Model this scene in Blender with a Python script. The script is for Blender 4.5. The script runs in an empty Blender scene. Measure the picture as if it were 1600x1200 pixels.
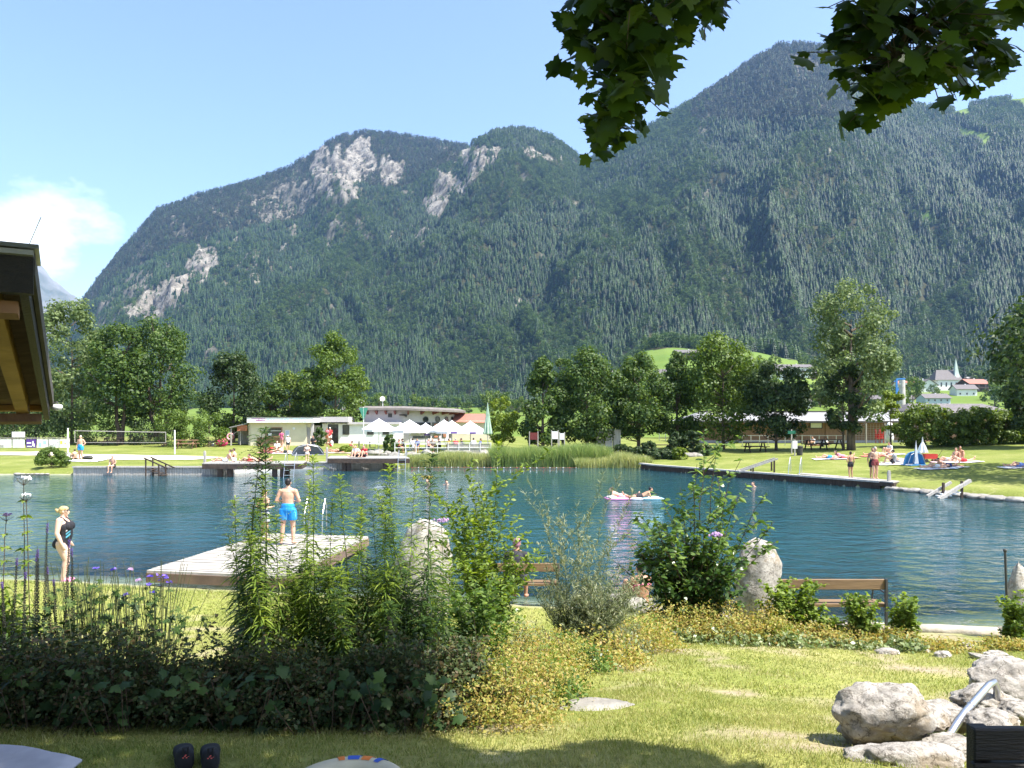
import bpy, bmesh, math, random
import numpy as np
from mathutils import Vector, Matrix
R = math.radians; PI = math.pi
random.seed(7); rng = np.random.default_rng(11)
scene = bpy.context.scene
COL = scene.collection

# ------------------------------------------------------------------ camera, sky, sun, exposure
EYE = 3.5                                      # metres above the lake surface (z = 0)
cd = bpy.data.cameras.new('camera'); cam = bpy.data.objects.new('camera', cd); COL.objects.link(cam)
cam.location = (0, 0, EYE); cam.rotation_euler = (R(90), 0, 0)
cd.lens = 27; cd.sensor_width = 36; cd.shift_y = 55/1600; cd.clip_start = 0.05; cd.clip_end = 20000
scene.camera = cam
SUN_AZ = R(-24)      # measured from +X (right of the camera) towards +Y
SUN_EL = R(58)
SD = Vector((math.cos(SUN_AZ)*math.cos(SUN_EL), math.sin(SUN_AZ)*math.cos(SUN_EL), math.sin(SUN_EL)))
w = bpy.data.worlds.new('World'); scene.world = w; w.use_nodes = True
nt = w.node_tree; nt.nodes.clear()
out = nt.nodes.new('ShaderNodeOutputWorld'); bg = nt.nodes.new('ShaderNodeBackground')
sky = nt.nodes.new('ShaderNodeTexSky'); sky.sky_type = 'NISHITA'; sky.sun_disc = False
sky.sun_elevation = SUN_EL; sky.sun_rotation = math.atan2(SD.x, SD.y)
sky.altitude = 600; sky.air_density = 1.0; sky.dust_density = 2.2; sky.ozone_density = 1.0
bg.inputs['Strength'].default_value = 0.125
# a bank of cumulus low over the valley mouth, made of noise in world directions
tc = nt.nodes.new('ShaderNodeTexCoord'); mp = nt.nodes.new('ShaderNodeMapping')
mp.inputs['Scale'].default_value = (1, 1, 1.8)
nz = nt.nodes.new('ShaderNodeTexNoise'); nz.inputs['Scale'].default_value = 5.0; nz.inputs['Detail'].default_value = 9; nz.inputs['Roughness'].default_value = .55
vd = nt.nodes.new('ShaderNodeVectorMath'); vd.operation = 'DISTANCE'
cv = Vector((-.66, 1, .22)).normalized(); vd.inputs[1].default_value = cv
m1 = nt.nodes.new('ShaderNodeMapRange'); m1.inputs[1].default_value = .0; m1.inputs[2].default_value = .24; m1.inputs[3].default_value = .36; m1.inputs[4].default_value = -.45
ad = nt.nodes.new('ShaderNodeMath'); ad.operation = 'ADD'
m2 = nt.nodes.new('ShaderNodeMapRange'); m2.inputs[1].default_value = .56; m2.inputs[2].default_value = .82
mx = nt.nodes.new('ShaderNodeMix'); mx.data_type = 'RGBA'; mx.inputs[7].default_value = (8.6, 8.8, 9.2, 1)
L = nt.links.new
L(tc.outputs['Generated'], mp.inputs[0]); L(mp.outputs[0], nz.inputs['Vector']); L(tc.outputs['Generated'], vd.inputs[0])
L(vd.outputs['Value'], m1.inputs[0]); L(m1.outputs[0], ad.inputs[0]); L(nz.outputs['Fac'], ad.inputs[1]); L(ad.outputs[0], m2.inputs[0])
L(m2.outputs[0], mx.inputs[0]); L(sky.outputs[0], mx.inputs[6]); L(mx.outputs[2], bg.inputs[0]); L(bg.outputs[0], out.inputs[0])
sl = bpy.data.lights.new('sun', 'SUN'); sl.energy = 4.6; sl.angle = R(.5); sl.color = (1, .96, .88)
so = bpy.data.objects.new('sun', sl); COL.objects.link(so); so.rotation_euler = SD.to_track_quat('Z', 'Y').to_euler()
vs = scene.view_settings; vs.view_transform = 'Standard'; vs.look = 'None'; vs.exposure = 1.48; vs.gamma = 1
scene.cycles.max_bounces = 6; scene.cycles.transparent_max_bounces = 12; scene.cycles.volume_bounces = 0
scene.cycles.use_adaptive_sampling = True

# ------------------------------------------------------------------ helpers
def tag(o, label=None, cat=None, group=None, kind=None):
    if label: o['label'] = label
    if cat: o['category'] = cat
    if group: o['group'] = group
    if kind: o['kind'] = kind
    return o
def empty(name, loc=(0, 0, 0), rz=0, label=None, cat=None, group=None):
    o = bpy.data.objects.new(name, None); COL.objects.link(o); o.location = loc; o.rotation_euler = (0, 0, rz)
    o.empty_display_size = .1
    return tag(o, label, cat, group)
def link(name, me, mat=None, parent=None, smooth=False):
    o = bpy.data.objects.new(name, me); COL.objects.link(o)
    if mat is not None:
        for m in (mat if isinstance(mat, (list, tuple)) else [mat]): me.materials.append(m)
    if smooth:
        me.polygons.foreach_set('use_smooth', [True]*len(me.polygons))
    if parent: o.parent = parent
    return o
def copy_tree(o, parent=None):
    c = o.copy(); COL.objects.link(c); c.parent = parent
    for ch in o.children: copy_tree(ch, c)
    return c
def mesh_np(name, V, F, smooth=False):
    """V (n,3) array, F (m,k) array of equal-sized faces"""
    V = np.asarray(V, dtype=np.float32); F = np.asarray(F, dtype=np.int32)
    me = bpy.data.meshes.new(name); me.vertices.add(len(V)); me.vertices.foreach_set('co', V.ravel())
    k = F.shape[1]; me.loops.add(F.size); me.loops.foreach_set('vertex_index', F.ravel())
    me.polygons.add(len(F)); me.polygons.foreach_set('loop_start', np.arange(0, F.size, k, dtype=np.int32))
    try: me.polygons.foreach_set('loop_total', np.full(len(F), k, dtype=np.int32))
    except Exception: pass
    me.update(calc_edges=True)
    if smooth: me.polygons.foreach_set('use_smooth', np.ones(len(F), dtype=bool))
    return me
class MB:
    """collects simple solids into one mesh"""
    def __init__(s): s.v = []; s.f = []; s.mi = []; s.cur = 0
    def add(s, V, F):
        n = len(s.v); s.v += [tuple(p) for p in V]; s.f += [tuple(i+n for i in f) for f in F]; s.mi += [s.cur]*len(F)
    def box(s, c, d, rz=0, M=None):
        x, y, z = d[0]/2, d[1]/2, d[2]/2
        V = [Vector(p) for p in ((-x,-y,-z),(x,-y,-z),(x,y,-z),(-x,y,-z),(-x,-y,z),(x,-y,z),(x,y,z),(-x,y,z))]
        T = Matrix.Translation(c) @ (M if M is not None else Matrix.Rotation(rz, 4, 'Z'))
        s.add([T @ p for p in V], [(0,3,2,1),(4,5,6,7),(0,1,5,4),(1,2,6,5),(2,3,7,6),(3,0,4,7)])
    def bar(s, a, b, w_, h_=None):
        a = Vector(a); b = Vector(b); d = b-a; h_ = h_ or w_
        s.box((a+b)/2, (w_, h_, d.length), M=d.to_track_quat('Z', 'Y').to_matrix().to_4x4())
    def tube(s, pts, r, n=8, cap=True):
        pts = [Vector(p) for p in pts]; rr = r if isinstance(r, (list, tuple)) else [r]*len(pts)
        V = []; F = []
        for i, p in enumerate(pts):
            d = (pts[min(i+1, len(pts)-1)]-pts[max(i-1, 0)])
            if d.length < 1e-6: d = Vector((0, 0, 1))
            q = d.to_track_quat('Z', 'Y')
            for k in range(n):
                a = 2*PI*k/n; V.append(p + q @ Vector((math.cos(a)*rr[i], math.sin(a)*rr[i], 0)))
        for i in range(len(pts)-1):
            for k in range(n):
                F.append((i*n+k, i*n+(k+1) % n, (i+1)*n+(k+1) % n, (i+1)*n+k))
        if cap: F.append(tuple(range(n-1, -1, -1))); F.append(tuple((len(pts)-1)*n+k for k in range(n)))
        s.add(V, F)
    def lathe(s, prof, n=16, c=(0, 0, 0)):
        V = []; F = []
        for (r, z) in prof:
            for k in range(n):
                a = 2*PI*k/n; V.append((c[0]+r*math.cos(a), c[1]+r*math.sin(a), c[2]+z))
        for i in range(len(prof)-1):
            for k in range(n): F.append((i*n+k, i*n+(k+1) % n, (i+1)*n+(k+1) % n, (i+1)*n+k))
        s.add(V, F)
    def ell(s, c, r, n=10, m=7, M=None):
        V = []; F = []; c = Vector(c)
        for i in range(m+1):
            t = PI*i/m
            for k in range(n):
                a = 2*PI*k/n; p = Vector((r[0]*math.sin(t)*math.cos(a), r[1]*math.sin(t)*math.sin(a), r[2]*math.cos(t)))
                V.append(c + (M @ p if M is not None else p))
        for i in range(m):
            for k in range(n): F.append((i*n+k, (i+1)*n+k, (i+1)*n+(k+1) % n, i*n+(k+1) % n))
        s.add(V, F)
    def prism(s, poly, z0, z1):
        n = len(poly); V = [(x, y, z0) for x, y in poly]+[(x, y, z1) for x, y in poly]
        s.add(V, [tuple(range(n-1, -1, -1)), tuple(range(n, 2*n))]+[(i, (i+1) % n, n+(i+1) % n, n+i) for i in range(n)])
    def mesh(s, name):
        me = bpy.data.meshes.new(name); me.from_pydata(s.v, [], s.f); me.update()
        if any(s.mi): me.polygons.foreach_set('material_index', s.mi)
        return me
    def build(s, name, mat, parent=None, smooth=False, bevel=0):
        me = s.mesh(name)
        if bevel:
            bm = bmesh.new(); bm.from_mesh(me)
            bmesh.ops.bevel(bm, geom=[e for e in bm.edges if len(e.link_faces) == 2 and e.calc_face_angle(0) > .6], offset=bevel, segments=1, affect='EDGES', clamp_overlap=True)
            bm.to_mesh(me); bm.free()
        return link(name, me, mat, parent, smooth)
def X(px, Y): return (px-800)/1200*Y
def Z(py, Y): return EYE-(py-655)/1200*Y

# ------------------------------------------------------------------ materials
def nodes_of(name):
    m = bpy.data.materials.new(name); m.use_nodes = True; t = m.node_tree
    return m, t, t.nodes['Principled BSDF']
def N(t, kind, **kw):
    n = t.nodes.new(kind)
    for k, v in kw.items(): setattr(n, k, v)
    return n
def ramp(t, stops):
    r = t.nodes.new('ShaderNodeValToRGB'); e = r.color_ramp.elements
    while len(e) < len(stops): e.new(.5)
    for i, (p, c) in enumerate(stops): e[i].position = p; e[i].color = (*c, 1)
    return r
def mat(name, c1, c2=None, scale=6, rough=.7, bump=0, bscale=None, metal=0, stretch=(1, 1, 1), spec=.4, detail=4, coord='Object', trans=0):
    m, t, b = nodes_of(name); c2 = c2 or tuple(x*.8 for x in c1)
    tc = N(t, 'ShaderNodeTexCoord'); mp = N(t, 'ShaderNodeMapping'); mp.inputs['Scale'].default_value = stretch
    t.links.new(tc.outputs[coord], mp.inputs[0])
    n = N(t, 'ShaderNodeTexNoise'); n.inputs['Scale'].default_value = scale; n.inputs['Detail'].default_value = detail; n.inputs['Roughness'].default_value = .6
    t.links.new(mp.outputs[0], n.inputs['Vector'])
    r = ramp(t, [(.35, c2), (.65, c1)]); t.links.new(n.outputs['Fac'], r.inputs[0]); t.links.new(r.outputs[0], b.inputs['Base Color'])
    b.inputs['Roughness'].default_value = rough; b.inputs['Metallic'].default_value = metal; b.inputs['Specular IOR Level'].default_value = spec
    if trans: b.inputs['Subsurface Weight'].default_value = trans; b.inputs['Subsurface Radius'].default_value = (.05, .03, .02); b.inputs['Subsurface Scale'].default_value = .3
    if bump:
        n2 = N(t, 'ShaderNodeTexNoise'); n2.inputs['Scale'].default_value = bscale or scale*4; n2.inputs['Detail'].default_value = 6
        t.links.new(mp.outputs[0], n2.inputs['Vector'])
        bp = N(t, 'ShaderNodeBump'); bp.inputs['Strength'].default_value = min(1, bump); bp.inputs['Distance'].default_value = .02*max(1, bump)
        t.links.new(n2.outputs['Fac'], bp.inputs['Height']); t.links.new(bp.outputs[0], b.inputs['Normal'])
    return m
def leaf_mat(name, cols, transl=.35, rough=.55, island=True, noise=.6, nscale=.8, objrand=False):
    """foliage: per-leaf random colour, large-scale clump tint, light passing through"""
    m, t, b = nodes_of(name)
    g = N(t, 'ShaderNodeNewGeometry'); tc = N(t, 'ShaderNodeTexCoord')
    n = N(t, 'ShaderNodeTexNoise'); n.inputs['Scale'].default_value = nscale; n.inputs['Detail'].default_value = 3
    t.links.new(tc.outputs['Object'], n.inputs['Vector'])
    a = N(t, 'ShaderNodeMath', operation='MULTIPLY_ADD'); a.inputs[1].default_value = noise; 
    t.links.new(n.outputs['Fac'], a.inputs[0])
    m0 = N(t, 'ShaderNodeMath', operation='MULTIPLY'); m0.inputs[1].default_value = 1-noise
    if objrand:
        oi = N(t, 'ShaderNodeObjectInfo'); t.links.new(oi.outputs['Random'], m0.inputs[0])
    else: t.links.new(g.outputs['Random Per Island'], m0.inputs[0])
    t.links.new(m0.outputs[0], a.inputs[2])
    k = len(cols); r = ramp(t, [(.22+.56*i/max(1, k-1), c) for i, c in enumerate(cols)]); t.links.new(a.outputs[0], r.inputs[0])
    t.links.new(r.outputs[0], b.inputs['Base Color']); b.inputs['Roughness'].default_value = rough; b.inputs['Specular IOR Level'].default_value = .35
    if transl:
        tr = N(t, 'ShaderNodeBsdfTranslucent'); mxs = N(t, 'ShaderNodeMixShader'); mxs.inputs[0].default_value = transl
        hs = N(t, 'ShaderNodeHueSaturation'); hs.inputs['Hue'].default_value = .485; hs.inputs['Saturation'].default_value = 1.15; hs.inputs['Value'].default_value = 1.6
        t.links.new(r.outputs[0], hs.inputs['Color']); t.links.new(hs.outputs[0], tr.inputs['Color'])
        t.links.new(b.outputs[0], mxs.inputs[1]); t.links.new(tr.outputs[0], mxs.inputs[2])
        t.links.new(mxs.outputs[0], t.nodes['Material Output'].inputs['Surface'])
    return m
# value noise on numpy arrays
_T = rng.random((256, 256))
def vnoise(x, y):
    xi = np.floor(x).astype(int); yi = np.floor(y).astype(int); fx = x-xi; fy = y-yi
    fx = fx*fx*(3-2*fx); fy = fy*fy*(3-2*fy)
    a = _T[xi & 255, yi & 255]; b = _T[(xi+1) & 255, yi & 255]; c = _T[xi & 255, (yi+1) & 255]; d = _T[(xi+1) & 255, (yi+1) & 255]
    return (a*(1-fx)+b*fx)*(1-fy)+(c*(1-fx)+d*fx)*fy
def fbm(x, y, o=4, g=.5):
    s = 0; a = 1; n = 0
    for i in range(o): s = s+a*vnoise(x*2**i+17.3*i, y*2**i+5.1*i); n += a; a *= g
    return s/n
# ------------------------------------------------------------------ terrain: lake basin, lawns, valley, mountains
LAKE = [(-60,24),(-30,17.5),(-11.2,16.8),(-9,16.4),(-4.5,15.4),(.6,14.3),(2.3,14),(4.4,13.2),(6.5,12.65),(7.85,12.5),(11,12.7),(16,14),(22,18),(25,24),(21.6,32.3),(18.8,38.5),(9.7,53),(8.5,57),(-8,57.5),(-8.2,54.6),(-16,54),(-18.5,48.3),(-27.6,48.3),(-60,49)]
def lake_sd(x, y):
    x = np.asarray(x, float); y = np.asarray(y, float); d = np.full(x.shape, 1e9); ins = np.zeros(x.shape, bool)
    n = len(LAKE)
    for i in range(n):
        x0, y0 = LAKE[i]; x1, y1 = LAKE[(i+1) % n]; dx = x1-x0; dy = y1-y0
        t = np.clip(((x-x0)*dx+(y-y0)*dy)/(dx*dx+dy*dy), 0, 1)
        d = np.minimum(d, np.hypot(x-x0-t*dx, y-y0-t*dy))
        c = ((y0 > y) != (y1 > y)); xx = x0+(y-y0)*dx/(dy if abs(dy) > 1e-9 else 1e-9); ins ^= (c & (x < xx))
    return np.where(ins, -d, d)
def smooth(a, b, t): t = np.clip((t-a)/(b-a), 0, 1); return t*t*(3-2*t)
def near_h(x, y):
    x = np.asarray(x, float); y = np.asarray(y, float); s = lake_sd(x, y); far = smooth(20, 28, y)
    P = np.where(y < 4, 1.75+.0*y, 1.75-.2*(y-4)); P = np.maximum(P, .12); P = np.minimum(P, 1.75)
    hn = np.minimum(P, .03+.12*np.maximum(s, 0)+.006*np.maximum(s, 0)**2); hn = hn-.02*np.exp(-((s-.6)/.5)**2)
    wall = smooth(-28.5, -27.4, x)*(1-smooth(18.4, 20.5, x))
    rise = np.where(x > 10, np.minimum(.045*s, 1.35), np.minimum(.026*s, .85))
    rise = np.where(x > 10, rise*(1-.55*smooth(63, 80, y)), rise)
    hf = np.where(s > 0, np.minimum(.30+.0*s, .05+.3*s)*(1-wall)+.33*wall+rise, 0)
    h = hn*(1-far)+hf*far
    bed = np.maximum(-.14*(-s)-.04*s*s*.3, -2.6)*(1-far)+np.maximum(-.25+.55*s, -2.6)*far
    h = np.where(s > .0, h, bed)
    h = h+(fbm(x*.8, y*.8, 3)-.5)*.05*np.where(s > 1, 1, 0)
    return h
# layers of hills: (ridge distance, foot distance, [(px, py) skyline])
LAYERS = [
 (3000, 1350, [(-400,620),(0,600),(60,560),(95,520),(128,472),(150,440),(180,402),(210,368),(245,328),(290,311),(340,296),(400,281),(450,263),(480,246),(505,226),(530,214),(570,208),(600,208),(640,214),(690,223),(730,228),(800,300),(1000,560),(1200,640)]),
 (2600, 1150, [(-400,640),(60,600),(150,545),(205,505),(250,487),(300,452),(345,415),(395,392),(450,372),(500,345),(560,322),(620,292),(660,262),(705,235),(760,260),(900,420),(1200,640)]),
 (2450, 1050, [(-400,645),(300,600),(430,520),(540,455),(600,425),(640,385),(668,338),(690,300),(712,262),(738,225),(770,208),(800,202),(830,204),(860,214),(880,227),(915,255),(960,300),(1100,440),(1400,640)]),
 (2350, 900, [(-400,648),(500,640),(640,590),(720,520),(780,430),(840,350),(880,300),(912,254),(940,241),(970,227),(1010,202),(1060,172),(1110,141),(1150,113),(1190,86),(1215,74),(1250,69),(1285,73),(1310,91),(1340,119),(1370,141),(1400,156),(1450,166),(1490,170),(1530,162),(1570,155),(1600,150),(1700,150),(2000,200),(2400,300)]),
]
FOOT = (820, 210, [(-400,640),(800,640),(900,632),(950,606),(985,566),(1010,548),(1040,543),(1080,545),(1130,548),(1180,550),(1240,562),(1290,582),(1330,592),(1400,598),(1500,598),(1600,594),(2400,590)])
def layer_z(L_, u, D, gull=0):
    Dr, D0, tb = L_; px = u*1200+800; py = np.interp(px, [p[0] for p in tb], [p[1] for p in tb])
    zr = (655-py)/1200*Dr+EYE; t = (D-D0)/(Dr-D0)
    s = np.where(t > 0, np.clip(t, 0, 1)**1.12, 0)
    return np.where(D <= Dr, zr*s, zr-(D-Dr)*.55), t
def far_h(u, D):
    u = np.asarray(u, float); D = np.asarray(D, float); x = u*D
    z = np.full(u.shape, 1.2); g = np.zeros(u.shape)
    for i, L_ in enumerate(LAYERS):
        zl, t = layer_z(L_, u, D)
        rid = 1-np.abs(2*fbm(u*9+i*7+D*.0011, D*.0016+i*3, 4)-1)
        rid2 = fbm(x*.017+i*5, D*.017+i, 4)
        zl = zl+np.where(t > 0, np.clip(np.sin(np.clip(t, 0, 1)*PI), 0, 1)*((rid-.7)*150+(rid2-.5)*60), 0)+np.where(t > .9, (rid2-.5)*16, 0)
        z = np.maximum(z, zl)
    Dr, D0, tb = FOOT; zf, t = layer_z(FOOT, u, np.minimum(D, Dr))
    zf = 1.2+np.maximum(zf, 0)*1.0+(fbm(x*.02, D*.02, 3)-.5)*4*smooth(0, .4, t)
    return np.maximum(z, zf)
def ground(x, y):
    if y < 104: return float(near_h(np.array([x]), np.array([y]))[0])
    return float(far_h(np.array([x/y]), np.array([y]))[0])
def gp(px, py, ymin=4, ymax=900):
    """where the sight line through a picture point meets the terrain"""
    u = (px-800)/1200; D = np.concatenate([np.arange(ymin, 104, .05), np.arange(104, ymax, .5)]); z = EYE-(py-655)/1200*D
    h = np.where(D < 104, near_h(u*D, D), far_h(np.full(D.shape, u), D)); h = np.maximum(h, 0)
    i = int(np.argmax(z <= h)); 
    if z[i] > h[i]: i = len(D)-1
    return Vector((u*D[i], D[i], h[i]))
# near ground sheet
def axis(a, b, fine0, fine1, f, c):
    L0 = list(np.arange(a, fine0, c))+list(np.arange(fine0, fine1, f))+list(np.arange(fine1, b+c, c)); return np.array(L0)
xs = np.concatenate([np.arange(-90, -34, 1.), np.arange(-34, -12, .4), np.arange(-12, 12, .2), np.arange(12, 28, .4), np.arange(28, 91, 1.)])
ys = np.concatenate([np.arange(-12, 3, 1.), np.arange(3, 18, .2), np.arange(18, 30, .5), np.arange(30, 66, .35), np.arange(66, 110, 1.)])
GX, GY = np.meshgrid(xs, ys); GZ = near_h(GX, GY); nx, ny = len(xs), len(ys)
edge = (GY > 103); GZ = np.where(edge, 1.1-.05*(GY-103), GZ)
def grid_faces(nx, ny):
    i = np.arange(nx-1)[None, :]+np.arange(ny-1)[:, None]*nx; i = i.ravel(); return np.stack([i, i+1, i+1+nx, i+nx], 1)
# grass / bed material
def ground_material():
    m, t, b = nodes_of('lawn'); Lk = t.links.new
    g = N(t, 'ShaderNodeNewGeometry'); sp = N(t, 'ShaderNodeSeparateXYZ'); Lk(g.outputs['Position'], sp.inputs[0])
    def noise(sc, det=4, ro=.6):
        n = N(t, 'ShaderNodeTexNoise'); n.inputs['Scale'].default_value = sc; n.inputs['Detail'].default_value = det; n.inputs['Roughness'].default_value = ro
        Lk(g.outputs['Position'], n.inputs['Vector']); return n
    n1 = noise(.35, 5); n2 = noise(14, 6, .7); n3 = noise(1.6, 4)
    gr = ramp(t, [(.3, (.18, .215, .05)), (.5, (.26, .28, .08)), (.68, (.35, .34, .13))]); Lk(n1.outputs['Fac'], gr.inputs[0])
    fine = ramp(t, [(.3, (.50, .52, .42)), (.7, (1.15, 1.12, 1.0))]); Lk(n2.outputs['Fac'], fine.inputs[0])
    mu = N(t, 'ShaderNodeMix', data_type='RGBA', blend_type='MULTIPLY'); mu.inputs[0].default_value = 1; Lk(gr.outputs[0], mu.inputs[6]); Lk(fine.outputs[0], mu.inputs[7])
    # worn, dry patches
    dry = N(t, 'ShaderNodeMapRange'); dry.inputs[1].default_value = .60; dry.inputs[2].default_value = .70; Lk(n3.outputs['Fac'], dry.inputs[0])
    mxd = N(t, 'ShaderNodeMix', data_type='RGBA'); mxd.inputs[7].default_value = (.46, .40, .22, 1)
    dm = N(t, 'ShaderNodeMath', operation='MULTIPLY'); dm.inputs[1].default_value = .5; Lk(dry.outputs[0], dm.inputs[0]); Lk(dm.outputs[0], mxd.inputs[0]); Lk(mu.outputs[2], mxd.inputs[6])
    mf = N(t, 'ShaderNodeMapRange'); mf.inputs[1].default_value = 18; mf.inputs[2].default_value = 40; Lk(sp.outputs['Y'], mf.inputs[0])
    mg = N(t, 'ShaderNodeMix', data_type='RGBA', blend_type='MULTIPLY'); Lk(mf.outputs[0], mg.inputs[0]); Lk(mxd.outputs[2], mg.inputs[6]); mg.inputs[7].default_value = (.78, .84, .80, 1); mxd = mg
    ab = N(t, 'ShaderNodeAttribute', attribute_name='bare'); so_ = ramp(t, [(.3, (.22, .17, .11)), (.7, (.40, .33, .23))]); Lk(n2.outputs['Fac'], so_.inputs[0]); mb_ = N(t, 'ShaderNodeMix', data_type='RGBA'); Lk(ab.outputs['Fac'], mb_.inputs[0]); Lk(mg.outputs[2], mb_.inputs[6]); Lk(so_.outputs[0], mb_.inputs[7]); mxd = mb_
    # lake bed below the waterline: pale silt, deeper green-blue
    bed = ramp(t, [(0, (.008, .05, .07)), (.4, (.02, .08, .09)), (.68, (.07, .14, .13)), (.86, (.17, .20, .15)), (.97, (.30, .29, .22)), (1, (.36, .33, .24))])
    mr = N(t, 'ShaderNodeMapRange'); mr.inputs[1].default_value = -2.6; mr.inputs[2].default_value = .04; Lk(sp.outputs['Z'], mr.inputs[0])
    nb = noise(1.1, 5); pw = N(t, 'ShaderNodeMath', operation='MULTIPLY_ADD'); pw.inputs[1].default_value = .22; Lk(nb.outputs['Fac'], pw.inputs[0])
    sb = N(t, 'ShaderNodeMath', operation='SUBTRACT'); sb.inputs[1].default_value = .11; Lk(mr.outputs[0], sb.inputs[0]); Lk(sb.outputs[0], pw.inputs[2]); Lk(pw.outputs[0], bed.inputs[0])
    sw = N(t, 'ShaderNodeMapRange'); sw.inputs[1].default_value = .0; sw.inputs[2].default_value = .07
    nj = N(t, 'ShaderNodeMath', operation='MULTIPLY_ADD'); nj.inputs[1].default_value = .08; Lk(n3.outputs['Fac'], nj.inputs[0]); 
    s2 = N(t, 'ShaderNodeMath', operation='SUBTRACT'); s2.inputs[1].default_value = .04; Lk(sp.outputs['Z'], s2.inputs[0]); Lk(s2.outputs[0], nj.inputs[2]); Lk(nj.outputs[0], sw.inputs[0])
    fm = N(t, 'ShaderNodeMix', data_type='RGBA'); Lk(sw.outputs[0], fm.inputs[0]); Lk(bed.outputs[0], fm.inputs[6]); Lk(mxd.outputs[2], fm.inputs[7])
    Lk(fm.outputs[2], b.inputs['Base Color']); b.inputs['Roughness'].default_value = .9; b.inputs['Specular IOR Level'].default_value = .1
    bp = N(t, 'ShaderNodeBump'); bp.inputs['Strength'].default_value = .6; bp.inputs['Distance'].default_value = .03; Lk(n2.outputs['Fac'], bp.inputs['Height']); Lk(bp.outputs[0], b.inputs['Normal'])
    return m
M_lawn = ground_material()
BARE = [(X(760, 4.7), 4.75, .5, .16), (X(1250, 4.6), 4.55, .55, .25), (X(1010, 9.3), 9.3, .7, .3), (X(1290, 4.3), 4.25, .4, .2), (X(1150, 6.4), 6.4, .35, .2), (X(1450, 8.8), 8.8, .8, .35), (X(690, 4.75), 4.8, .3, .12), (X(1380, 6.3), 6.2, .7, .25)]
def bare_h(x, y):
    b = np.clip((fbm(x*1.7+5, y*1.7, 4)-.64)*9, 0, .7)*(y < 13)*(y > 4.7)
    for cx, cy, a, c in BARE: b = np.maximum(b, np.clip(1.35-np.hypot((x-cx)/a, (y-cy)/c)+(fbm(x*5, y*5, 3)-.5)*1.2, 0, 1))
    return b
gme = mesh_np('ground', np.stack([GX.ravel(), GY.ravel(), GZ.ravel()], 1), grid_faces(nx, ny), True)
ba_ = gme.attributes.new('bare', 'FLOAT', 'POINT'); ba_.data.foreach_set('value', bare_h(GX, GY).ravel().astype(np.float32))
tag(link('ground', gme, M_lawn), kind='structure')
# water surface: a rippled sheet whose murk grows with the depth under it
def water_material():
    m, t, b = nodes_of('lake_water'); Lk = t.links.new; t.nodes.remove(b)
    o = t.nodes['Material Output']; g = N(t, 'ShaderNodeNewGeometry'); mp = N(t, 'ShaderNodeMapping'); mp.inputs['Scale'].default_value = (.42, .62, 1); mp.inputs['Rotation'].default_value = (0, 0, R(6))
    Lk(g.outputs['Position'], mp.inputs[0])
    def nz(sc, det, dist=0):
        n = N(t, 'ShaderNodeTexNoise'); n.inputs['Scale'].default_value = sc; n.inputs['Detail'].default_value = det; n.inputs['Roughness'].default_value = .52; n.inputs['Distortion'].default_value = dist; Lk(mp.outputs[0], n.inputs['Vector']); return n
    a = nz(3.3, 5, .4); c = nz(.3, 3)
    st = N(t, 'ShaderNodeMapRange'); st.inputs[1].default_value = .38; st.inputs[2].default_value = .62; st.inputs[3].default_value = .40; st.inputs[4].default_value = .9; Lk(c.outputs['Fac'], st.inputs[0])
    sy = N(t, 'ShaderNodeSeparateXYZ'); Lk(g.outputs['Position'], sy.inputs[0]); my = N(t, 'ShaderNodeMapRange'); my.inputs[1].default_value = 14; my.inputs[2].default_value = 30; my.inputs[3].default_value = 2.0; my.inputs[4].default_value = .5; Lk(sy.outputs['Y'], my.inputs[0]); mm = N(t, 'ShaderNodeMath', operation='MULTIPLY'); Lk(st.outputs[0], mm.inputs[0]); Lk(my.outputs[0], mm.inputs[1]); st = mm
    bp = N(t, 'ShaderNodeBump'); bp.inputs['Distance'].default_value = .17; Lk(st.outputs[0], bp.inputs['Strength']); Lk(a.outputs['Fac'], bp.inputs['Height'])
    gl = N(t, 'ShaderNodeBsdfGlossy'); gl.inputs['Roughness'].default_value = .04; gl.inputs['Color'].default_value = (.92, .96, 1, 1); Lk(bp.outputs[0], gl.inputs['Normal'])
    tr = N(t, 'ShaderNodeBsdfTransparent'); tr.inputs['Color'].default_value = (.80, .90, .88, 1)
    df = N(t, 'ShaderNodeBsdfDiffuse'); df.inputs['Color'].default_value = (.015, .068, .088, 1); Lk(bp.outputs[0], df.inputs['Normal'])
    at = N(t, 'ShaderNodeAttribute', attribute_name='murk'); mk = N(t, 'ShaderNodeMixShader'); Lk(at.outputs['Fac'], mk.inputs[0]); Lk(tr.outputs[0], mk.inputs[1]); Lk(df.outputs[0], mk.inputs[2])
    fr = N(t, 'ShaderNodeFresnel'); fr.inputs['IOR'].default_value = 1.33; Lk(bp.outputs[0], fr.inputs['Normal'])
    mx = N(t, 'ShaderNodeMixShader'); Lk(fr.outputs[0], mx.inputs[0]); Lk(mk.outputs[0], mx.inputs[1]); Lk(gl.outputs[0], mx.inputs[2]); Lk(mx.outputs[0], o.inputs['Surface'])
    return m
wx = np.arange(-62, 30.1, .5); wy = np.arange(10, 62.1, .5); WX, WY = np.meshgrid(wx, wy)
wme = mesh_np('water', np.stack([WX.ravel(), WY.ravel(), 0*WX.ravel()], 1), grid_faces(len(wx), len(wy)), True)
wd_ = -near_h(WX, WY); mk = np.clip(1-np.exp(-1.25*np.maximum(wd_, 0)), 0, .97)
at_ = wme.attributes.new('murk', 'FLOAT', 'POINT'); at_.data.foreach_set('value', mk.ravel().astype(np.float32))
tag(link('water', wme, water_material()), kind='structure')
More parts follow.
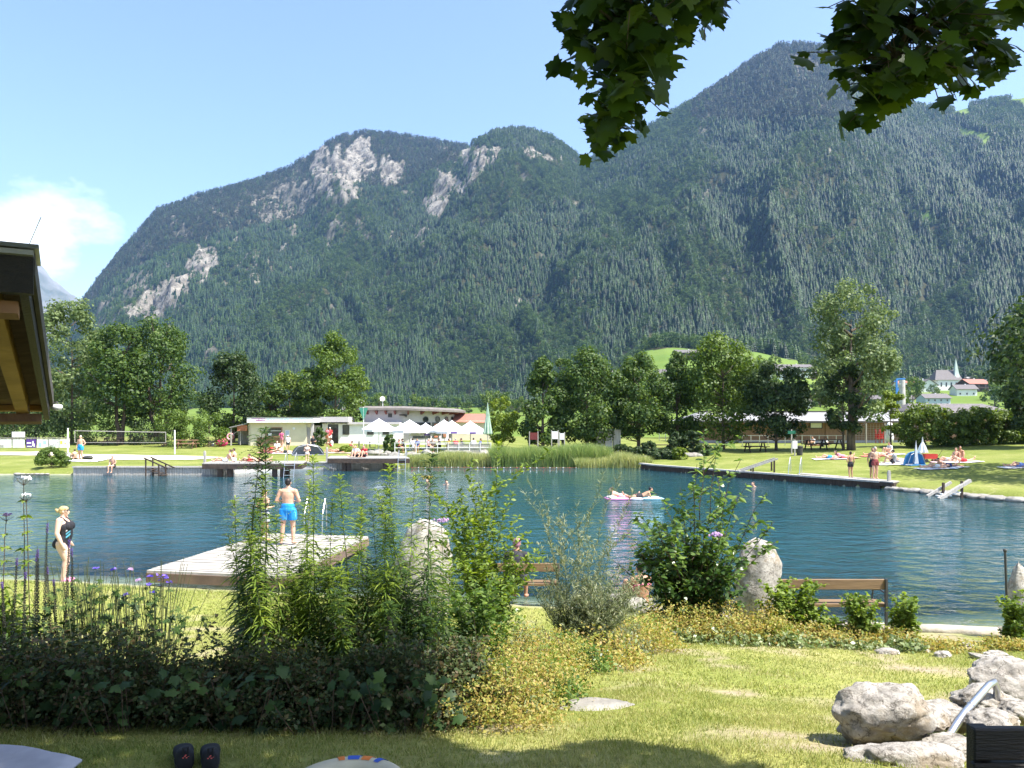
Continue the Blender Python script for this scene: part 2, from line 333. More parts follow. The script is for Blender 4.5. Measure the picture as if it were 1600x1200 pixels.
# mountains and valley floor, one sheet in fan shape
us = np.linspace(-1.25, 1.25, 760); Ds = np.concatenate([np.arange(103, 300, 6.), np.arange(300, 900, 12.), np.geomspace(900, 3300, 190)])
U, DD = np.meshgrid(us, Ds); FZ = far_h(U, DD)
FZ = np.where(DD < 112, np.minimum(FZ, 1.02+.0*DD), FZ)
FV = np.stack([(U*DD).ravel(), DD.ravel(), FZ.ravel()], 1); NU, ND = len(us), len(Ds)
PXg = U*1200+800; PYg = 655-(FZ-EYE)/DD*1200
def in_poly(px, py, poly):
    ins = np.zeros(px.shape, bool); n = len(poly)
    for i in range(n):
        x0, y0 = poly[i]; x1, y1 = poly[(i+1) % n]; c = ((y0 > py) != (y1 > py)); ins ^= c & (px < x0+(py-y0)*(x1-x0)/((y1-y0) or 1e-9))
    return ins
ROCK = [[(500,232),(560,214),(585,222),(580,262),(572,292),(560,312),(520,318),(505,300),(480,290),(492,262)], [(596,240),(618,248),(628,272),(622,288),(606,286),(590,262)],
        [(728,238),(772,224),(790,232),(760,262),(740,290),(704,318),(682,342),(658,336),(670,300),(694,268)], [(818,232),(872,240),(880,256),(850,252),(822,248)],
        [(305,380),(335,384),(345,420),(305,455),(272,486),(236,502),(196,500),(215,470),(250,448),(286,420)], [(660,340),(672,340),(668,386),(655,384)],
        [(1240,82),(1272,92),(1276,120),(1256,128),(1244,108)], [(400,300),(470,268),(500,300),(480,330),(420,352),(395,330)], [(1100,285),(1112,300),(1104,318),(1096,305)], [(150,470),(200,440),(235,420),(240,460),(200,490),(160,500)], [(800,468),(830,470),(824,486),(802,484)], [(1130,428),(1142,440),(1140,452),(1128,448)]]
ROCKD = [1, 1, 1, 1, 1, .85, .6, .6, .6, .6, .6, .6]
MEADOW = [[(1422,326),(1450,332),(1462,350),(1440,348)], [(1490,165),(1516,163),(1514,180),(1492,178)], [(1570,158),(1600,146),(1620,146),(1620,160),(1580,164)], [(1500,198),(1515,205),(1552,212),(1550,226),(1500,214)]]
def masks(px, py, D):
    jx = (fbm(px*.06, py*.06, 4)-.5)*34; jy = (fbm(px*.06+50, py*.06+9, 4)-.5)*30
    r = np.zeros(px.shape)
    for p, d in zip(ROCK, ROCKD): r = np.maximum(r, np.where(in_poly(px+jx, py+jy, p), d, 0))
    r = np.where(D > 1300, r, 0)
    st_ = fbm(px*.11+3, py*.045+7, 4); r = np.where(st_ > .37, r, r*.3); r = np.maximum(r, np.where((D > 1900) & (px < 740) & (fbm(px*.07+30, py*.06, 4) > .66), .55, 0)); r = np.maximum(r, np.where((D > 1500) & (fbm(px*.05+60, py*.09, 4) > .735), .5, 0))
    me = np.zeros(px.shape, bool)
    for p in MEADOW: me |= in_poly(px+jx*.4, py+jy*.4, p)
    me &= D > 900
    me |= (D < 800+60*np.sin(px*.021)+40*np.sin(px*.06))
    # stands of wood break up the foot meadows
    return r, me
RK, ME = masks(PXg, PYg, DD)
def mountain_material():
    m, t, b = nodes_of('mountain_ground'); Lk = t.links.new
    at = N(t, 'ShaderNodeAttribute', attribute_name='rock'); am = N(t, 'ShaderNodeAttribute', attribute_name='meadow'); g = N(t, 'ShaderNodeNewGeometry')
    mp = N(t, 'ShaderNodeMapping'); mp.inputs['Scale'].default_value = (1, 1, .35); Lk(g.outputs['Position'], mp.inputs[0])
    def nz(sc, det=8, ro=.65, src=mp):
        n = N(t, 'ShaderNodeTexNoise'); n.inputs['Scale'].default_value = sc; n.inputs['Detail'].default_value = det; n.inputs['Roughness'].default_value = ro; Lk(src.outputs[0], n.inputs['Vector']); return n
    n1 = nz(.035); n2 = nz(.006, 3)
    rock = ramp(t, [(.36, (.06, .056, .048)), (.46, (.16, .145, .12)), (.60, (.29, .265, .225))]); Lk(n1.outputs['Fac'], rock.inputs[0])
    soil = ramp(t, [(.35, (.022, .032, .014)), (.65, (.075, .068, .038))]); Lk(n1.outputs['Fac'], soil.inputs[0])
    mead = ramp(t, [(.3, (.09, .15, .03)), (.7, (.15, .20, .045))]); Lk(n2.outputs['Fac'], mead.inputs[0])
    a = N(t, 'ShaderNodeMix', data_type='RGBA'); Lk(at.outputs['Fac'], a.inputs[0]); Lk(soil.outputs[0], a.inputs[6]); Lk(rock.outputs[0], a.inputs[7])
    c = N(t, 'ShaderNodeMix', data_type='RGBA'); Lk(am.outputs['Fac'], c.inputs[0]); Lk(a.outputs[2], c.inputs[6]); Lk(mead.outputs[0], c.inputs[7])
    Lk(c.outputs[2], b.inputs['Base Color']); b.inputs['Roughness'].default_value = .95; b.inputs['Specular IOR Level'].default_value = .05
    bp = N(t, 'ShaderNodeBump'); bp.inputs['Distance'].default_value = 14; Lk(at.outputs['Fac'], bp.inputs['Strength']); Lk(n1.outputs['Fac'], bp.inputs['Height']); Lk(bp.outputs[0], b.inputs['Normal'])
    return m
# craggy relief where the rock shows
crag = (1-np.abs(2*fbm(FV[:, 0]*.028, FV[:, 2]*.012+FV[:, 1]*.01, 5, .6)-1)-.6).reshape(FZ.shape)*60*RK
FV[:, 1] -= crag.ravel()*.6
mme = mesh_np('mountain', FV, grid_faces(NU, ND), True)
for nm, arr in (('rock', np.clip(RK*1.1, 0, 1)), ('meadow', ME.astype(float))):
    a = mme.attributes.new(nm, 'FLOAT', 'POINT'); a.data.foreach_set('value', arr.ravel().astype(np.float32))
tag(link('mountain', mme, mountain_material()), kind='structure')
# far pale peak at the valley mouth
tb = [(-700,470),(-200,380),(-60,430),(20,398),(52,402),(75,425),(100,448),(130,468),(160,500),(260,600),(400,640)]
us2 = np.linspace(-1.3, -.3, 220); Ds2 = np.linspace(3600, 5400, 70); U2, D2 = np.meshgrid(us2, Ds2)
py2 = np.interp(U2*1200+800, [p[0] for p in tb], [p[1] for p in tb]); t2 = (D2-3600)/1800
zz = ((655-py2)/1200*5400)*t2**1.2+(1-np.abs(2*fbm(U2*30, D2*.003, 5)-1)-.6)*260*np.sin(np.clip(t2, 0, 1)*PI)+(fbm(U2*90, D2*.01, 4)-.5)*60
pme = mesh_np('distant_mountain', np.stack([(U2*D2).ravel(), D2.ravel(), zz.ravel()], 1), grid_faces(220, 70), True)
tag(link('distant_mountain', pme, mat('pale_rock', (.20, .20, .20), (.07, .085, .07), scale=.004, rough=.95, bump=0, coord='Object', detail=8)), kind='structure')
bs = MB(); bs.add([(-9000, -6000, -6), (9000, -6000, -6), (9000, 12000, -6), (-9000, 12000, -6)], [(0, 1, 2, 3)])
bs.add([(-95, -11, 1.70), (-95, -600, 1.70), (95, -600, 1.70), (95, -11, 1.70)], [(0, 1, 2, 3)])
tag(bs.build('valley_floor', mat('valley_grass', (.20, .26, .06), (.14, .19, .05), scale=.05, rough=.95)), kind='structure')

# ------------------------------------------------------------------ forest: instanced trees on the slopes
def conifer_mesh(name, seed, tiers=9, n=9, slim=.17):
    r = random.Random(seed); V = []; F = []
    for k in range(tiers):
        f = k/tiers; z0 = .06+.9*f; rad = slim*(1-f)**.85*(1+r.uniform(-.12, .12))+.012; z1 = min(1, z0+.24-.1*f); c = len(V); V.append((r.uniform(-.01, .01), r.uniform(-.01, .01), z1))
        for j in range(2*n):
            a = PI*j/n+k*.7; rr = rad*(r.uniform(.85, 1.2) if j % 2 == 0 else r.uniform(.45, .6)); V.append((rr*math.cos(a), rr*math.sin(a), z0-(.035 if j % 2 == 0 else -.01)+r.uniform(-.02, .02)))
        for j in range(2*n): F.append((c, c+1+j, c+1+(j+1) % (2*n)))
    V.append((-.012, 0, -.08)); V.append((.012, 0, -.08)); V.append((0, .012, .2)); F.append((len(V)-3, len(V)-2, len(V)-1))
    return mesh_np(name, V, F)
def puff_mesh(name, seed, nleaf=260, shape=(.34, .5), base=.3, leaf=.075):
    r = np.random.default_rng(seed); C = []
    for i in range(16):
        a = r.uniform(0, 2*PI); h = r.uniform(0, 1); q = math.sin(PI*min(.97, max(.12, h*.85+.1)))**.7*shape[0]*r.uniform(.3, .95)
        C.append((q*math.cos(a), q*math.sin(a), base+(1-base-.08)*h, r.uniform(.09, .15)))
    C = np.array(C); idx = r.integers(0, 16, nleaf); d = r.normal(size=(nleaf, 3)); d /= np.linalg.norm(d, axis=1)[:, None]; d[:, 2] = np.abs(d[:, 2])*.8+d[:, 2]*.2
    P = C[idx, :3]+d*C[idx, 3:4]*r.uniform(.7, 1.05, (nleaf, 1))
    V, F = cards(P, d, np.full(nleaf, leaf)*r.uniform(.6, 1.3, nleaf), r)
    n = len(V); V = np.concatenate([V, [(-.014, 0, -.08), (.014, 0, -.08), (.005, 0, .6), (-.005, 0, .6), ]]); F = np.concatenate([F, [(n, n+1, n+2, n+3)]])
    return mesh_np(name, V, F)
def cards(P, nrm, size, r, aspect=.7):
    """leaf cards (rhombus quads) roughly facing nrm with jitter"""
    n = len(P); nrm = nrm+r.normal(size=(n, 3))*.45; nrm /= np.linalg.norm(nrm, axis=1)[:, None]
    t = np.cross(nrm, r.normal(size=(n, 3))); t /= np.linalg.norm(t, axis=1)[:, None]; b = np.cross(nrm, t)
    s = size[:, None]*.5
    V = np.stack([P-t*s, P+b*s*aspect+nrm*s*.2, P+t*s, P-b*s*aspect+nrm*s*.2], 1).reshape(-1, 3)
    F = np.arange(4*n).reshape(-1, 4); return V, F
M_spruce = leaf_mat('spruce_foliage', [(.006, .022, .007), (.014, .044, .012), (.040, .082, .018)], transl=.1, objrand=True, noise=.15, nscale=2)
M_beech = leaf_mat('broadleaf_far_foliage', [(.020, .050, .010), (.042, .088, .018), (.085, .14, .026)], transl=.2, objrand=True, noise=.15, nscale=2)
M_pine = leaf_mat('pine_foliage', [(.022, .034, .017), (.042, .054, .025), (.068, .074, .036)], transl=.1, objrand=True, noise=.15, nscale=2)
lib = bpy.data.collections.new('forest_trees')
def lib_add(me, m):
    o = bpy.data.objects.new(me.name, me); me.materials.append(m); lib.objects.link(o)
for k in range(3): lib_add(conifer_mesh('spruce_a%d' % k, 40+k, 8, 8, .21+.04*k), M_spruce)
for k in range(2): lib_add(puff_mesh('wood_b%d' % k, 60+k, 240, (.36, .5), .16), M_beech)
for k in range(2): lib_add(puff_mesh('wood_c%d' % k, 80+k, 170, (.24, .5), .25, .085), M_pine)
def forest(npts):
    u = rng.uniform(-.74, .80, npts*4); D = rng.uniform(780**2, 3050**2, npts*4)**.5
    z = far_h(u, D); px = u*1200+800; py = 655-(z-EYE)/D*1200
    # keep what the valley can see
    iu = np.clip(((u+1.25)/2.5*(NU-1)).astype(int), 0, NU-1); E = (FZ-EYE)/DD; cm = np.maximum.accumulate(E, axis=0)
    idd = np.clip(np.searchsorted(Ds, D)-2, 0, ND-1); vis = (z+26-EYE)/D >= cm[idd, iu]
    rk, me = masks(px, py, D); keep = vis & ~me & (rng.random(len(u)) > rk*.93)
    high = (px < 720) & (D > 2350); keep &= ~(high & (rng.random(len(u)) < .22))
    keep &= rng.random(len(u)) < np.clip((D/1500)**.3, .5, 1)
    i = np.where(keep)[0][:npts]; u, D, z, px, py = u[i], D[i], z[i], px[i], py[i]
    mixn = fbm(u*14, D*.004, 4)+rng.normal(0, .11, len(u)); lowb = (D < 1050)*.12
    typ = np.where(mixn+lowb > .55, 1, 0); pin = ((px < 730) & (D > 2500)) | ((px > 1080) & (px < 1330) & (py < 190)); typ = np.where(pin & (rng.random(len(u)) < .75), 2, typ)
    idx = np.where(typ == 0, rng.integers(0, 3, len(u)), np.where(typ == 1, rng.integers(3, 5, len(u)), rng.integers(5, 7, len(u))))
    sc = np.where(typ == 0, rng.uniform(11, 21, len(u)), np.where(typ == 1, rng.uniform(11, 18, len(u)), rng.uniform(11, 19, len(u))))
    sc *= np.where(D > 2600, 1.0, 1.0)
    P = np.stack([u*D, D, z-1], 1)
    me_ = bpy.data.meshes.new('forest'); me_.vertices.add(len(P)); me_.vertices.foreach_set('co', P.astype(np.float32).ravel())
    for nm, ty, arr in (('vi', 'INT', idx.astype(np.int32)), ('sc', 'FLOAT', sc.astype(np.float32)), ('rz', 'FLOAT', rng.uniform(0, 6.28, len(u)).astype(np.float32))):
        a = me_.attributes.new(nm, ty, 'POINT'); a.data.foreach_set('value', arr)
    print('forest trees', len(P)); return me_
def scatter_group(name, coll):
    ng = bpy.data.node_groups.new(name, 'GeometryNodeTree'); ng.interface.new_socket('Geometry', in_out='INPUT', socket_type='NodeSocketGeometry'); ng.interface.new_socket('Geometry', in_out='OUTPUT', socket_type='NodeSocketGeometry')
    n = ng.nodes; gi = n.new('NodeGroupInput'); go = n.new('NodeGroupOutput'); ip = n.new('GeometryNodeInstanceOnPoints'); ci = n.new('GeometryNodeCollectionInfo')
    ci.inputs['Collection'].default_value = coll; ci.inputs['Separate Children'].default_value = True; ci.inputs['Reset Children'].default_value = True
    def at(nm, ty):
        a = n.new('GeometryNodeInputNamedAttribute'); a.data_type = ty; a.inputs[0].default_value = nm
        return [o for o in a.outputs if o.enabled and o.name == 'Attribute'][0]
    L = ng.links.new; L(gi.outputs[0], ip.inputs['Points']); L(ci.outputs[0], ip.inputs['Instance']); ip.inputs['Pick Instance'].default_value = True
    L(at('vi', 'INT'), ip.inputs['Instance Index']); L(at('sc', 'FLOAT'), ip.inputs['Scale'])
    cx = n.new('ShaderNodeCombineXYZ'); L(at('rz', 'FLOAT'), cx.inputs['Z'])
    L(cx.outputs[0], ip.inputs['Rotation']); L(ip.outputs[0], go.inputs[0]); return ng
fo = link('forest', forest(150000)); md = fo.modifiers.new('scatter', 'NODES'); md.node_group = scatter_group('forest_scatter', lib)
tag(fo, 'dense conifer and mixed wood covering the mountain slopes', 'forest', kind='stuff')
# ------------------------------------------------------------------ broadleaf trees with trunk, limbs and leafy crowns
M_bark = mat('bark', (.16, .12, .085), (.06, .045, .035), scale=8, rough=.95, bump=.8, stretch=(1, 1, .25))
M_tree = {
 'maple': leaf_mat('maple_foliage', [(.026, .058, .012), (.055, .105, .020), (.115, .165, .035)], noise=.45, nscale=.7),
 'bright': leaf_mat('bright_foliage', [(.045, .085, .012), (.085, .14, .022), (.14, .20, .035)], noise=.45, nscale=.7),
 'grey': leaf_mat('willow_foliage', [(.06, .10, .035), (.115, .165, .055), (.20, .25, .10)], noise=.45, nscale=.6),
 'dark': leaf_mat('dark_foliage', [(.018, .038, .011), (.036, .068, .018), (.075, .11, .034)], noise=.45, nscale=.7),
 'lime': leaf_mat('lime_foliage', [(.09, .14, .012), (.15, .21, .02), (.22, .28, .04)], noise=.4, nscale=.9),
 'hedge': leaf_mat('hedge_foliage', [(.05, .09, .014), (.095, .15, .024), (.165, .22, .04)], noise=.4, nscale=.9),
}
ENV = {'oval': lambda h: math.sin(PI*min(1, max(0, .06+.90*h)))**.6, 'round': lambda h: math.sin(PI*min(1, max(0, .10+.86*h)))**.5,
       'cone': lambda h: (1-h)**.6*min(1, .45+h*3), 'egg': lambda h: math.sin(PI*min(1, max(0, .06+.92*h))**.75)**.7, 'poplar': lambda h: math.sin(PI*min(1, max(0, .05+.93*h)))**.35}
def tree(name, loc, H, Wd, base=.2, env='oval', m='maple', seed=1, leaf=.24, n=7000, label=None, cat='tree', group=None, trunk_r=.16, clumps=60, lean=0, stems=1, gap=1.0):
    r = np.random.default_rng(seed); rt = empty(name, loc, 0, label, cat, group)
    C = []; b = base*H
    for i in range(clumps):
        for _ in range(8):
            h = r.uniform(0, 1); a = r.uniform(0, 2*PI); q = ENV[env](h)*Wd/2*(r.uniform(.25, 1)**.5)
            c = np.array((q*math.cos(a)*.95, q*math.sin(a)*.95, b+(H-b)*(.04+.92*h)))
            if all(np.linalg.norm((c-k[:3])/(1, 1, .8)) > .35*gap*Wd/6 for k in C): break
        rr = Wd*r.uniform(.09, .17)*(.75+.35*ENV[env](h))
        C.append(np.array((*c, rr)))
    C = np.array(C); idx = r.choice(len(C), n, p=C[:, 3]**2/np.sum(C[:, 3]**2)); d = r.normal(size=(n, 3)); d /= np.linalg.norm(d, axis=1)[:, None]
    P = C[idx, :3]+d*C[idx, 3:4]*(r.uniform(.25, 1.12, (n, 1))**.6)*np.array((1, 1, .82))
    P[:, 0] += lean*P[:, 2]
    V, F = cards(P, d+np.array((0, 0, .35)), leaf*r.uniform(.55, 1.35, n), r)
    ok = np.repeat(P[:, 2] > .1, 4)
    fm = link('crown', mesh_np('crown', V, F), M_tree[m], rt)
    mb = MB()
    for s in range(stems):
        ox = (s-(stems-1)/2)*Wd*.12; top = H*(.75 if stems == 1 else .6)
        pts = [Vector((ox*.3, 0, -.2)), Vector((ox*.5, .05, b*.6)), Vector((ox+lean*b, 0, b*1.1)), Vector((ox*1.3+lean*H*.5, .1, H*.5)), Vector((ox*1.6+lean*top, 0, top))]
        k = 1 if stems == 1 else .7
        mb.tube(pts, [trunk_r*1.25*k, trunk_r*k, trunk_r*.85*k, trunk_r*.5*k, trunk_r*.12*k], 8)
    for c in C[r.choice(len(C), min(len(C), 16), replace=False)]:
        z0 = max(b*.75, c[2]-Wd*.32); p0 = Vector((lean*z0, 0, z0)); p2 = Vector((c[0]+lean*c[2], c[1], c[2])); p1 = (p0+p2)/2+Vector((0, 0, -.08*Wd))
        mb.tube([p0, p1, p2], [trunk_r*.42, trunk_r*.26, trunk_r*.07], 5, cap=False)
    mb.build('trunk', M_bark, rt, True)
    return rt
def tr(px, Y, top, wpx, **kw):
    x = X(px, Y); z = float(near_h(np.array([x]), np.array([Y]))[0]); H = Z(top, Y)-z; Wd = wpx/1200*Y
    return tree(kw.pop('name', 'maple_tree'), (x, Y, z-.05), H, Wd, **kw)
TG = 'trees standing along the far bank'
tr(112, 78, 466, 105, name='willow_tree', env='poplar', base=.06, m='grey', seed=3, n=12000, clumps=90, leaf=.3, label='tall pale grey-green tree right beside the wooden eave at the left', group=TG)
tr(20, 84, 560, 130, name='willow_tree', env='poplar', base=.05, m='dark', seed=30, n=6000, clumps=60, leaf=.35, label='dark tree half hidden under the wooden eave behind the banner fence', group=TG)
tr(188, 76, 505, 96, name='broadleaf_tree', env='round', base=.18, m='maple', seed=4, n=9000, clumps=80, leaf=.28, stems=2, trunk_r=.3, label='dark spreading tree with forked trunk directly behind the volleyball net', group=TG)
tr(250, 77, 498, 120, name='broadleaf_tree', env='round', base=.20, m='maple', seed=5, n=11000, clumps=85, leaf=.28, stems=3, trunk_r=.3, label='broad green tree with several slanting trunks behind the right net post', group=TG)
tr(365, 80, 548, 92, name='broadleaf_tree', env='round', base=.12, m='dark', seed=6, n=9000, clumps=70, leaf=.28, label='round dark tree just left of the kiosk roof', group=TG)
tr(452, 88, 582, 80, name='broadleaf_tree', env='round', base=.12, m='hedge', seed=7, n=6000, clumps=60, leaf=.28, label='low olive-green tree peeking over the kiosk roof', group=TG)
tr(424, 86, 596, 60, name='broadleaf_tree', env='round', base=.1, m='maple', seed=77, n=4000, clumps=40, leaf=.28, label='small dark tree wedged between two bigger ones behind the kiosk', group=TG)
tr(524, 84, 514, 108, name='broadleaf_tree', env='egg', base=.04, m='bright', seed=8, n=16000, clumps=90, leaf=.28, label='tall bright green tree rising behind the low white building', group=TG)
tr(487, 85, 570, 50, name='broadleaf_tree', env='oval', base=.08, m='dark', seed=9, n=4000, clumps=40, leaf=.28, label='dark narrow tree tucked against the tall bright green tree', group=TG)
tr(784, 68, 620, 50, name='lime_tree', env='poplar', base=.12, m='lime', seed=10, n=5000, clumps=50, leaf=.2, trunk_r=.08, label='small lime-green tree beside the furled green parasol', group=TG)
tr(848, 66, 553, 82, env='cone', base=.08, m='maple', seed=11, n=10000, clumps=70, label='pointed dark tree first in the row above the reeds', group=TG)
tr(917, 67, 541, 112, env='egg', base=.09, m='maple', seed=12, n=15000, clumps=95, label='largest rounded tree of the row above the reeds', group=TG)
tr(880, 70, 556, 50, env='oval', base=.15, m='maple', seed=22, n=5000, clumps=45, label='slim dark tree squeezed between the pointed tree and the largest rounded tree', group=TG)
tr(998, 67, 548, 100, env='egg', base=.13, m='maple', seed=13, n=12000, clumps=75, gap=1.2, label='loose-crowned tree in front of the upper meadow, right of the locker cabinets', group=TG)
tr(1058, 68, 546, 86, env='cone', base=.03, m='maple', seed=14, n=10500, clumps=65, label='narrow pointed tree left of the long barn roof end', group=TG)
tr(1130, 66, 520, 118, env='oval', base=.09, m='bright', seed=15, n=16000, clumps=100, label='bright green broad tree in front of the barn roof end', group=TG)
tr(1213, 63, 566, 100, env='round', base=.15, m='dark', seed=16, n=12500, clumps=70, trunk_r=.12, label='low dark round tree shading the benches in front of the barn', group=TG)
tr(1330, 60, 430, 128, name='tall_tree', env='poplar', base=.16, m='grey', seed=17, n=13000, clumps=62, gap=1.6, leaf=.24, trunk_r=.30, label='tallest tree, open grey-green crown and thick bare trunk on the right lawn', group=TG)
tr(1318, 60.2, 560, 70, name='tall_tree', env='round', base=.2, m='dark', seed=117, n=4500, clumps=36, gap=1.3, leaf=.24, trunk_r=.1, label='dark undergrowth tree wrapped round the foot of the tallest tree', group=TG)
tr(1392, 62, 612, 52, name='young_tree', env='round', base=.25, m='lime', seed=18, n=3000, clumps=26, gap=1.4, leaf=.2, trunk_r=.07, label='thin yellow-green young tree beside the playground fence', group=TG)
tr(1612, 56, 470, 104, name='broadleaf_tree', env='oval', base=.12, m='dark', seed=19, n=14000, clumps=90, leaf=.24, label='dark tree cut by the right edge of the photo above the hedge', group=TG)
# a tree just outside the frame on the right throws the shade on the lawn
tree('broadleaf_tree', (30.5, 38.8, 1.0), 9.5, 11.5, base=.3, env='round', m='dark', seed=20, n=9000, clumps=70, leaf=.3, label='dark tree standing just beyond the right edge, shading the lawn', cat='tree', group=TG)
# hedge and shrubs
def bush(px, Y, top, wpx, depth=None, z=None, **kw):
    x = X(px, Y); zz = float(near_h(np.array([x]), np.array([Y]))[0]) if z is None else z
    H = max(.3, Z(top, Y)-zz); kw.setdefault('trunk_r', .03); kw.setdefault('base', .02); kw.setdefault('clumps', 30)
    return tree(kw.pop('name', 'shrub'), (x, Y, zz-.03), H, wpx/1200*Y, **kw)
HG = 'shrubs forming the tall hedge'
for i, (px, top, wp, mm, lb) in enumerate([(1440, 632, 74, 'hedge', 'light bushy shrub with feathery top at the left end of the hedge'), (1488, 640, 62, 'hedge', 'second hedge shrub, behind the white closed parasol'), (1530, 636, 62, 'hedge', 'middle hedge shrub above the group on the lawn'),
        (1572, 640, 60, 'hedge', 'hedge shrub directly under the dark right-hand tree'), (1612, 636, 66, 'hedge', 'hedge shrub cut by the right edge of the photo')]):
    bush(px, 60, top, wp, name='hedge_shrub', env='poplar', m=mm, seed=200+i, n=6500, clumps=60, leaf=.2, label=lb, cat='hedge shrub', group=HG)
BG = 'shrubs on the far bank'
bush(80, 50, 699, 46, name='willow_bush', env='egg', m='bright', seed=31, n=6000, clumps=40, leaf=.11, label='rounded silvery shrub at the water left of the wooden wall', cat='shrub', group=BG)
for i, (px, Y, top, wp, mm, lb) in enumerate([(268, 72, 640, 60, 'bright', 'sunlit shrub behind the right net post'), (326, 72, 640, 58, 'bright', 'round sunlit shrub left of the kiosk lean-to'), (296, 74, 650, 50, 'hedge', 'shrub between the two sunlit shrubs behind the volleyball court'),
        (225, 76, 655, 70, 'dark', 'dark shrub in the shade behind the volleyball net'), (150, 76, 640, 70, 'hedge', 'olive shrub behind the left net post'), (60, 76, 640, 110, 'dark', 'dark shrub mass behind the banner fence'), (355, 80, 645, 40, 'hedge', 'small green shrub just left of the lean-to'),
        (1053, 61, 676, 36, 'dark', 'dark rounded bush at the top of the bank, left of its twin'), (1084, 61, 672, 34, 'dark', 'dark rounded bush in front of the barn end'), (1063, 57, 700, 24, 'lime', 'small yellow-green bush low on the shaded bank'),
        (1012, 60, 690, 30, 'dark', 'low dark bush by the bank railing'), (990, 59.6, 697, 28, 'dark', 'dark creeping shrub at the left end of the shaded bank'), (1034, 59, 700, 30, 'dark', 'dark creeping shrub in the middle of the shaded bank'), (1050, 58, 705, 26, 'dark', 'lowest dark shrub on the shaded bank beside the timber wall'), (1022, 58.4, 706, 24, 'dark', 'low dark shrub just right of the pale sedges'), (970, 60.5, 695, 30, 'dark', 'dark shrub behind the right end of the tall reeds'), (1100, 60, 694, 26, 'dark', 'dark shrub right of the twin dark bushes'), (609, 66, 678, 22, 'maple', 'small leafy bush at the end of the terrace railing'), (540, 66, 697, 20, 'lime', 'small yellow-green bush above the second pier'), (500, 75, 668, 22, 'maple', 'bush growing in the gap beside the kiosk'),  # dark shrubs after the railing bush are added in place of tree shade
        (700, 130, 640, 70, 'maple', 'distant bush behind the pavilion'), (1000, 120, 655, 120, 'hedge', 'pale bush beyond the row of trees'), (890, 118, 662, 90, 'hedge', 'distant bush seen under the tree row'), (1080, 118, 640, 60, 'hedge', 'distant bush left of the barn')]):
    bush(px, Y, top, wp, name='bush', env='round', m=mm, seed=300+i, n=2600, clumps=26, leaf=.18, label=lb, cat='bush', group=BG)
# broadleaf trees on the village slope
def VL(px, py, s, c):
    a = 'small' if s < .88 else 'large' if s > 1.12 else 'middling'
    if px < 450: w_ = 'seen between the trunks behind the volleyball court'
    elif px < 800: w_ = 'in the low line of trees behind the white pavilion'
    elif py > 643: w_ = 'at the meadow edge behind the barn roof' if px > 1060 else 'far behind the row of trees at the reeds'
    elif px < 1010: w_ = 'near the white houses left of the upper meadow'
    elif px < 1200: w_ = 'on the slope below the upper meadow'
    elif px < 1345: w_ = 'near the chalets beside the tallest tree'
    elif px < 1440: w_ = 'around the timber house left of the red roof'
    elif px < 1540: w_ = 'among the houses around the church'
    else: w_ = 'right of the church near the right edge'
    return '%s dark green tree %s' % (a, w_)
proto = tree('village_tree', (0, 0, -100), 9, 8, base=.05, env='round', m='maple', seed=401, n=900, clumps=26, leaf=.7, trunk_r=.2)
proto2 = tree('village_tree', (0, 0, -100), 9, 8, base=.05, env='oval', m='hedge', seed=402, n=900, clumps=26, leaf=.7, trunk_r=.2)
VT = 'broadleaf trees scattered over the village slope'
r_ = random.Random(5); cnt = 0
spots = [(r_.uniform(945, 1600), r_.uniform(560, 630)) for _ in range(130)]+[(1380+r_.uniform(-20, 20), 600+r_.uniform(-12, 6)) for _ in range(8)]+[(px, r_.uniform(628, 646)) for px in range(930, 1600, 16)]+[(r_.uniform(1340, 1600), 560+r_.uniform(20, 34)) for _ in range(16)]
spots += [(r_.uniform(560, 960), r_.uniform(644, 650)) for _ in range(40)]+[(r_.uniform(80, 420), r_.uniform(644, 650)) for _ in range(30)]
for px, py in spots:
    if 1440 < px < 1540 and 596 < py < 645 and r_.random() < .8: continue
    if 1000 < px < 1320 and 545 < py < 612 and r_.random() < (.85 if py < 572 else .35): continue
    p = gp(px, py, 130, 830)
    if p.y > 815: p = Vector((X(px, 800), 800, ground(X(px, 800), 800)))
    s = r_.uniform(.7, 1.3)*(1 if py > 600 else 1.1)
    c = (proto if r_.random() < .5 else proto2)
    c = c if cnt < 2 and c.location.z < -50 else copy_tree(c)
    if c.location.z < -50 or True: c.location = p; c.rotation_euler.z = r_.uniform(0, 6); c.scale = (s, s, s*r_.uniform(.9, 1.2))
    tag(c, VL(px, py, s, c), 'tree', VT); cnt += 1
for q in (proto, proto2):
    if q.location.z < -50:
        for ch in list(q.children): bpy.data.objects.remove(ch)
        bpy.data.objects.remove(q)
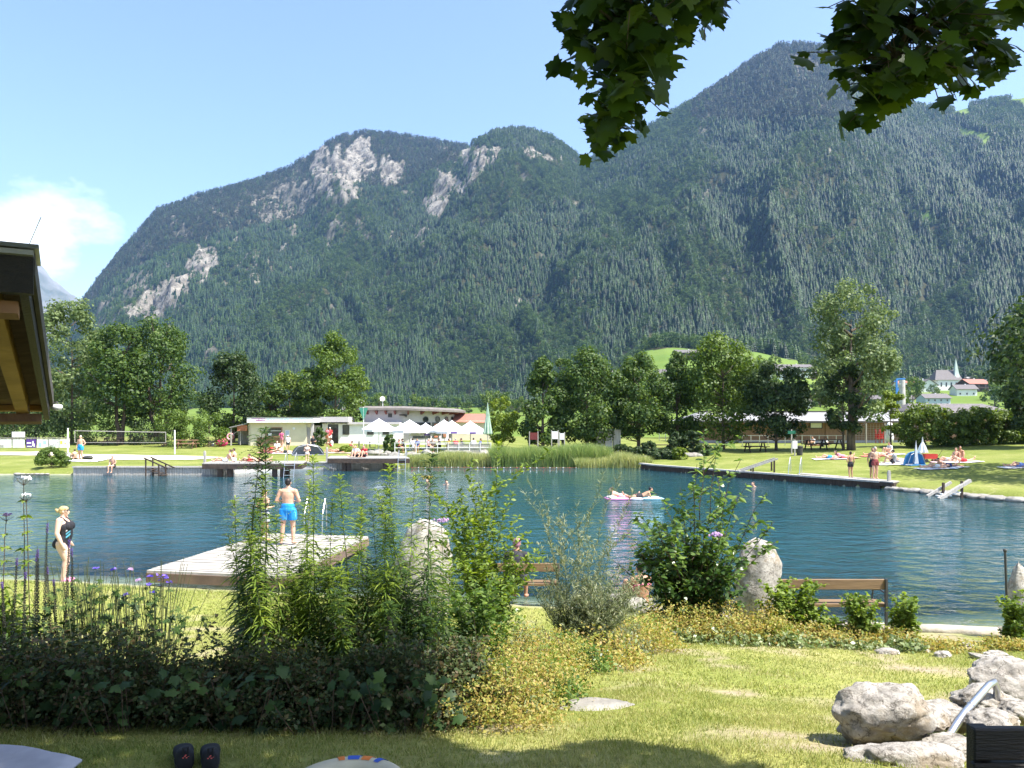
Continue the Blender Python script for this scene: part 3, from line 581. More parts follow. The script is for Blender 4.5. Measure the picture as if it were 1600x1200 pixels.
# ------------------------------------------------------------------ reeds
def blades(name, P, Lg, Wd, lean, r, m, bend=.35, parent=None, seg=2, tilt=0):
    n = len(P); a = r.uniform(0, 2*PI, n); d = np.stack([np.cos(a), np.sin(a)], 1); b = r.uniform(0, 2*PI, n); wv = np.stack([np.cos(b), np.sin(b), np.zeros(n)], 1)
    rows = []
    for k in range(seg+1):
        f = k/seg; off = (lean*(f**1.8))[:, None]*d*Lg[:, None]; p = P.copy(); p[:, :2] += off; p[:, 2] += Lg*f*(1-bend*.3*f)
        if k == seg: rows.append(p[:, None, :])
        else: w_ = (Wd*(1-.35*f))[:, None]*wv*.5; rows.append(np.stack([p-w_, p+w_], 1))
    V = np.concatenate(rows, 1).reshape(-1, 3); st = 2*seg+1; base = np.arange(n)*st; F = []
    for k in range(seg-1): F.append(np.stack([base+2*k, base+2*k+1, base+2*k+3, base+2*k+2], 1))
    quads = np.concatenate(F) if F else np.zeros((0, 4), int); k = 2*(seg-1); tri = np.stack([base+k, base+k+1, base+k+2, base+k+2], 1)
    F = np.concatenate([quads, tri])
    me = bpy.data.meshes.new(name); F3 = np.concatenate([quads[:, [0, 1, 2]], quads[:, [0, 2, 3]], tri[:, :3]])
    return link(name, mesh_np(name, V, F3), m, parent)
M_reed = leaf_mat('reed_leaves', [(.13, .21, .06), (.22, .30, .09), (.34, .38, .14)], noise=.5, nscale=.5)
M_reed2 = leaf_mat('sedge_leaves', [(.22, .28, .09), (.33, .36, .13), (.45, .44, .20)], noise=.5, nscale=.5)
def reed_patch(name, x0, x1, y0, y1, hfun, n, m, label, wd=.035):
    x = rng.uniform(x0, x1, n); y = rng.uniform(y0, y1, n); z = np.zeros(n)-.1; h = hfun(x)*rng.uniform(.65, 1.1, n)
    o = blades(name, np.stack([x, y, z], 1), h, np.full(n, wd), rng.uniform(.05, .4, n), rng, m, seg=3)
    return tag(o, label, 'reeds', kind='stuff')
reed_patch('reeds', -1.5, 7.3, 56.2, 58.8, lambda x: 1.55+.5*(fbm(x*.7, x*0, 2))+.1*(x > 1), 15000, M_reed, 'dense tall green reeds at the far water edge below the tree row')
reed_patch('reeds', -8.0, -1.0, 56.6, 58.8, lambda x: 1.0+.5*(fbm(x*.8, x*0+4, 2)), 8500, M_reed2, 'lower yellow-green reeds left of the tall green reeds')
reed_patch('sedges', 4.6, 10.1, 55.0, 57.6, lambda x: .75+.5*fbm(x*.8, x*0+9, 2)+.5*np.exp(-((x-8)/.8)**2), 6500, M_reed2, 'pale yellowish sedges at the right end of the reed bed')
reed_patch('sedges', -13, -7.5, 55.5, 60, lambda x: .6+.4*fbm(x*.8, x*0+3, 2), 4500, M_reed2, 'short bright sedges behind the second pier')
# ------------------------------------------------------------------ buildings on the far shore
M_white = mat('white_render', (.80, .79, .76), (.72, .71, .68), scale=1.5, rough=.85)
M_cream = mat('cream_render', (.66, .60, .44), (.60, .54, .40), scale=1.5, rough=.85)
M_grey = mat('grey_render', (.50, .47, .47), (.44, .41, .42), scale=1.5, rough=.85)
M_dark = mat('dark_metal', (.06, .055, .05), (.04, .04, .04), scale=5, rough=.5)
M_glass = mat('window_glass', (.045, .05, .055), (.02, .025, .03), scale=2, rough=.12, spec=.8)
M_wood = mat('brown_boards', (.34, .20, .12), (.22, .125, .075), scale=3, rough=.8, stretch=(9, 1, .4), bump=.3)
M_woodd = mat('dark_wood', (.075, .05, .035), (.035, .025, .02), scale=5, rough=.8, stretch=(1, 6, 1), bump=.4)
M_greywood = mat('weathered_wood', (.46, .43, .39), (.30, .28, .25), scale=4, rough=.85, stretch=(6, 1, .5), bump=.4)
M_redroof = mat('red_tiles', (.36, .15, .11), (.28, .11, .08), scale=6, rough=.8, bump=.4, stretch=(1, 4, 1))
M_greyroof = mat('grey_sheet_roof', (.30, .29, .285), (.23, .225, .22), scale=1.2, rough=.6)
M_slate = mat('slate_roof', (.17, .15, .15), (.10, .09, .09), scale=4, rough=.8)
M_canvas = mat('white_canvas', (.84, .84, .83), (.78, .78, .78), scale=2, rough=.8)
M_steel = mat('steel', (.62, .63, .65), (.5, .5, .52), scale=9, rough=.3, metal=.9)
M_wpaint = mat('white_paint', (.80, .80, .78), (.72, .72, .70), scale=6, rough=.5)
M_red = mat('red_paint', (.55, .05, .04), (.42, .04, .03), scale=5, rough=.5)
M_orange = mat('terracotta_paint', (.42, .16, .08), (.34, .12, .06), scale=3, rough=.8)
M_green = mat('green_cloth', (.07, .28, .20), (.05, .22, .15), scale=3, rough=.8)
M_blue = mat('blue_cloth', (.05, .22, .55), (.04, .17, .45), scale=3, rough=.7)
M_purple = mat('purple_print', (.12, .05, .30), (.08, .03, .22), scale=3, rough=.6)
M_stone = mat('pale_stone', (.34, .32, .28), (.18, .165, .145), scale=2.2, rough=.95, bump=1.5, bscale=6)
M_sand = mat('sand', (.62, .56, .45), (.50, .45, .35), scale=2, rough=.95)
M_bluegrey = mat('blue_grey_render', (.45, .52, .58), (.40, .46, .52), scale=2)
M_letter = mat('light_blue_lettering', (.42, .68, .80), (.36, .62, .76), scale=3, rough=.6)
M_magenta = mat('magenta_lettering', (.40, .05, .30), (.30, .04, .26), scale=3, rough=.6)

def window(parent, c, wd, ht, M=None, frame=M_dark, nrm=-1):
    """c = centre on the wall's face (wall faces -y locally)"""
    f = MB(); x, y, z = c; t = .07
    f.box((x, y-.02, z+ht/2), (wd+t, .08, t)); f.box((x, y-.02, z-ht/2), (wd+t, .10, t)); f.box((x-wd/2, y-.02, z), (t, .08, ht-t)); f.box((x+wd/2, y-.02, z), (t, .08, ht-t))
    w_ = f.build('window', frame, parent); p = MB(); p.box((x, y-.008, z), (wd-t, .012, ht-t)); p.build('pane', M_glass, w_); return w_
# ticket kiosk
def kiosk():
    Y = 75; x0 = X(388, Y); z0 = ground(X(440, Y), Y); rt = empty('kiosk', (x0, Y, z0-.02), R(6), 'cream kiosk with white flat roof edge and a serving hatch', 'kiosk')
    Wk = (489-388)/1200*Y*1.0; H = Z(652, Y)-z0; x1 = Wk-.75
    hx0, hx1, hz0, hz1 = 1.75, 3.15, .95, 1.75
    m = MB(); d = 3.4
    m.box((hx0/2+.1, .12, (H-.5)/2), (hx0-.2, .24, H-.5)); m.box(((hx1+x1)/2, .12, (H-.5)/2), (x1-hx1, .24, H-.5)); m.box(((hx0+hx1)/2, .12, hz0/2), (hx1-hx0, .24, hz0)); m.box(((hx0+hx1)/2, .12, (hz1+H-.5)/2), (hx1-hx0, .24, H-.5-hz1))
    m.box((.12, d/2+.12, (H-.5)/2), (.24, d, H-.5)); m.box((x1-.12, d/2+.12, (H-.5)/2), (.24, d, H-.5)); m.box((x1/2, d+.2, (H-.5)/2), (x1-.5, .2, H-.5))
    m.build('wall', M_cream, rt)
    f = MB(); f.box((Wk/2, 1.6, H-.25), (Wk, 4.4, .5)); r = f.build('roof', M_wpaint, rt); f = MB(); f.box((Wk/2, 1.6, H+.03), (Wk+.08, 4.5, .06)); f.build('roof_edge', M_dark, r)
    hm_ = MB(); t = .08; zc = (hz0+hz1)/2
    hm_.box(((hx0+hx1)/2, -.03, hz1+.04), (hx1-hx0+.2, .12, t)); hm_.box((hx0-.04, -.03, zc), (t, .12, hz1-hz0)); hm_.box((hx1+.04, -.03, zc), (t, .12, hz1-hz0)); hm_.box(((hx0+hx1)/2, -.10, hz0-.03), (hx1-hx0+.3, .34, .06))
    h_ = hm_.build('serving_hatch', M_wood, rt); q = MB(); q.box(((hx0+hx1)/2, .20, zc), (hx1-hx0, .02, hz1-hz0)); q.build('dark_interior', M_glass, h_)
    q = MB(); q.box(((hx0+hx1)/2, .06, zc+.12), (hx1-hx0-.1, .03, .05)); q.box((hx0+.3, .06, hz0+.16), (.32, .03, .26)); q.build('shelf_and_card', M_wpaint, h_)
    q = MB(); q.box((1.6, -.03, .42), (1.5, .05, .8)); q.box((2.9, -.03, .40), (1.0, .05, .74)); q.build('counter_front', M_wood, rt)
    q = MB(); q.box((3.72, -.02, 1.22), (.42, .03, .62)); p_ = q.build('notice', M_wpaint, rt)
    q = MB(); [q.box((3.72, -.04, 1.45-.09*k), (.32, .01, .03)) for k in range(5)]; q.build('printed_lines', M_blue, p_)
    q = MB(); q.lathe([(.0, -.03), (.12, -.03), (.12, .03), (0, .03)], 12, (0, 0, 0)); o = q.build('wall_lamp', M_wpaint, rt); o.rotation_euler = (R(90), 0, 0); o.location = (4.35, -.05, 1.7)
    q = MB(); q.box((Wk-.2, .2, (H-.5)/2), (.22, .3, H-.5)); q.box((Wk-.62, .5, .9), (.3, .3, 1.8)); q.build('corner_pillar', M_grey, rt)
    # lettering on the roof edge: small unreadable strokes in the photo, kept as the same coloured marks
    q = MB(); r2 = random.Random(3)
    for (xa, xb, zz, st) in ((.45, 1.75, H-.12, .05), (.85, 1.75, H-.29, .075)):
        x = xa
        while x < xb: wv = r2.uniform(.04, .1); q.box((x+wv/2, -.612, zz+r2.uniform(-.012, .012)), (wv, .012, st*r2.uniform(.7, 1.2))); x += wv+.02
    q.build('magenta_lettering', M_magenta, r)
    q = MB(); x = 1.95
    while x < Wk-.65:
        hh = r2.uniform(.16, .27); zc = H-.25; k = r2.choice('oulnc')
        if k in 'oc': q.box((x+.07, -.612, zc+hh/2), (.13, .012, .03)); q.box((x+.07, -.612, zc-hh/2), (.13, .012, .03)); q.box((x, -.612, zc), (.03, .012, hh-.04))
        if k in 'ol': q.box((x+.15, -.613, zc), (.03, .012, hh-.04))
        if k in 'un': q.box((x, -.612, zc), (.03, .012, hh)); q.box((x+.14, -.612, zc), (.03, .012, hh)); q.box((x+.07, -.613, zc+(hh/2 if k == 'n' else -hh/2)), (.11, .012, .03))
        x += r2.uniform(.24, .3)
    q.build('light_blue_lettering', M_letter, r)
    # lean-to
    q = MB(); q.add([(-1.75, -.3, 1.75), (-.05, -.3, 2.15), (-.05, 3, 2.15), (-1.75, 3, 1.75), (-1.75, -.3, 1.83), (-.05, -.3, 2.23), (-.05, 3, 2.23), (-1.75, 3, 1.83)], [(0, 3, 2, 1), (4, 5, 6, 7), (0, 1, 5, 4), (1, 2, 6, 5), (2, 3, 7, 6), (3, 0, 4, 7)])
    l = q.build('lean_to_roof', M_greyroof, rt); q = MB(); q.box((-1.6, -.1, .87), (.12, .12, 1.75)); q.box((-.8, 2.4, .9), (1.5, .1, 1.7)); q.bar((-1.5, .0, 1.1), (-.7, .0, 1.65), .05); q.bar((-.75, 0, .1), (-.75, 0, 1.75), .06); q.build('lean_to_post', M_greywood, rt)
    q = MB(); q.box((-.55, -.14, 1.75), (.95, .06, .55)); q.build('orange_panel', M_orange, rt)
kiosk()
# low white changing-room building joined to the round pavilion
def low_building():
    Y = 80; xa = X(489, Y); z0 = ground(xa, Y); rt = empty('pavilion', (xa, Y, z0-.05), R(3), 'white cafe pavilion with low wing and a curved overhanging roof on rafters', 'pavilion')
    s = Y/1200; W1 = (620-489)*s; H = Z(652, Y)-z0; H2 = Z(661, Y)-z0
    m = MB(); dx0, dx1 = (505-489)*s+.45, (520-489)*s+.55
    xs_ = .95
    m.box(((dx0+xs_)/2, .15, H2/2), (dx0-xs_, .3, H2)); m.box(((dx1+W1+.6)/2, .15, H2/2), (W1+.6-dx1, .3, H2)); m.box(((dx0+dx1)/2, .15, (2.05+H2)/2), (dx1-dx0, .3, H2-2.05)); m.box((W1/2+.4, 3, H2/2), (W1-1.2, 5.2, H2-.02))
    m.build('wall', M_white, rt)
    q = MB(); q.box((W1*.22, 1.5, H-.18), (W1*.42, 4.4, .55)); q.box((W1*.72, 2.2, H2+.02), (W1*.62, 5, .22)); q.box((.45, .0, .95), (.6, .5, 1.9)); q.build('flat_roof', M_grey, rt)
    q = MB(); q.box(((dx0+dx1)/2, .22, 1.02), (dx1-dx0, .04, 2.04)); d_ = q.build('door', M_glass, rt); q = MB(); q.box((dx0+.12, .17, 1.0), (.03, .05, .25)); q.build('handle', M_steel, d_)
    for px in (540, 578, 602): window(rt, ((px-489)*s, 0, 1.45), .62, .95)
    q = MB(); q.box(((514-489)*s, -.04, 2.35), (.5, .06, .1)); q.build('lamp', M_grey, rt)
    # round drum wall of the cafe: a quarter drum at the right end of a straight upper wall
    cx, cy, Rr = (626-489)*s, 8.4, 5.45; zt0 = Z(640, Y)-z0; xl = (562-489)*s
    V = []; F = []; n = 30; a0, a1 = R(-90), R(60); q = MB()
    pl = [(xl, cy-Rr)]+[(cx+Rr*math.cos(a0+(a1-a0)*i/n), cy+Rr*math.sin(a0+(a1-a0)*i/n)) for i in range(n+1)]+[(xl, cy+4.7)]
    q.prism(pl, 0, zt0); q.build('drum_wall', M_grey, rt)
    Ro = Rr+1.25; k = [(xl-.6, cy-Ro)]+[(cx+Ro*math.cos(a), cy+Ro*math.sin(a)) for a in [a0+(R(65)-a0)*i/36 for i in range(37)]]+[(xl-.6, cy+5.6)]; m_ = len(k)
    dz = lambda x: -.0-.035*max(0, x-cx)**1.0
    V = [(x, y, zt0+.02+dz(x)) for x, y in k]+[(x, y, zt0+.24+dz(x)) for x, y in k]+[(cx+(x-cx)*.9, cy+(y-cy)*.9, zt0+.46+dz(x)) for x, y in k]
    q = MB(); q.add(V, [tuple(range(m_-1, -1, -1)), tuple(range(2*m_, 3*m_))]+[(i, (i+1) % m_, m_+(i+1) % m_, m_+i) for i in range(m_)]+[(m_+i, m_+(i+1) % m_, 2*m_+(i+1) % m_, 2*m_+i) for i in range(m_)])
    rf = q.build('roof', mat('grey_brown_roof', (.20, .175, .16), (.14, .125, .115), scale=2, rough=.7), rt)
    MR = mat('red_brown_timber', (.20, .06, .05), (.14, .045, .04), scale=5)
    dirs = [((xx, cy-Rr), (0, -1)) for xx in np.linspace(xl+.4, cx-.9, 4)]+[((cx+Rr*math.cos(a), cy+Rr*math.sin(a)), (math.cos(a), math.sin(a))) for a in [R(-85), R(-70), R(-55), R(-41), R(-27), R(-12), R(5)]]
    for (p0_, d_) in dirs:
        q = MB(); d3 = Vector((*d_, 0)); p0 = Vector((*p0_, zt0-.24)); p1 = p0+d3*1.12+Vector((0, 0, .13+dz(p0.x))); t_ = Vector((-d3.y, d3.x, 0))*.09
        q.add([p0-t_-Vector((0, 0, .2)), p0+t_-Vector((0, 0, .2)), p1+t_-Vector((0, 0, .02)), p1-t_-Vector((0, 0, .02)), p0-t_+Vector((0, 0, .18)), p0+t_+Vector((0, 0, .18)), p1+t_+Vector((0, 0, .08)), p1-t_+Vector((0, 0, .08))], [(0, 3, 2, 1), (4, 5, 6, 7), (0, 1, 5, 4), (1, 2, 6, 5), (2, 3, 7, 6), (3, 0, 4, 7)]); q.build('rafter', MR, rf)
    def on_drum(px):   # angle on the drum seen at that picture column
        x = (px-489)*s; return -math.acos(max(-.99, min(.985, (x-cx)/Rr))) if x > cx else R(-90)
    for px in (661, 680, 694, 703):
        a = on_drum(px); q = MB(); c = Vector((cx+math.cos(a)*Rr, cy+math.sin(a)*Rr, Z(653, Y)-z0-.1))
        q.lathe([(0, .05), (.27, .05), (.27, -.05)], 18); o = q.build('round_window', M_glass, rt); o.location = c; o.rotation_euler = Vector((math.cos(a), math.sin(a), 0)).to_track_quat('Z', 'Y').to_euler()
        q = MB(); q.lathe([(.26, .03), (.33, .03), (.33, .08), (.26, .08)], 18); q.build('window_ring', M_dark, o)
    q = MB(); q.box(((604-489)*s, cy-Rr, Z(648, Y)-z0), (.42, .1, .42)); q.build('small_square_window', M_dark, rt)
    q = MB(); c = Vector(((626-489)*s, cy-Rr-.35, Z(647.5, Y)-z0)); q.tube([c+Vector((-.45, 0, .02)), c+Vector((.1, 0, 0)), c+Vector((.4, 0, -.1))], [.05, .10, .17], 10); q.bar(c, c+Vector((0, .4, .1)), .05); q.build('floodlight', M_dark, rt)
    # ground-floor glazing of the cafe below the parasols
    for px, wd, mt in ((648, 1.0, M_glass), (662, 1.0, M_glass), (677, .9, M_orange), (690, .7, M_orange), (700, .6, M_glass)):
        a = on_drum(px); q = MB(); q.box((cx+math.cos(a)*(Rr+.03), cy+math.sin(a)*(Rr+.03), 1.35), (wd, .08, 1.7), rz=a+PI/2); o = q.build('cafe_window', M_glass, rt)
        if mt is not M_glass: q = MB(); q.box((cx+math.cos(a)*(Rr+.09), cy+math.sin(a)*(Rr+.09), 1.3), (wd*.55, .03, 1.5), rz=a+PI/2); q.build('curtain', M_orange, o)
    # rooftop things
    for (px, py, rr) in ((568, 632, .32), ):
        q = MB(); c = (X(px, Y+7)-xa, 7, zt0+.5); q.lathe([(.18, 0), (.18, .35), (.42, .4), (.44, .62), (.2, .68), (0, .68)], 14, c); q.build('roof_vent', M_wpaint, rt)
    for px, zz in ((601, zt0+.5), (540, H+.15)):
        q = MB(); c = Vector((X(px, Y+5)-xa, 5, zz)); q.tube([c, c+Vector((0, 0, .6))], .04, 6)
        q.lathe([(0, 0), (.16, .02), (.29, .08), (.29, .095), (.15, .05), (0, .025)], 16); o = q.build('satellite_dish', M_wpaint, rt)
        me = o.data; 
        for v in me.vertices:
            if v.co.z < .2 and abs(v.co.x) < .5 and abs(v.co.y) < .5:
                co = v.co.copy(); co = Matrix.Rotation(R(70), 3, 'X') @ co; v.co = co+c+Vector((0, -.05, .8))
    # red-roofed annex on the right
    xb = X(738, Y+8)-xa; q = MB(); q.box((xb+.3, 8, 1.2), (4.4, 3.4, 2.4)); q.build('annex_wall', M_cream, rt)
    q = MB(); q.add([(xb-2.2, 6, 2.25), (xb+2.0, 6, 2.15), (xb+1.9, 8.2, 3.2), (xb-2.0, 8.2, 3.2), (xb-2.2, 10.4, 2.25), (xb+2.0, 10.4, 2.15)], [(0, 1, 2, 3), (3, 2, 5, 4), (0, 3, 4), (1, 5, 2), (0, 4, 5, 1)]); q.build('red_roof', M_redroof, rt)
low_building()
# pennant-shaped green sign on a pole
def pennant():
    Y = 68; p = gp(568, 693, 60, 76); x = X(568, Y); z0 = ground(x, Y); rt = empty('pennant_sign', (x, Y, z0), 0, 'green upside-down triangle pennant on a white pole at the terrace', 'flag')
    q = MB(); q.tube([(0, 0, 0), (0, 0, Z(636, Y)-z0)], .035, 8); q.build('pole', M_wpaint, rt)
    zt = Z(637, Y)-z0; w_ = .52; q = MB(); q.add([(-w_/1.3, -.03, zt), (w_/1.3, -.03, zt), (0, -.03, zt-1.15), (-w_/1.3, .03, zt), (w_/1.3, .03, zt), (0, .03, zt-1.15)], [(0, 2, 1), (3, 4, 5), (0, 1, 4, 3), (1, 2, 5, 4), (2, 0, 3, 5)]); q.build('pennant', M_green, rt)
pennant()
# terrace parasols
def parasol(px, Y, top, wpx, label, valance=None):
    wpx = wpx*1.14
    x = X(px, Y); z0 = ground(x, Y); rt = empty('parasol', (x, Y, z0), R(12), label, 'parasol', 'open white parasols on the cafe terrace')
    H = Z(top, Y)-z0; hw = wpx/2/1200*Y; e = H-.95
    q = MB(); n = 8; V = [(0, 0, H)]
    for i in range(n): a = 2*PI*i/n+PI/8; V.append((hw*math.cos(a), hw*math.sin(a), e))
    for i in range(n): a = 2*PI*i/n+PI/8; V.append((hw*1.0*math.cos(a), hw*math.sin(a), e-.22))
    V += [(0, 0, H-.03)]; F = [(0, 1+i, 1+(i+1) % n) for i in range(n)]+[(1+i, 1+n+i, 1+n+(i+1) % n, 1+(i+1) % n) for i in range(n)]
    q.add(V, F); c = q.build('canopy', M_canvas, rt)
    if valance: q = MB(); q.box((0, -hw*.93, e-.12), (.55, .02, .14)); q.build('printed_panel', M_purple, c)
    q = MB(); q.tube([(0, 0, 0), (0, 0, H+.05)], .035, 8); q.box((0, 0, .06), (.7, .7, .12)); q.build('pole', M_wpaint, rt)
    q = MB()
    for i in range(n): a = 2*PI*i/n+PI/8; q.bar((0, 0, e+.1), (hw*.97*math.cos(a), hw*.97*math.sin(a), e-.02), .025)
    q.build('ribs', M_greywood, rt)
parasol(592, 70, 654, 50, 'leftmost open white parasol, in front of the small square windows')
parasol(640, 70, 656, 52, 'white parasol beside the railing end, left of the round windows')
parasol(665, 72, 661, 44, 'white parasol partly hidden between two others below the first round window', 1)
parasol(694, 71, 656, 46, 'white parasol directly below the last round windows', 1)
parasol(706, 69, 657, 46, 'white parasol overlapping its neighbour, with a small purple panel', 1)
parasol(735, 71, 658, 46, 'rightmost open parasol, in front of the red annex roof', 1)
def furled(px, Y, top, wpx, label, m1, H0=None):
    x = X(px, Y); z0 = ground(x, Y); rt = empty('closed_parasol', (x, Y, z0), 0, label, 'parasol'); H = Z(top, Y)-z0; w_ = wpx/2/1200*Y
    q = MB(); n = 16; V = []; rows = [(.03, H), (.05, H-.25), (w_*.55, H*.66), (w_, H*.40), (w_*.8, H*.38)]
    for (r, z) in rows:
        for k in range(n): a = 2*PI*k/n; rr = r*(1 if k % 2 == 0 else .62); V.append((rr*math.cos(a), rr*math.sin(a), z))
    F = [(i*n+k, i*n+(k+1) % n, (i+1)*n+(k+1) % n, (i+1)*n+k) for i in range(len(rows)-1) for k in range(n)]
    q.add(V, F); q.build('canopy', m1, rt); q = MB(); q.tube([(0, 0, 0), (0, 0, H+.06)], .03, 8); q.box((0, 0, .05), (.5, .5, .1)); q.build('pole', M_steel, rt); return rt
furled(762, 66, 630, 15, 'furled pale green and white parasol at the right end of the terrace', mat('pale_green_canvas', (.42, .55, .42), (.30, .42, .32), scale=2))
# terrace railing
def railing():
    Y = 64; a, b = gp(617, 699.5, 58, 70), gp(767, 699, 58, 70); Y = 64; xa, xb = X(617, Y), X(767, Y); z0 = ground((xa+xb)/2, Y); rt = empty('terrace_railing', (xa, Y, z0), 0, 'white metal railing along the cafe terrace edge', 'railing')
    n = 9; Ln = xb-xa
    for i in range(n+1): q = MB(); q.box((Ln*i/n, 0, .5), (.06, .06, 1.0)); q.build('post', M_wpaint, rt)
    for z in (1.02, .62): q = MB(); q.box((Ln/2, 0, z), (Ln+.1, .07, .05)); q.build('rail', M_wpaint, rt)
    q = MB()
    for i in range(54): q.box((Ln*.55+Ln*.45*i/53, .02, .48), (.06, .02, .9))
    q.build('slat_panel', M_greywood, rt)
railing()
# stones between terrace and reeds
def rock_mesh(name, seed, s, rough_=.25, sub=3, flat=1.0):
    bm = bmesh.new(); bmesh.ops.create_icosphere(bm, subdivisions=sub, radius=1); r = random.Random(seed); from mathutils import noise as nz_
    off = Vector((r.uniform(0, 50), r.uniform(0, 50), r.uniform(0, 50)))
    planes = [(Vector((r.gauss(0, 1), r.gauss(0, 1), r.gauss(0, 1))).normalized(), r.uniform(.62, .92)) for _ in range(9)]
    for v in bm.verts:
        p = v.co.copy()
        for n_, d in planes:
            t = p.dot(n_)-d
            if t > 0: p -= n_*t*.85
        p *= 1+rough_*(nz_.fractal(p*1.3+off, .8, 2.0, 5))+rough_*.25*nz_.noise(p*6+off)
        v.co = Vector((p.x*s[0], p.y*s[1], p.z*s[2]))
    me = bpy.data.meshes.new(name); bm.to_mesh(me); bm.free(); me.polygons.foreach_set('use_smooth', [True]*len(me.polygons)); return me
rms = [rock_mesh('bank_stone', 900+i, (.55, .42, .33), .2, 2) for i in range(4)]
for me in rms: me.materials.append(M_stone)
r_ = random.Random(8); SG = 'pale stones stacked below the cafe terrace'
for i in range(34):
    px = 560+i*6.4+r_.uniform(-2, 2); Y = 61.5+r_.uniform(-.8, 1.2); o = bpy.data.objects.new('bank_stone', rms[i % 4]); COL.objects.link(o)
    x = X(px, Y); o.location = (x, Y, ground(x, Y)+.12+r_.uniform(0, .22)); o.rotation_euler = (r_.uniform(-.3, .3), r_.uniform(-.3, .3), r_.uniform(0, 6)); s = r_.uniform(.6, 1.25); o.scale = (s, s, s*.9)
    tag(o, 'pale rock in the stone bank below the cafe terrace', 'rock', SG)
for i in range(22):
    px = 985+i*5; Y = 59.5+r_.uniform(-.8, .8); o = bpy.data.objects.new('bank_stone', rms[i % 4]); COL.objects.link(o); x = X(px, Y); o.location = (x, Y, ground(x, Y)+.05); o.rotation_euler = (0, 0, r_.uniform(0, 6)); s = r_.uniform(.5, 1); o.scale = (s, s, s)
    tag(o, 'rock on the shaded bank right of the reeds', 'rock', 'rocks on the shaded bank')
# long barn with wide grey roof
def barn():
    Y = 84; xa, xb = X(1092, Y), X(1425, Y); z0 = ground(X(1250, Y), Y); rt = empty('barn', (xa, Y, z0-.05), R(0), 'long low brown wooden barn with a wide pale grey roof', 'barn'); Ln = xb-xa
    he = Z(657, Y-1.5)-z0; hr = Z(643, Y+3)-z0
    m = MB(); m.box((Ln/2, 3.2, he/2+.05), (Ln, 6, he+.1)); m.build('wall', M_wood, rt)
    q = MB(); x0, x1 = X(1072, Y)-xa, Ln+.6; e = he
    q.add([(x0, -1.6, e), (x1, -1.6, e), (x1, 3.2, hr), (x0+2.2, 3.2, hr), (x0, 8, e), (x1, 8, e)], [(0, 1, 2, 3), (3, 2, 5, 4), (0, 3, 4)]); rf = q.build('roof', M_greyroof, rt)
    q = MB(); q.box(((x0+x1)/2, -1.62, e-.1), (x1-x0, .08, .16)); q.build('gutter', M_dark, rf); q = MB(); q.box(((x0+2.2+x1)/2, 3.2, hr+.05), (x1-x0-2.2, .3, .14)); q.build('ridge_cap', M_dark, rf)
    q = MB(); q.box((Ln/2, .17, .15), (Ln, .08, .3)); q.build('stone_base', M_grey, rt)
    for px, wd in ((1276, 1.3), (1330, 1.2), (1342, .5)):
        w_ = window(rt, (X(px, Y)-xa, .16, 1.95 if px != 1342 else 1.8), wd, .62, frame=M_dark); q = MB(); q.box((X(px, Y)-xa, .13, 1.95 if px != 1342 else 1.8), (wd-.12, .015, .5)); q.build('white_blind', M_wpaint, w_)
    for px, wd in ((1112, .9), (1120, .7)): window(rt, (X(px, Y)-xa, .16, 1.9), wd, .5)
    for px in (1297, 1258): q = MB(); q.box((X(px, Y)-xa, .12, 1.0), (.9, .08, 2.0)); q.build('door', M_wood, rt)
barn()
# playground fence with mesh, posts
def fences():
    def fence(name, pxa, pxb, Y, h, n, label, mt, rails, mesh_=False, pr=.04):
        xa, xb = X(pxa, Y), X(pxb, Y); z0 = ground((xa+xb)/2, Y); rt = empty(name, (xa, Y, z0-.02), 0, label, 'fence'); Ln = xb-xa
        for i in range(n+1): q = MB(); q.tube([(Ln*i/n, 0, 0), (Ln*i/n, 0, h)], pr, 6); q.build('post', mt, rt)
        for z in rails: q = MB(); q.bar((0, 0, z), (Ln, 0, z), .05); q.build('rail', mt, rt)
        if mesh_:
            q = MB(); k = int(Ln/.25)
            for i in range(k): q.bar((Ln*i/k, 0, .05), (Ln*i/k, 0, h-.05), .012)
            for i in range(int(h/.2)): q.bar((0, 0, .1+i*.2), (Ln, 0, .1+i*.2), .012)
            q.build('wire_mesh', M_steel, rt)
        return rt
    fence('wire_fence', 1324, 1470, 66, 1.75, 5, 'tall wire mesh fence with pale posts beside the tallest tree', M_greywood, (), True, .06)
    fence('paddock_fence', 1160, 1320, 72, 1.0, 12, 'pale metal paddock fence in front of the barn', M_steel, (.95, .5))
    fence('bank_railing', 884, 1062, 61, .85, 10, 'dark wooden railing along the bank under the tree row', M_woodd, (.8, .42))
    fence('paddock_fence', 1030, 1090, 90, 1.0, 6, 'pale fence seen between the dark bushes and the barn', M_steel, (.95, .5))
fences()
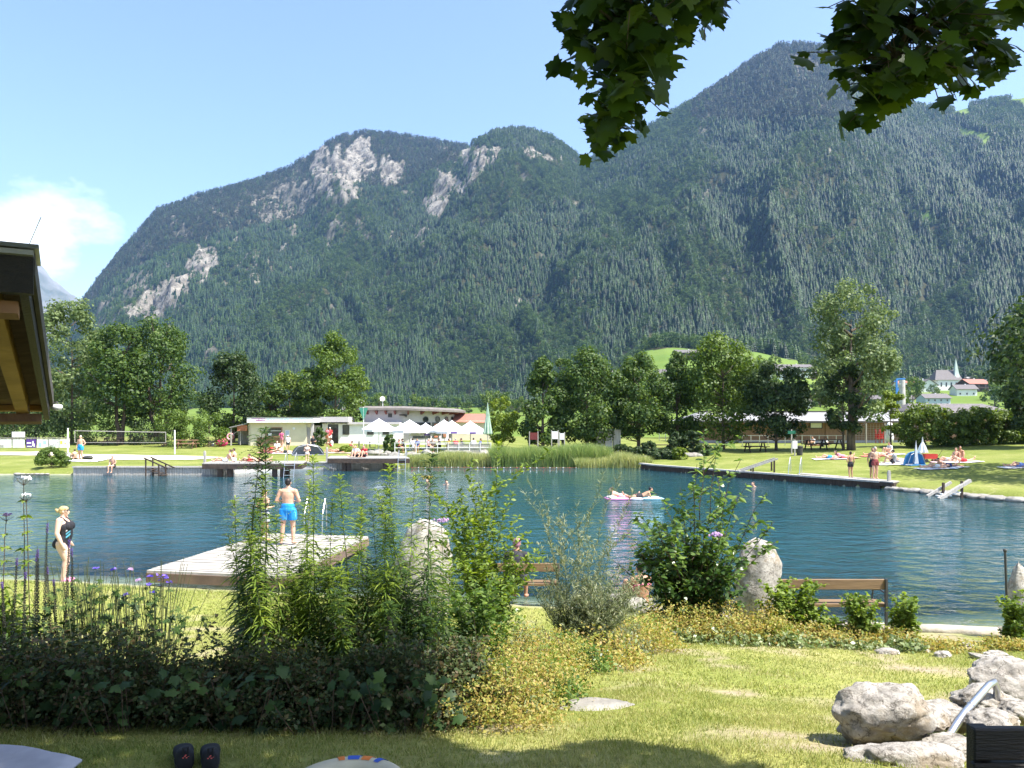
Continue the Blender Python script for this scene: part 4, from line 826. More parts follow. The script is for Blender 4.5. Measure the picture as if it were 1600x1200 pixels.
# banner fence at left
def banners():
    Y = 70; z0 = ground(X(60, Y), Y); rt = empty('banner_fence', (X(-20, Y), Y, z0-.03), 0, 'low timber fence with a white top rail that carries the banners', 'fence'); o0 = X(-20, Y); s = Y/1200
    Ln = (108+20)*s; top = Z(684.5, Y)-z0
    for i in range(9): q = MB(); q.box((Ln*i/8, 0, top/2), (.07, .07, top)); q.build('post', M_greywood, rt)
    q = MB(); q.box((Ln/2, 0, top+.03), (Ln, .14, .06)); q.build('rail', M_greywood, rt)
    r2 = random.Random(4)
    for (a, b, m_, lb, marks) in ((1, 18.5, M_wpaint, 'white banner with a tiny picture in its corner', 'corner'), (20.5, 39, M_wpaint, 'plain white banner below the raised board', None), (41.5, 57, M_purple, 'purple banner with white blocks on the fence', 'w'), (58.5, 75, M_wpaint, 'white banner with blue shapes on the fence', 'b'), (77, 92, M_wpaint, 'white banner with grey blotches on the fence', 'g'), (93.5, 109, M_wpaint, 'white banner with a yellow mark beside the net post', 'y')):
        e = empty('banner', (X((a+b)/2, Y), Y-.06, z0), 0, lb, 'banner', 'banners hung on the fence'); w_ = (b-a)*s; q = MB(); h0, h1 = Z(699.5, Y)-z0, Z(686.5, Y)-z0; q.box((0, 0, (h0+h1)/2), (w_, .03, h1-h0)); q.build('cloth', m_, e); c = (h0+h1)/2
        q = MB()
        if marks == 'corner': q.box((-w_*.33, -.02, h0+.15), (.3, .01, .2)); q.build('picture', M_greywood, e)
        if marks == 'w': q.box((-w_*.2, -.02, c+.05), (w_*.45, .01, .14)); q.box((-w_*.15, -.02, h0+.12), (w_*.5, .01, .10)); q.box((w_*.2, -.021, c), (.14, .01, .45)); q.box((w_*.32, -.02, c-.15), (.12, .01, .3)); q.build('print', M_wpaint, e)
        if marks == 'b': q.box((w_*.25, -.02, c+.1), (w_*.3, .01, .3)); q.box((-w_*.2, -.02, c-.1), (w_*.25, .01, .35)); q.build('print', M_letter, e)
        if marks == 'g': [q.box((r2.uniform(-.4, .4), -.02, c+r2.uniform(-.2, .2)), (.12, .01, .1)) for _ in range(6)]; q.build('print', M_grey, e)
        if marks == 'y': q.box((-w_*.3, -.02, c+.1), (.2, .01, .3)); q.box((w_*.1, -.02, c), (.12, .01, .1)); q.build('print', mat('yellow_print', (.7, .62, .1)), e)
    e = empty('board', (X(29, Y), Y-.02, z0+top+.06), 0, 'raised white board standing on the fence rail', 'board'); q = MB(); q.box((0, 0, .27), (20*s, .04, .5)); q.build('panel', M_wpaint, e); q = MB(); q.box((-.4, .03, .1), (.05, .05, .4)); q.box((.4, .03, .1), (.05, .05, .4)); q.build('strut', M_greywood, e)
banners()
# volleyball court
def volleyball():
    q = MB(); pts = [gp(px, py, 50, 80) for px, py in ((-30, 707), (60, 706), (110, 708), (110, 710), (200, 711), (300, 713), (352, 715), (300, 719), (200, 719), (110, 716), (105, 713), (60, 712), (-30, 711))]
    V = [(p.x, p.y, ground(p.x, p.y)+.03) for p in pts]; n = len(V); cx = sum(v[0] for v in V)/n
    me = bpy.data.meshes.new('sand_court'); bm = bmesh.new(); f = bm.faces.new([bm.verts.new(v) for v in V]); bmesh.ops.triangulate(bm, faces=[f]); bmesh.ops.subdivide_edges(bm, edges=bm.edges, cuts=4, use_grid_fill=True)
    for v in bm.verts: v.co.z = ground(v.co.x, v.co.y)+.035
    bm.to_mesh(me); bm.free(); tag(link('sand_court', me, M_sand), kind='structure')
    Y = 62; a, b = X(106, Y), X(273, Y); za, zb = ground(a, Y), ground(b, Y); rt = empty('volleyball_net', (a, Y, za), 0, 'beach volleyball net between two white posts', 'volleyball net'); Ln = b-a; s = Y/1200; t0, t1 = Z(673, Y)-za, Z(691.5, Y)-za
    for x, tp in ((0, Z(669, Y)-za), (Ln, Z(672, Y)-za)): q = MB(); q.tube([(x, 0, 0), (x, 0, tp)], .055, 8); q.build('post', M_wpaint, rt)
    n0, n1 = X(117, Y)-a, X(259, Y)-a; t0b = t0-.12
    q = MB(); q.bar((n0, 0, t0), (n1, 0, t0b), .02, .06); q.bar((n0, 0, t1), (n1, 0, t1), .02, .035); q.bar((n0, 0, t0), (n0, 0, t1), .04, .02); q.bar((n1, 0, t0b), (n1, 0, t1), .04, .02); q.build('tape', M_greywood, rt)
    q = MB()
    for i in range(60): x = n0+(n1-n0)*i/59; q.bar((x, 0, t0-.1), (x, 0, t1), .006)
    for i in range(9): z = t1+(t0-t1-.1)*i/9; q.bar((n0, 0, z), (n1, 0, z), .006)
    for z in (t0, t1): q.bar((0, 0, z), (n0, 0, z), .015); q.bar((n1, 0, z-.05), (Ln, 0, z), .015)
    q.build('mesh', M_dark, rt)
volleyball()
# ------------------------------------------------------------------ walls, piers, ladders
M_concrete = mat('pale_concrete', (.55, .53, .49), (.40, .38, .35), scale=2, rough=.9, bump=.3)
def plank_wall(name, P, zt, label, mt=M_greywood, cap=M_greywood, th=.18, step=.16, zb=-.6):
    rt = empty(name, (P[0][0], P[0][1], 0), 0, label, 'retaining wall'); q = MB(); c = MB(); r2 = random.Random(len(P)); o0 = Vector((P[0][0], P[0][1], 0))
    for (a, b) in zip(P[:-1], P[1:]):
        A = Vector((*a, 0))-o0; B = Vector((*b, 0))-o0; d = (B-A); L_ = d.length; d.normalize(); k = int(L_/step); ang = math.atan2(d.y, d.x)
        for i in range(k): p = A+d*(i+.5)*L_/k; q.box((p.x, p.y, (zt+zb)/2+r2.uniform(-.01, 0)), (L_/k-.015, th*.5+r2.uniform(-.01, .02), zt-zb), rz=ang)
        m_ = (A+B)/2; c.box((m_.x, m_.y+.05, zt+.05), (L_+.05, th+.2, .09), rz=ang)
    q.build('planks', mt, rt); c.build('coping', cap, rt); return rt
plank_wall('timber_wall', [(X(115, 48.1), 48.1), (X(342, 48.1), 48.1)], .46, 'upright weathered plank wall along the left far bank')
plank_wall('timber_wall', [(-18.4, 48.3), (-16.0, 53.9), (-8.3, 54.4)], .42, 'whitish low wall behind the two far piers', M_concrete, M_concrete)
plank_wall('timber_wall', [(9.2, 54.6), (9.75, 52.8), (18.6, 38.7)], .30, 'long low timber wall edging the right-hand lawn', M_woodd, M_greywood)
def pier(name, corners, zt, label, posts, th=.28, M1=M_greywood, M2=M_woodd, dirv=None):
    """corners: 4 ground points ordered around; planks run between edge 0-1 and 3-2"""
    c0 = Vector((*corners[0], 0)); rt = empty(name, c0, 0, label, 'pier'); C = [Vector((*c, 0))-c0 for c in corners]
    n = max(6, int((C[3]-C[0]).length/.145)); q = MB(); r2 = random.Random(n)
    for i in range(n):
        f0, f1 = i/n+.004, (i+1)/n-.004; dz = r2.uniform(-.006, .006); v = []
        for f in (f0, f1):
            v += [C[0].lerp(C[3], f), C[1].lerp(C[2], f)]
        a, b, c, d = v[0], v[1], v[3], v[2]; T = Vector((0, 0, zt+dz)); Bt = Vector((0, 0, zt-.05+dz))
        q.add([a+Bt, b+Bt, c+Bt, d+Bt, a+T, b+T, c+T, d+T], [(0, 3, 2, 1), (4, 5, 6, 7), (0, 1, 5, 4), (1, 2, 6, 5), (2, 3, 7, 6), (3, 0, 4, 7)])
    q.build('deck', M1, rt); q = MB()
    for i in range(4):
        a, b = C[i], C[(i+1) % 4]; ctr = sum(C, Vector())/4; a2 = a+(ctr-a)*.012; b2 = b+(ctr-b)*.012; d = (b2-a2); m_ = (a2+b2)/2; q.box((m_.x, m_.y, zt-.052-th/2), (d.length, .09, th), rz=math.atan2(d.y, d.x))
    q.build('beam', M2, rt)
    for (fx, fy) in posts:
        p = C[0].lerp(C[1], fx).lerp(C[3].lerp(C[2], fx), fy); q = MB(); q.box((p.x, p.y, (zt-.06-th*.5-1.4)/2), (.26, .26, zt-.06-th*.5+1.4)); q.build('post', M2, rt)
    return rt
M_deck = mat('bleached_deck', (.47, .43, .38), (.33, .30, .26), scale=2.2, rough=.85, stretch=(.5, 6, 1), bump=.3)
M_deckside = mat('brown_beam', (.20, .13, .09), (.12, .08, .06), scale=3, rough=.85)
pier('bathing_platform', [(-7.6, 15.95), (-4.5, 15.35), (-3.85, 20.6), (-6.75, 21.2)], .36, 'broad bleached wooden bathing platform in the near water', [(.05, .95), (.95, .95), (.95, .5), (.05, .5)], .19, M_deck, M_deckside)
pier('pier', [(X(322, 47.0), 46.4), (X(472, 46.4), 46.4), (X(478, 49), 49.2), (X(330, 49), 49.2)], .84, 'left far wooden pier with sunbathers on it', [(.17, .1), (.27, .1), (.72, .1), (.8, .1), (.2, .9), (.8, .9)], .3)
pier('pier', [(X(512, 51.5), 51.5), (X(640, 51.5), 51.5), (X(633, 54.6), 54.6), (X(516, 54.6), 54.6)], .90, 'right far wooden pier in front of the reeds', [(.2, .1), (.26, .1), (.7, .1), (.78, .1), (.22, .9), (.75, .9)], .3)
pier('walkway', [(X(1240, 44.5), 43.9), (X(1388, 38.4), 37.9), (X(1388, 38.4)+.7, 38.7), (X(1240, 44.5)+.7, 44.8)], .40, 'dark-sided boardwalk at the water edge of the right lawn', [(.2, .1), (.5, .1), (.8, .1)], .2)
def post(px, Y, top, base, label, wd=.14, mt=M_greywood):
    x = X(px, Y); q = MB(); q.box((0, 0, (top-base)/2), (wd, wd, top-base)); q.box((0, 0, top-base+.03), (wd*.8, wd*.8, .06)); o = q.build('wooden_post', mt, None, bevel=.015); o.location = (x, Y, base); return tag(o, label, 'post', 'upright posts at the water')
post(320, 49.2, Z(706, 49.2), .3, 'upright post at the left end of the left far pier')
post(511, 54.3, Z(700, 54.3), .3, 'upright post at the left end of the right far pier')
post(1389, 38.6, Z(737, 38.6), .1, 'upright post at the right end of the boardwalk')
def ladder(name, x, y, rz, z0, z1, wd, label, steps=4, lean=.35, mt=M_steel, rails_up=.9):
    rt = empty(name, (x, y, 0), rz, label, 'ladder')
    for s in (-1, 1):
        q = MB(); q.tube([(s*wd/2, .55, z1+.0), (s*wd/2, .5, z1+rails_up*.85), (s*wd/2, .38, z1+rails_up), (s*wd/2, .1, z1+rails_up*.6), (s*wd/2, -lean, z0)], .018, 8); q.build('handrail', mt, rt)
    for i in range(steps):
        f = (i+.5)/steps; z = z0+(z1-z0)*f; q = MB(); q.box((0, .1*f-lean*(1-f), z), (wd, .12, .03)); q.build('step', mt, rt)
    return rt
ladder('platform_ladder', -5.45, 21.0, 0, -.7, .38, .5, 'slanting white handrail ladder at the back of the bathing platform', 4, .1)
ladder('pool_ladder', X(452, 46.2), 46.3, 0, -.3, .86, .6, 'pale ladder at the right end of the left far pier', 4, rails_up=.6)
ladder('pool_ladder', X(628, 51.4), 51.4, 0, -.3, .92, .5, 'pale ladder at the tip of the right far pier', 4, rails_up=.5)
ladder('pool_ladder', X(1240, 43.8), 43.7, R(-32), -.3, .42, .6, 'metal ladder with two handrails at the left end of the boardwalk', 4, .35, M_steel)
def stair_rail(name, P, label, rot, mt=M_greywood):
    rt = empty(name, P, rot, label, 'steps')
    for s in (-.5, .5):
        q = MB(); q.bar((1.3, s, .25), (-.9, s, 1.05), .09); q.build('handrail', mt, rt)
        for x, h in ((-.7, .95), (.5, .5)): q = MB(); q.bar((x, s, -.35), (x, s, h), .09); q.build('post', M_woodd, rt)
    for i in range(4): q = MB(); q.box((-.5+.35*i, 0, .12-.14*i), (.34, .95, .06)); q.build('step', mt, rt)
    return rt
stair_rail('water_steps', (X(245, 47.6), 47.6, .28), 'grey wooden steps with handrails down the left plank wall', R(-8), M_woodd).scale = (.72, .72, .8)
stair_rail('water_steps', (X(1186, 46.2), 45.9, .12), 'pale wooden steps into the water left of the boardwalk', R(170))
def slipway():
    a = gp(1463, 778, 30, 40); Y = 34.0; rt = empty('log_ramp', (X(1490, Y), Y, 0), 0, 'slanting pale timber slipway with steps at the right water edge', 'slipway')
    s = Y/1200; q = MB()
    q.bar(((1463-1490)*s, -.2, -.02), ((1518-1490)*s, .1, Z(751, Y)), .16, .13); q.build('log', M_greywood, rt)
    q = MB(); q.bar(((1466-1490)*s, .9, .0), ((1508-1490)*s, 1.1, .62), .11); q.build('log', M_greywood, rt)
    q = MB(); q.bar((.42, .1, -.3), (.42, .1, .75), .09); q.build('post', M_woodd, rt); q = MB(); q.bar((.05, .9, -.2), (.05, .9, .62), .09); q.build('post', M_woodd, rt)
    for i in range(4): q = MB(); q.box((-.35+.2*i, .35, .05+.07*i), (.1, .8, .05)); q.build('step', M_red if i > 9 else M_wpaint, rt)
slipway()
# edge stones along the right shore
r_ = random.Random(21)
for i in range(26):
    f = i/25; p = Vector((18.9, 38.1, 0)).lerp(Vector((21.9, 31.6, 0)), f)+Vector((r_.uniform(-.15, .15), r_.uniform(-.2, .2), .06)); o = bpy.data.objects.new('shore_stone', rms[i % 4]); COL.objects.link(o); o.location = p; o.rotation_euler = (0, 0, r_.uniform(0, 6)); s = r_.uniform(.45, .95); o.scale = (s, s, s*.6)
    tag(o, 'flat pale stone in the edging along the right shore', 'stone', 'stones edging the right shore')
for i in range(7):
    p = Vector((-29.3-i*.3, 48.35, .05)); o = bpy.data.objects.new('shore_stone', rms[i % 4]); COL.objects.link(o); o.location = p; s = r_.uniform(.3, .6); o.scale = (s, s, s*.5); tag(o, 'small pale stone at the foot of the rounded silvery shrub', 'stone', 'stones under the silvery shrub')
# buoy rope
def buoys():
    rt = empty('buoy_line', (-7.2, 55.2, 0), 0, 'floating red and white swimming rope in front of the reeds', 'buoy line'); A = Vector((0, 0, .02)); n = 36
    q = MB(); pts = [Vector((17*i/40, .25*math.sin(i*.21)+.0*i, .02)) for i in range(41)]; q.tube(pts, .010, 5); q.build('rope', M_orange, rt)
    for c, m_ in (('white_floats', M_wpaint), ('red_floats', M_red)):
        q = MB()
        for i in range(n):
            if (i % 4 == 0) == (m_ is M_red): x = 17*i/n; q.ell((x, .25*math.sin(x/17*40*.21), .03), (.05, .03, .02), 6, 4)
        tag(q.build(c, m_, rt), kind='stuff') if False else q.build(c, m_, rt)
buoys()
# ------------------------------------------------------------------ village
def house(px, py, wd, dp, hh, rise, rz, roofm, wallm, label, name='house', wins=3, cat='house', ymin=150, ymax=840, balcony=False):
    p = gp(px, py, ymin, ymax); sc_ = max(.42, min(1, p.y/560)) if p.y < 900 else 1; rt = empty(name, (p.x, p.y, p.z-.3), R(rz), label, cat, 'houses of the village'); rt.scale = (sc_,)*3
    q = MB(); x, y = wd/2, dp/2; q.box((0, 0, hh/2-.5), (wd, dp, hh+1)); q.add([(-x, -y, hh), (-x, y, hh), (-x, 0, hh+rise*.93)], [(0, 2, 1)]); q.add([(x, -y, hh), (x, y, hh), (x, 0, hh+rise*.93)], [(0, 1, 2)]); q.build('wall', wallm, rt)
    e = .9; q = MB()
    for s in (-1, 1): q.add([(-x-e, s*(y+e), hh-e*rise/y), (x+e, s*(y+e), hh-e*rise/y), (x+e, 0, hh+rise), (-x-e, 0, hh+rise), (-x-e, s*(y+e), hh-e*rise/y+.3), (x+e, s*(y+e), hh-e*rise/y+.3), (x+e, 0, hh+rise+.3), (-x-e, 0, hh+rise+.3)], [(0, 1, 2, 3), (4, 7, 6, 5), (0, 4, 5, 1), (1, 5, 6, 2), (3, 7, 4, 0)])
    rf = q.build('roof', roofm, rt); q = MB(); q.box((x*.3, y*.3, hh+rise*1.0), (.8, .8, 1.8)); q.build('chimney', M_white, rf)
    for fl in range(max(1, int(hh/2.8))):
        for i in range(wins):
            q = MB(); q.box((-x+wd*(i+.5)/wins, -y-.03, 1.5+2.8*fl), (1.1, .1, 1.3)); q.build('window', M_glass, rt)
    q = MB(); q.box((0, y*.0, 0), (.01, .01, .01))
    if balcony: q = MB(); q.box((0, -y-.6, hh*.5), (wd*.9, 1.2, 1)); q.build('balcony', M_woodd, rt)
    return rt
H_ = [ (962, 578, 15, 12, 6, 2.6, 25, M_slate, M_white, 'white house with dark roof left of the row of trees', 3, False), (956, 600, 14, 11, 6, 2.5, -10, M_slate, M_white, 'lower white house peeking out beside the largest rounded tree', 3, False),
 (1072, 562, 18, 12, 5.5, 2.4, 5, M_slate, M_woodd, 'dark chalet with flat pale roof and red balcony on the upper meadow', 4, True), (1084, 607, 14, 12, 6, 3, 30, M_redroof, M_white, 'small house with reddish roof between two trees', 3, False), (1040, 596, 13, 11, 6, 3, -20, M_slate, M_white, 'white house glimpsed through the narrow pointed tree', 3, False),
 (1190, 586, 20, 14, 6, 2.5, 10, M_slate, M_white, 'grey-roofed house at the left of the hillside terrace', 4, True), (1212, 592, 16, 12, 6, 2.5, -15, M_slate, M_white, 'white house with brown gable on the hillside terrace', 3, False), (1238, 588, 24, 13, 6.5, 2.2, 0, M_slate, M_white, 'long white two-storey house on the hillside terrace', 5, True), (1262, 590, 10, 9, 4, 2, 20, M_slate, M_woodd, 'small brown shed at the right of the long white house', 2, False),
 (1268, 630, 16, 12, 6, 3, 35, M_slate, M_woodd, 'dark brown chalet with white ground floor beside the tallest tree', 3, True), (1252, 636, 11, 10, 4.5, 2.2, -10, M_slate, M_white, 'low white house in front of the dark brown chalet', 2, False), (1295, 630, 12, 10, 5, 2.5, 10, M_slate, M_white, 'white house partly behind the tallest tree', 3, False),
 (1360, 625, 14, 11, 6, 3, 30, M_slate, M_woodd, 'dark timber house right of the tallest tree', 3, True), (1372, 631, 11, 10, 4, 2.4, -20, M_slate, M_cream, 'small cream house below the dark timber house', 2, False), (1425, 611, 24, 11, 4.5, 3, 0, M_redroof, M_white, 'long house with a bright red roof left of the church', 4, False),
 (1447, 612, 13, 11, 5, 4.2, 80, M_slate, M_white, 'white gabled house with slate roof between red roof and church', 2, False), (1458, 634, 18, 13, 6, 3, 0, M_slate, M_bluegrey, 'light blue-grey house with dark gable below the church', 4, False), (1442, 592, 22, 8, 2.5, 1.5, 4, M_greyroof, M_white, 'low white farm shed up on the meadow', 3, False),
 (1487, 593, 8, 6, 2.5, 1.2, 0, M_greyroof, M_white, 'tiny white hut right behind the church spire', 1, False), (1526, 591, 24, 9, 3, 1.6, -3, M_greyroof, M_woodd, 'long dark barn at the top of the meadow near the right tree', 3, False), (1520, 612, 16, 12, 6, 3.2, 10, M_redroof, M_woodd, 'brown house with brownish red roof right of the church', 3, True), (1545, 610, 12, 10, 5, 3, -25, M_slate, M_white, 'white house at the foot of the right-hand dark tree', 3, False),
 (1505, 618, 14, 11, 5, 3, -5, M_slate, M_white, 'white house touching the church on its right', 3, False), (1570, 625, 14, 11, 5, 3, 15, M_slate, M_white, 'white house behind the hedge at the far right', 3, False), (1410, 632, 12, 10, 4.5, 2.5, 0, M_slate, M_white, 'white house behind the tall pale mast', 3, False)]
for h in H_: house(*h[:10], wins=h[10], balcony=h[11])
house(1527, 166, 18, 12, 5, 3, 5, M_slate, M_woodd, 'tiny mountain farmhouse high up on the right ridge', name='mountain_farm', wins=2, ymin=1500, ymax=2400)
# near sheds behind the hedge
def church():
    D = 560; x = X(1482, D); z = ground(x, D); rt = empty('church', (x, D, z-1), R(0), 'white village church with a slender pointed green-grey spire', 'church'); s = D/1200
    q = MB(); q.box((-2.2, 0, 4), (17, 10, 9)); q.build('nave', M_white, rt); q = MB(); hb = 8.3; x0, x1 = -13, 7
    q.add([(x0, -6, hb), (x1, -6, hb), (x1-1, 0, hb+7.5), (x0+4, 0, hb+7.5), (x0, 6, hb), (x1, 6, hb)], [(0, 1, 2, 3), (3, 2, 5, 4), (0, 3, 4), (1, 5, 2)]); q.build('nave_roof', M_slate, rt)
    tx = (1491-1482)*s; zt = Z(590, D)-z; zp = Z(557, D)-z
    q = MB(); q.box((tx, -2, (zt-2)/2), (5, 5, zt-2)); q.add([(tx-2.5, -4.5, zt-2), (tx+2.5, -4.5, zt-2), (tx, -4.5, zt+4)], [(0, 1, 2)]); q.add([(tx+2.5, -4.5, zt-2), (tx+2.5, .5, zt-2), (tx+2.5, -2, zt+4)], [(0, 1, 2)]); q.build('tower', M_white, rt)
    q = MB(); a = zt-2; q.add([(tx-2.6, -4.6, a), (tx+2.6, -4.6, a), (tx+2.6, .6, a), (tx-2.6, .6, a), (tx-1.3, -3.3, a+7), (tx+1.3, -3.3, a+7), (tx+1.3, -.7, a+7), (tx-1.3, -.7, a+7), (tx, -2, zp)], [(0, 1, 5, 4), (1, 2, 6, 5), (2, 3, 7, 6), (3, 0, 4, 7), (4, 5, 8), (5, 6, 8), (6, 7, 8), (7, 4, 8)])
    sp = q.build('spire', mat('copper_green', (.42, .50, .44), (.34, .40, .36), scale=.3, rough=.7), rt); q = MB(); q.box((tx, -2, zp+.6), (.15, .15, 1.6)); q.box((tx, -2, zp+.8), (.8, .15, .15)); q.build('cross', M_dark, sp)
    for zz in (zt-5, zt-10): q = MB(); q.box((tx, -4.55, zz), (1, .12, 1.8)); q.build('tower_window', M_glass, rt)
    for i in range(4): q = MB(); q.box((-8+3.6*i, -5.03, 5), (1, .12, 3)); q.build('nave_window', M_glass, rt)
church()
def mast():
    D = 105; x = X(1409.5, D); z = ground(x, D); rt = empty('mast', (x, D, z), 0, 'tall pale concrete mast behind the young tree', 'mast'); q = MB(); q.tube([(0, 0, 0), (0, 0, Z(594, D)-z)], [.5, .38], 10); q.build('shaft', M_concrete, rt); q = MB(); q.box((0, 0, Z(600, D)-z), (1.1, .5, .12)); q.box((0, 0, Z(622, D)-z), (1.0, .5, .12)); q.build('crossbar', M_steel, rt)
    D = 110; x = X(1401, D); z = ground(x, D); rt = empty('crane', (x, D, z), 0, 'blue jib crane post beside the pale mast', 'crane'); q = MB(); q.bar((0, 0, 0), (0, 0, Z(592, D)-z), .22); q.build('post', M_blue, rt); zt = Z(592, D)-z
    q = MB(); q.bar((0, 0, zt), (1.2, 0, zt), .2); q.bar((0, 0, zt-2), (.9, 0, zt-.1), .14); q.bar((-.4, 0, zt-.4), (.5, 0, zt), .12); q.build('jib', M_blue, rt)
mast()
def shed():
    D = 92; x = X(1480, D); z = ground(x, D); rt = empty('shed', (x, D, z), R(5), 'low brown timber shed with grey gabled roof behind the hedge', 'shed'); hb = Z(645, D)-z; s = D/1200
    q = MB(); q.box((0, 0, hb/2), (9, 5, hb)); q.build('wall', M_wood, rt); q = MB(); q.add([(-6.5, -3.4, hb-.05), (6.5, -3.4, hb-.05), (4.5, 0, hb+1.1), (-5, 0, hb+1.1), (-6.5, 3.4, hb-.05), (6.5, 3.4, hb-.05)], [(0, 1, 2, 3), (3, 2, 5, 4), (0, 3, 4), (1, 5, 2)]); q.build('roof', M_slate, rt)
shed()
# ------------------------------------------------------------------ people
M_skin = [mat('skin_light', (.62, .38, .27), (.55, .31, .21), scale=3, rough=.55, trans=.15), mat('skin_tanned', (.46, .25, .16), (.38, .20, .12), scale=3, rough=.55, trans=.15), mat('skin_pale', (.70, .47, .36), (.64, .40, .30), scale=3, rough=.55, trans=.15)]
M_hair = {'brown': mat('brown_hair', (.07, .04, .025), (.035, .02, .012), scale=30, rough=.6), 'dark': mat('dark_hair', (.02, .016, .014), (.012, .01, .01), scale=30, rough=.5), 'blond': mat('blond_hair', (.62, .46, .22), (.42, .28, .12), scale=40, rough=.55, stretch=(1, 1, .2)), 'grey': mat('grey_hair', (.45, .43, .40), (.3, .29, .27), scale=30)}
_cl = {}
def cloth(c, c2=None):
    k = (c, c2)
    if k not in _cl: _cl[k] = mat('fabric', c, c2 or tuple(x*.8 for x in c), scale=5 if not c2 else 9, rough=.8)
    return _cl[k]
def solidify(mb, voxel, it=3, name='body'):
    me = mb.mesh('tmp'); o = bpy.data.objects.new('tmp', me); COL.objects.link(o)
    m = o.modifiers.new('r', 'REMESH'); m.mode = 'VOXEL'; m.voxel_size = voxel; m.use_smooth_shade = True
    s = o.modifiers.new('s', 'SMOOTH'); s.factor = .5; s.iterations = it
    dg = bpy.context.evaluated_depsgraph_get(); dg.update(); out_ = bpy.data.meshes.new_from_object(o.evaluated_get(dg)); out_.name = name
    bpy.data.objects.remove(o); bpy.data.meshes.remove(me); out_.polygons.foreach_set('use_smooth', [True]*len(out_.polygons)); return out_
def limb(mb, pts, rr, n=10):
    pts = [Vector(p) for p in pts]
    for i in range(len(pts)-1): mb.tube([pts[i], pts[i+1]], [rr[i], rr[i+1]], n)
    for p, r in zip(pts, rr): mb.ell(p, (r, r, r), n, 6)
POSES = {}
def pose(name, **k):
    b = dict(pel=(0, 0, .93), wst=(0, .0, 1.10), chs=(0, 0, 1.30), nck=(0, -.01, 1.47), hed=(0, .015, 1.63), sho=.185, shz=1.41, el=[(-.25, -.03, 1.13), (.25, -.03, 1.13)], wr=[(-.26, .05, .89), (.26, .05, .89)],
             kn=[(-.10, .02, .50), (.10, .02, .50)], an=[(-.10, -.03, .09), (.10, -.03, .09)], toe=[(-.115, .14, .025), (.115, .14, .025)], rot=None, sh=None)
    b.update(k); POSES[name] = b
pose('stand')
pose('stand_hip', el=[(-.33, -.06, 1.16), (.26, -.03, 1.13)], wr=[(-.19, .03, 1.0), (.27, .06, .89)])
pose('hands_front', el=[(-.28, -.04, 1.14), (.28, -.04, 1.14)], wr=[(-.15, .19, 1.08), (.15, .19, 1.08)], kn=[(-.12, .02, .50), (.12, .02, .50)], an=[(-.14, -.03, .09), (.14, -.03, .09)], toe=[(-.17, .13, .025), (.17, .13, .025)])
pose('arms_bent', el=[(-.26, -.10, 1.14), (.26, -.10, 1.14)], wr=[(-.20, .14, 1.16), (.20, .14, 1.14)])
pose('walk', kn=[(-.09, .14, .52), (.09, -.02, .50)], an=[(-.09, .12, .12), (.09, -.26, .14)], toe=[(-.10, .28, .06), (.10, -.12, .03)])
pose('sit_edge', pel=(0, 0, .08), wst=(0, -.01, .25), chs=(0, .03, .45), nck=(0, .06, .61), hed=(0, .10, .76), shz=.55, el=[(-.24, .08, .30), (.24, .08, .30)], wr=[(-.12, .26, .18), (.12, .26, .18)], kn=[(-.12, .44, .10), (.12, .44, .10)], an=[(-.11, .42, -.32), (.11, .46, -.32)], toe=[(-.12, .58, -.38), (.12, .60, -.38)])
pose('sit_knees', pel=(0, 0, .11), wst=(0, -.06, .28), chs=(0, -.06, .47), nck=(0, -.01, .63), hed=(0, .04, .78), shz=.57, el=[(-.24, .08, .36), (.24, .08, .36)], wr=[(-.12, .32, .40), (.12, .32, .40)], kn=[(-.12, .38, .46), (.12, .38, .46)], an=[(-.11, .52, .08), (.11, .52, .08)], toe=[(-.12, .68, .04), (.12, .68, .04)])
pose('sit_back', pel=(0, 0, .11), wst=(0, -.12, .25), chs=(0, -.22, .41), nck=(0, -.28, .56), hed=(0, -.27, .71), shz=.50, el=[(-.25, -.42, .30), (.25, -.42, .30)], wr=[(-.26, -.50, .05), (.26, -.50, .05)], kn=[(-.12, .40, .30), (.12, .46, .12)], an=[(-.12, .72, .07), (.12, .90, .07)], toe=[(-.13, .84, .14), (.13, .96, .18)])
pose('lie_back', pel=(0, 0, .11), wst=(0, -.17, .12), chs=(0, -.37, .13), nck=(0, -.54, .12), hed=(0, -.70, .14), shz=None, sh=[(-.19, -.47, .10), (.19, -.47, .10)], el=[(-.30, -.25, .07), (.32, -.30, .07)], wr=[(-.28, 0, .05), (.20, -.55, .08)], kn=[(-.12, .40, .28), (.12, .44, .10)], an=[(-.12, .62, .07), (.12, .86, .07)], toe=[(-.13, .72, .14), (.14, .90, .2)])
pose('lie_front', pel=(0, 0, .11), wst=(0, .17, .13), chs=(0, .36, .20), nck=(0, .50, .30), hed=(0, .60, .42), shz=None, sh=[(-.18, .45, .25), (.18, .45, .25)], el=[(-.22, .52, .05), (.22, .52, .05)], wr=[(-.12, .76, .05), (.12, .76, .05)], kn=[(-.10, -.43, .08), (.10, -.43, .08)], an=[(-.12, -.84, .06), (.10, -.80, .22)], toe=[(-.12, -.97, .03), (.10, -.86, .36)])
pose('swim', nck=(0, .03, 1.47), hed=(0, .08, 1.60), el=[(-.34, .2, 1.30), (.34, .2, 1.30)], wr=[(-.3, .45, 1.38), (.3, .45, 1.38)])
def frame(a, b, ax):
    z = (Vector(b)-Vector(a)).normalized(); x = Vector(ax).normalized(); y = z.cross(x).normalized(); x = y.cross(z); return Matrix((x, y, z)).transposed()
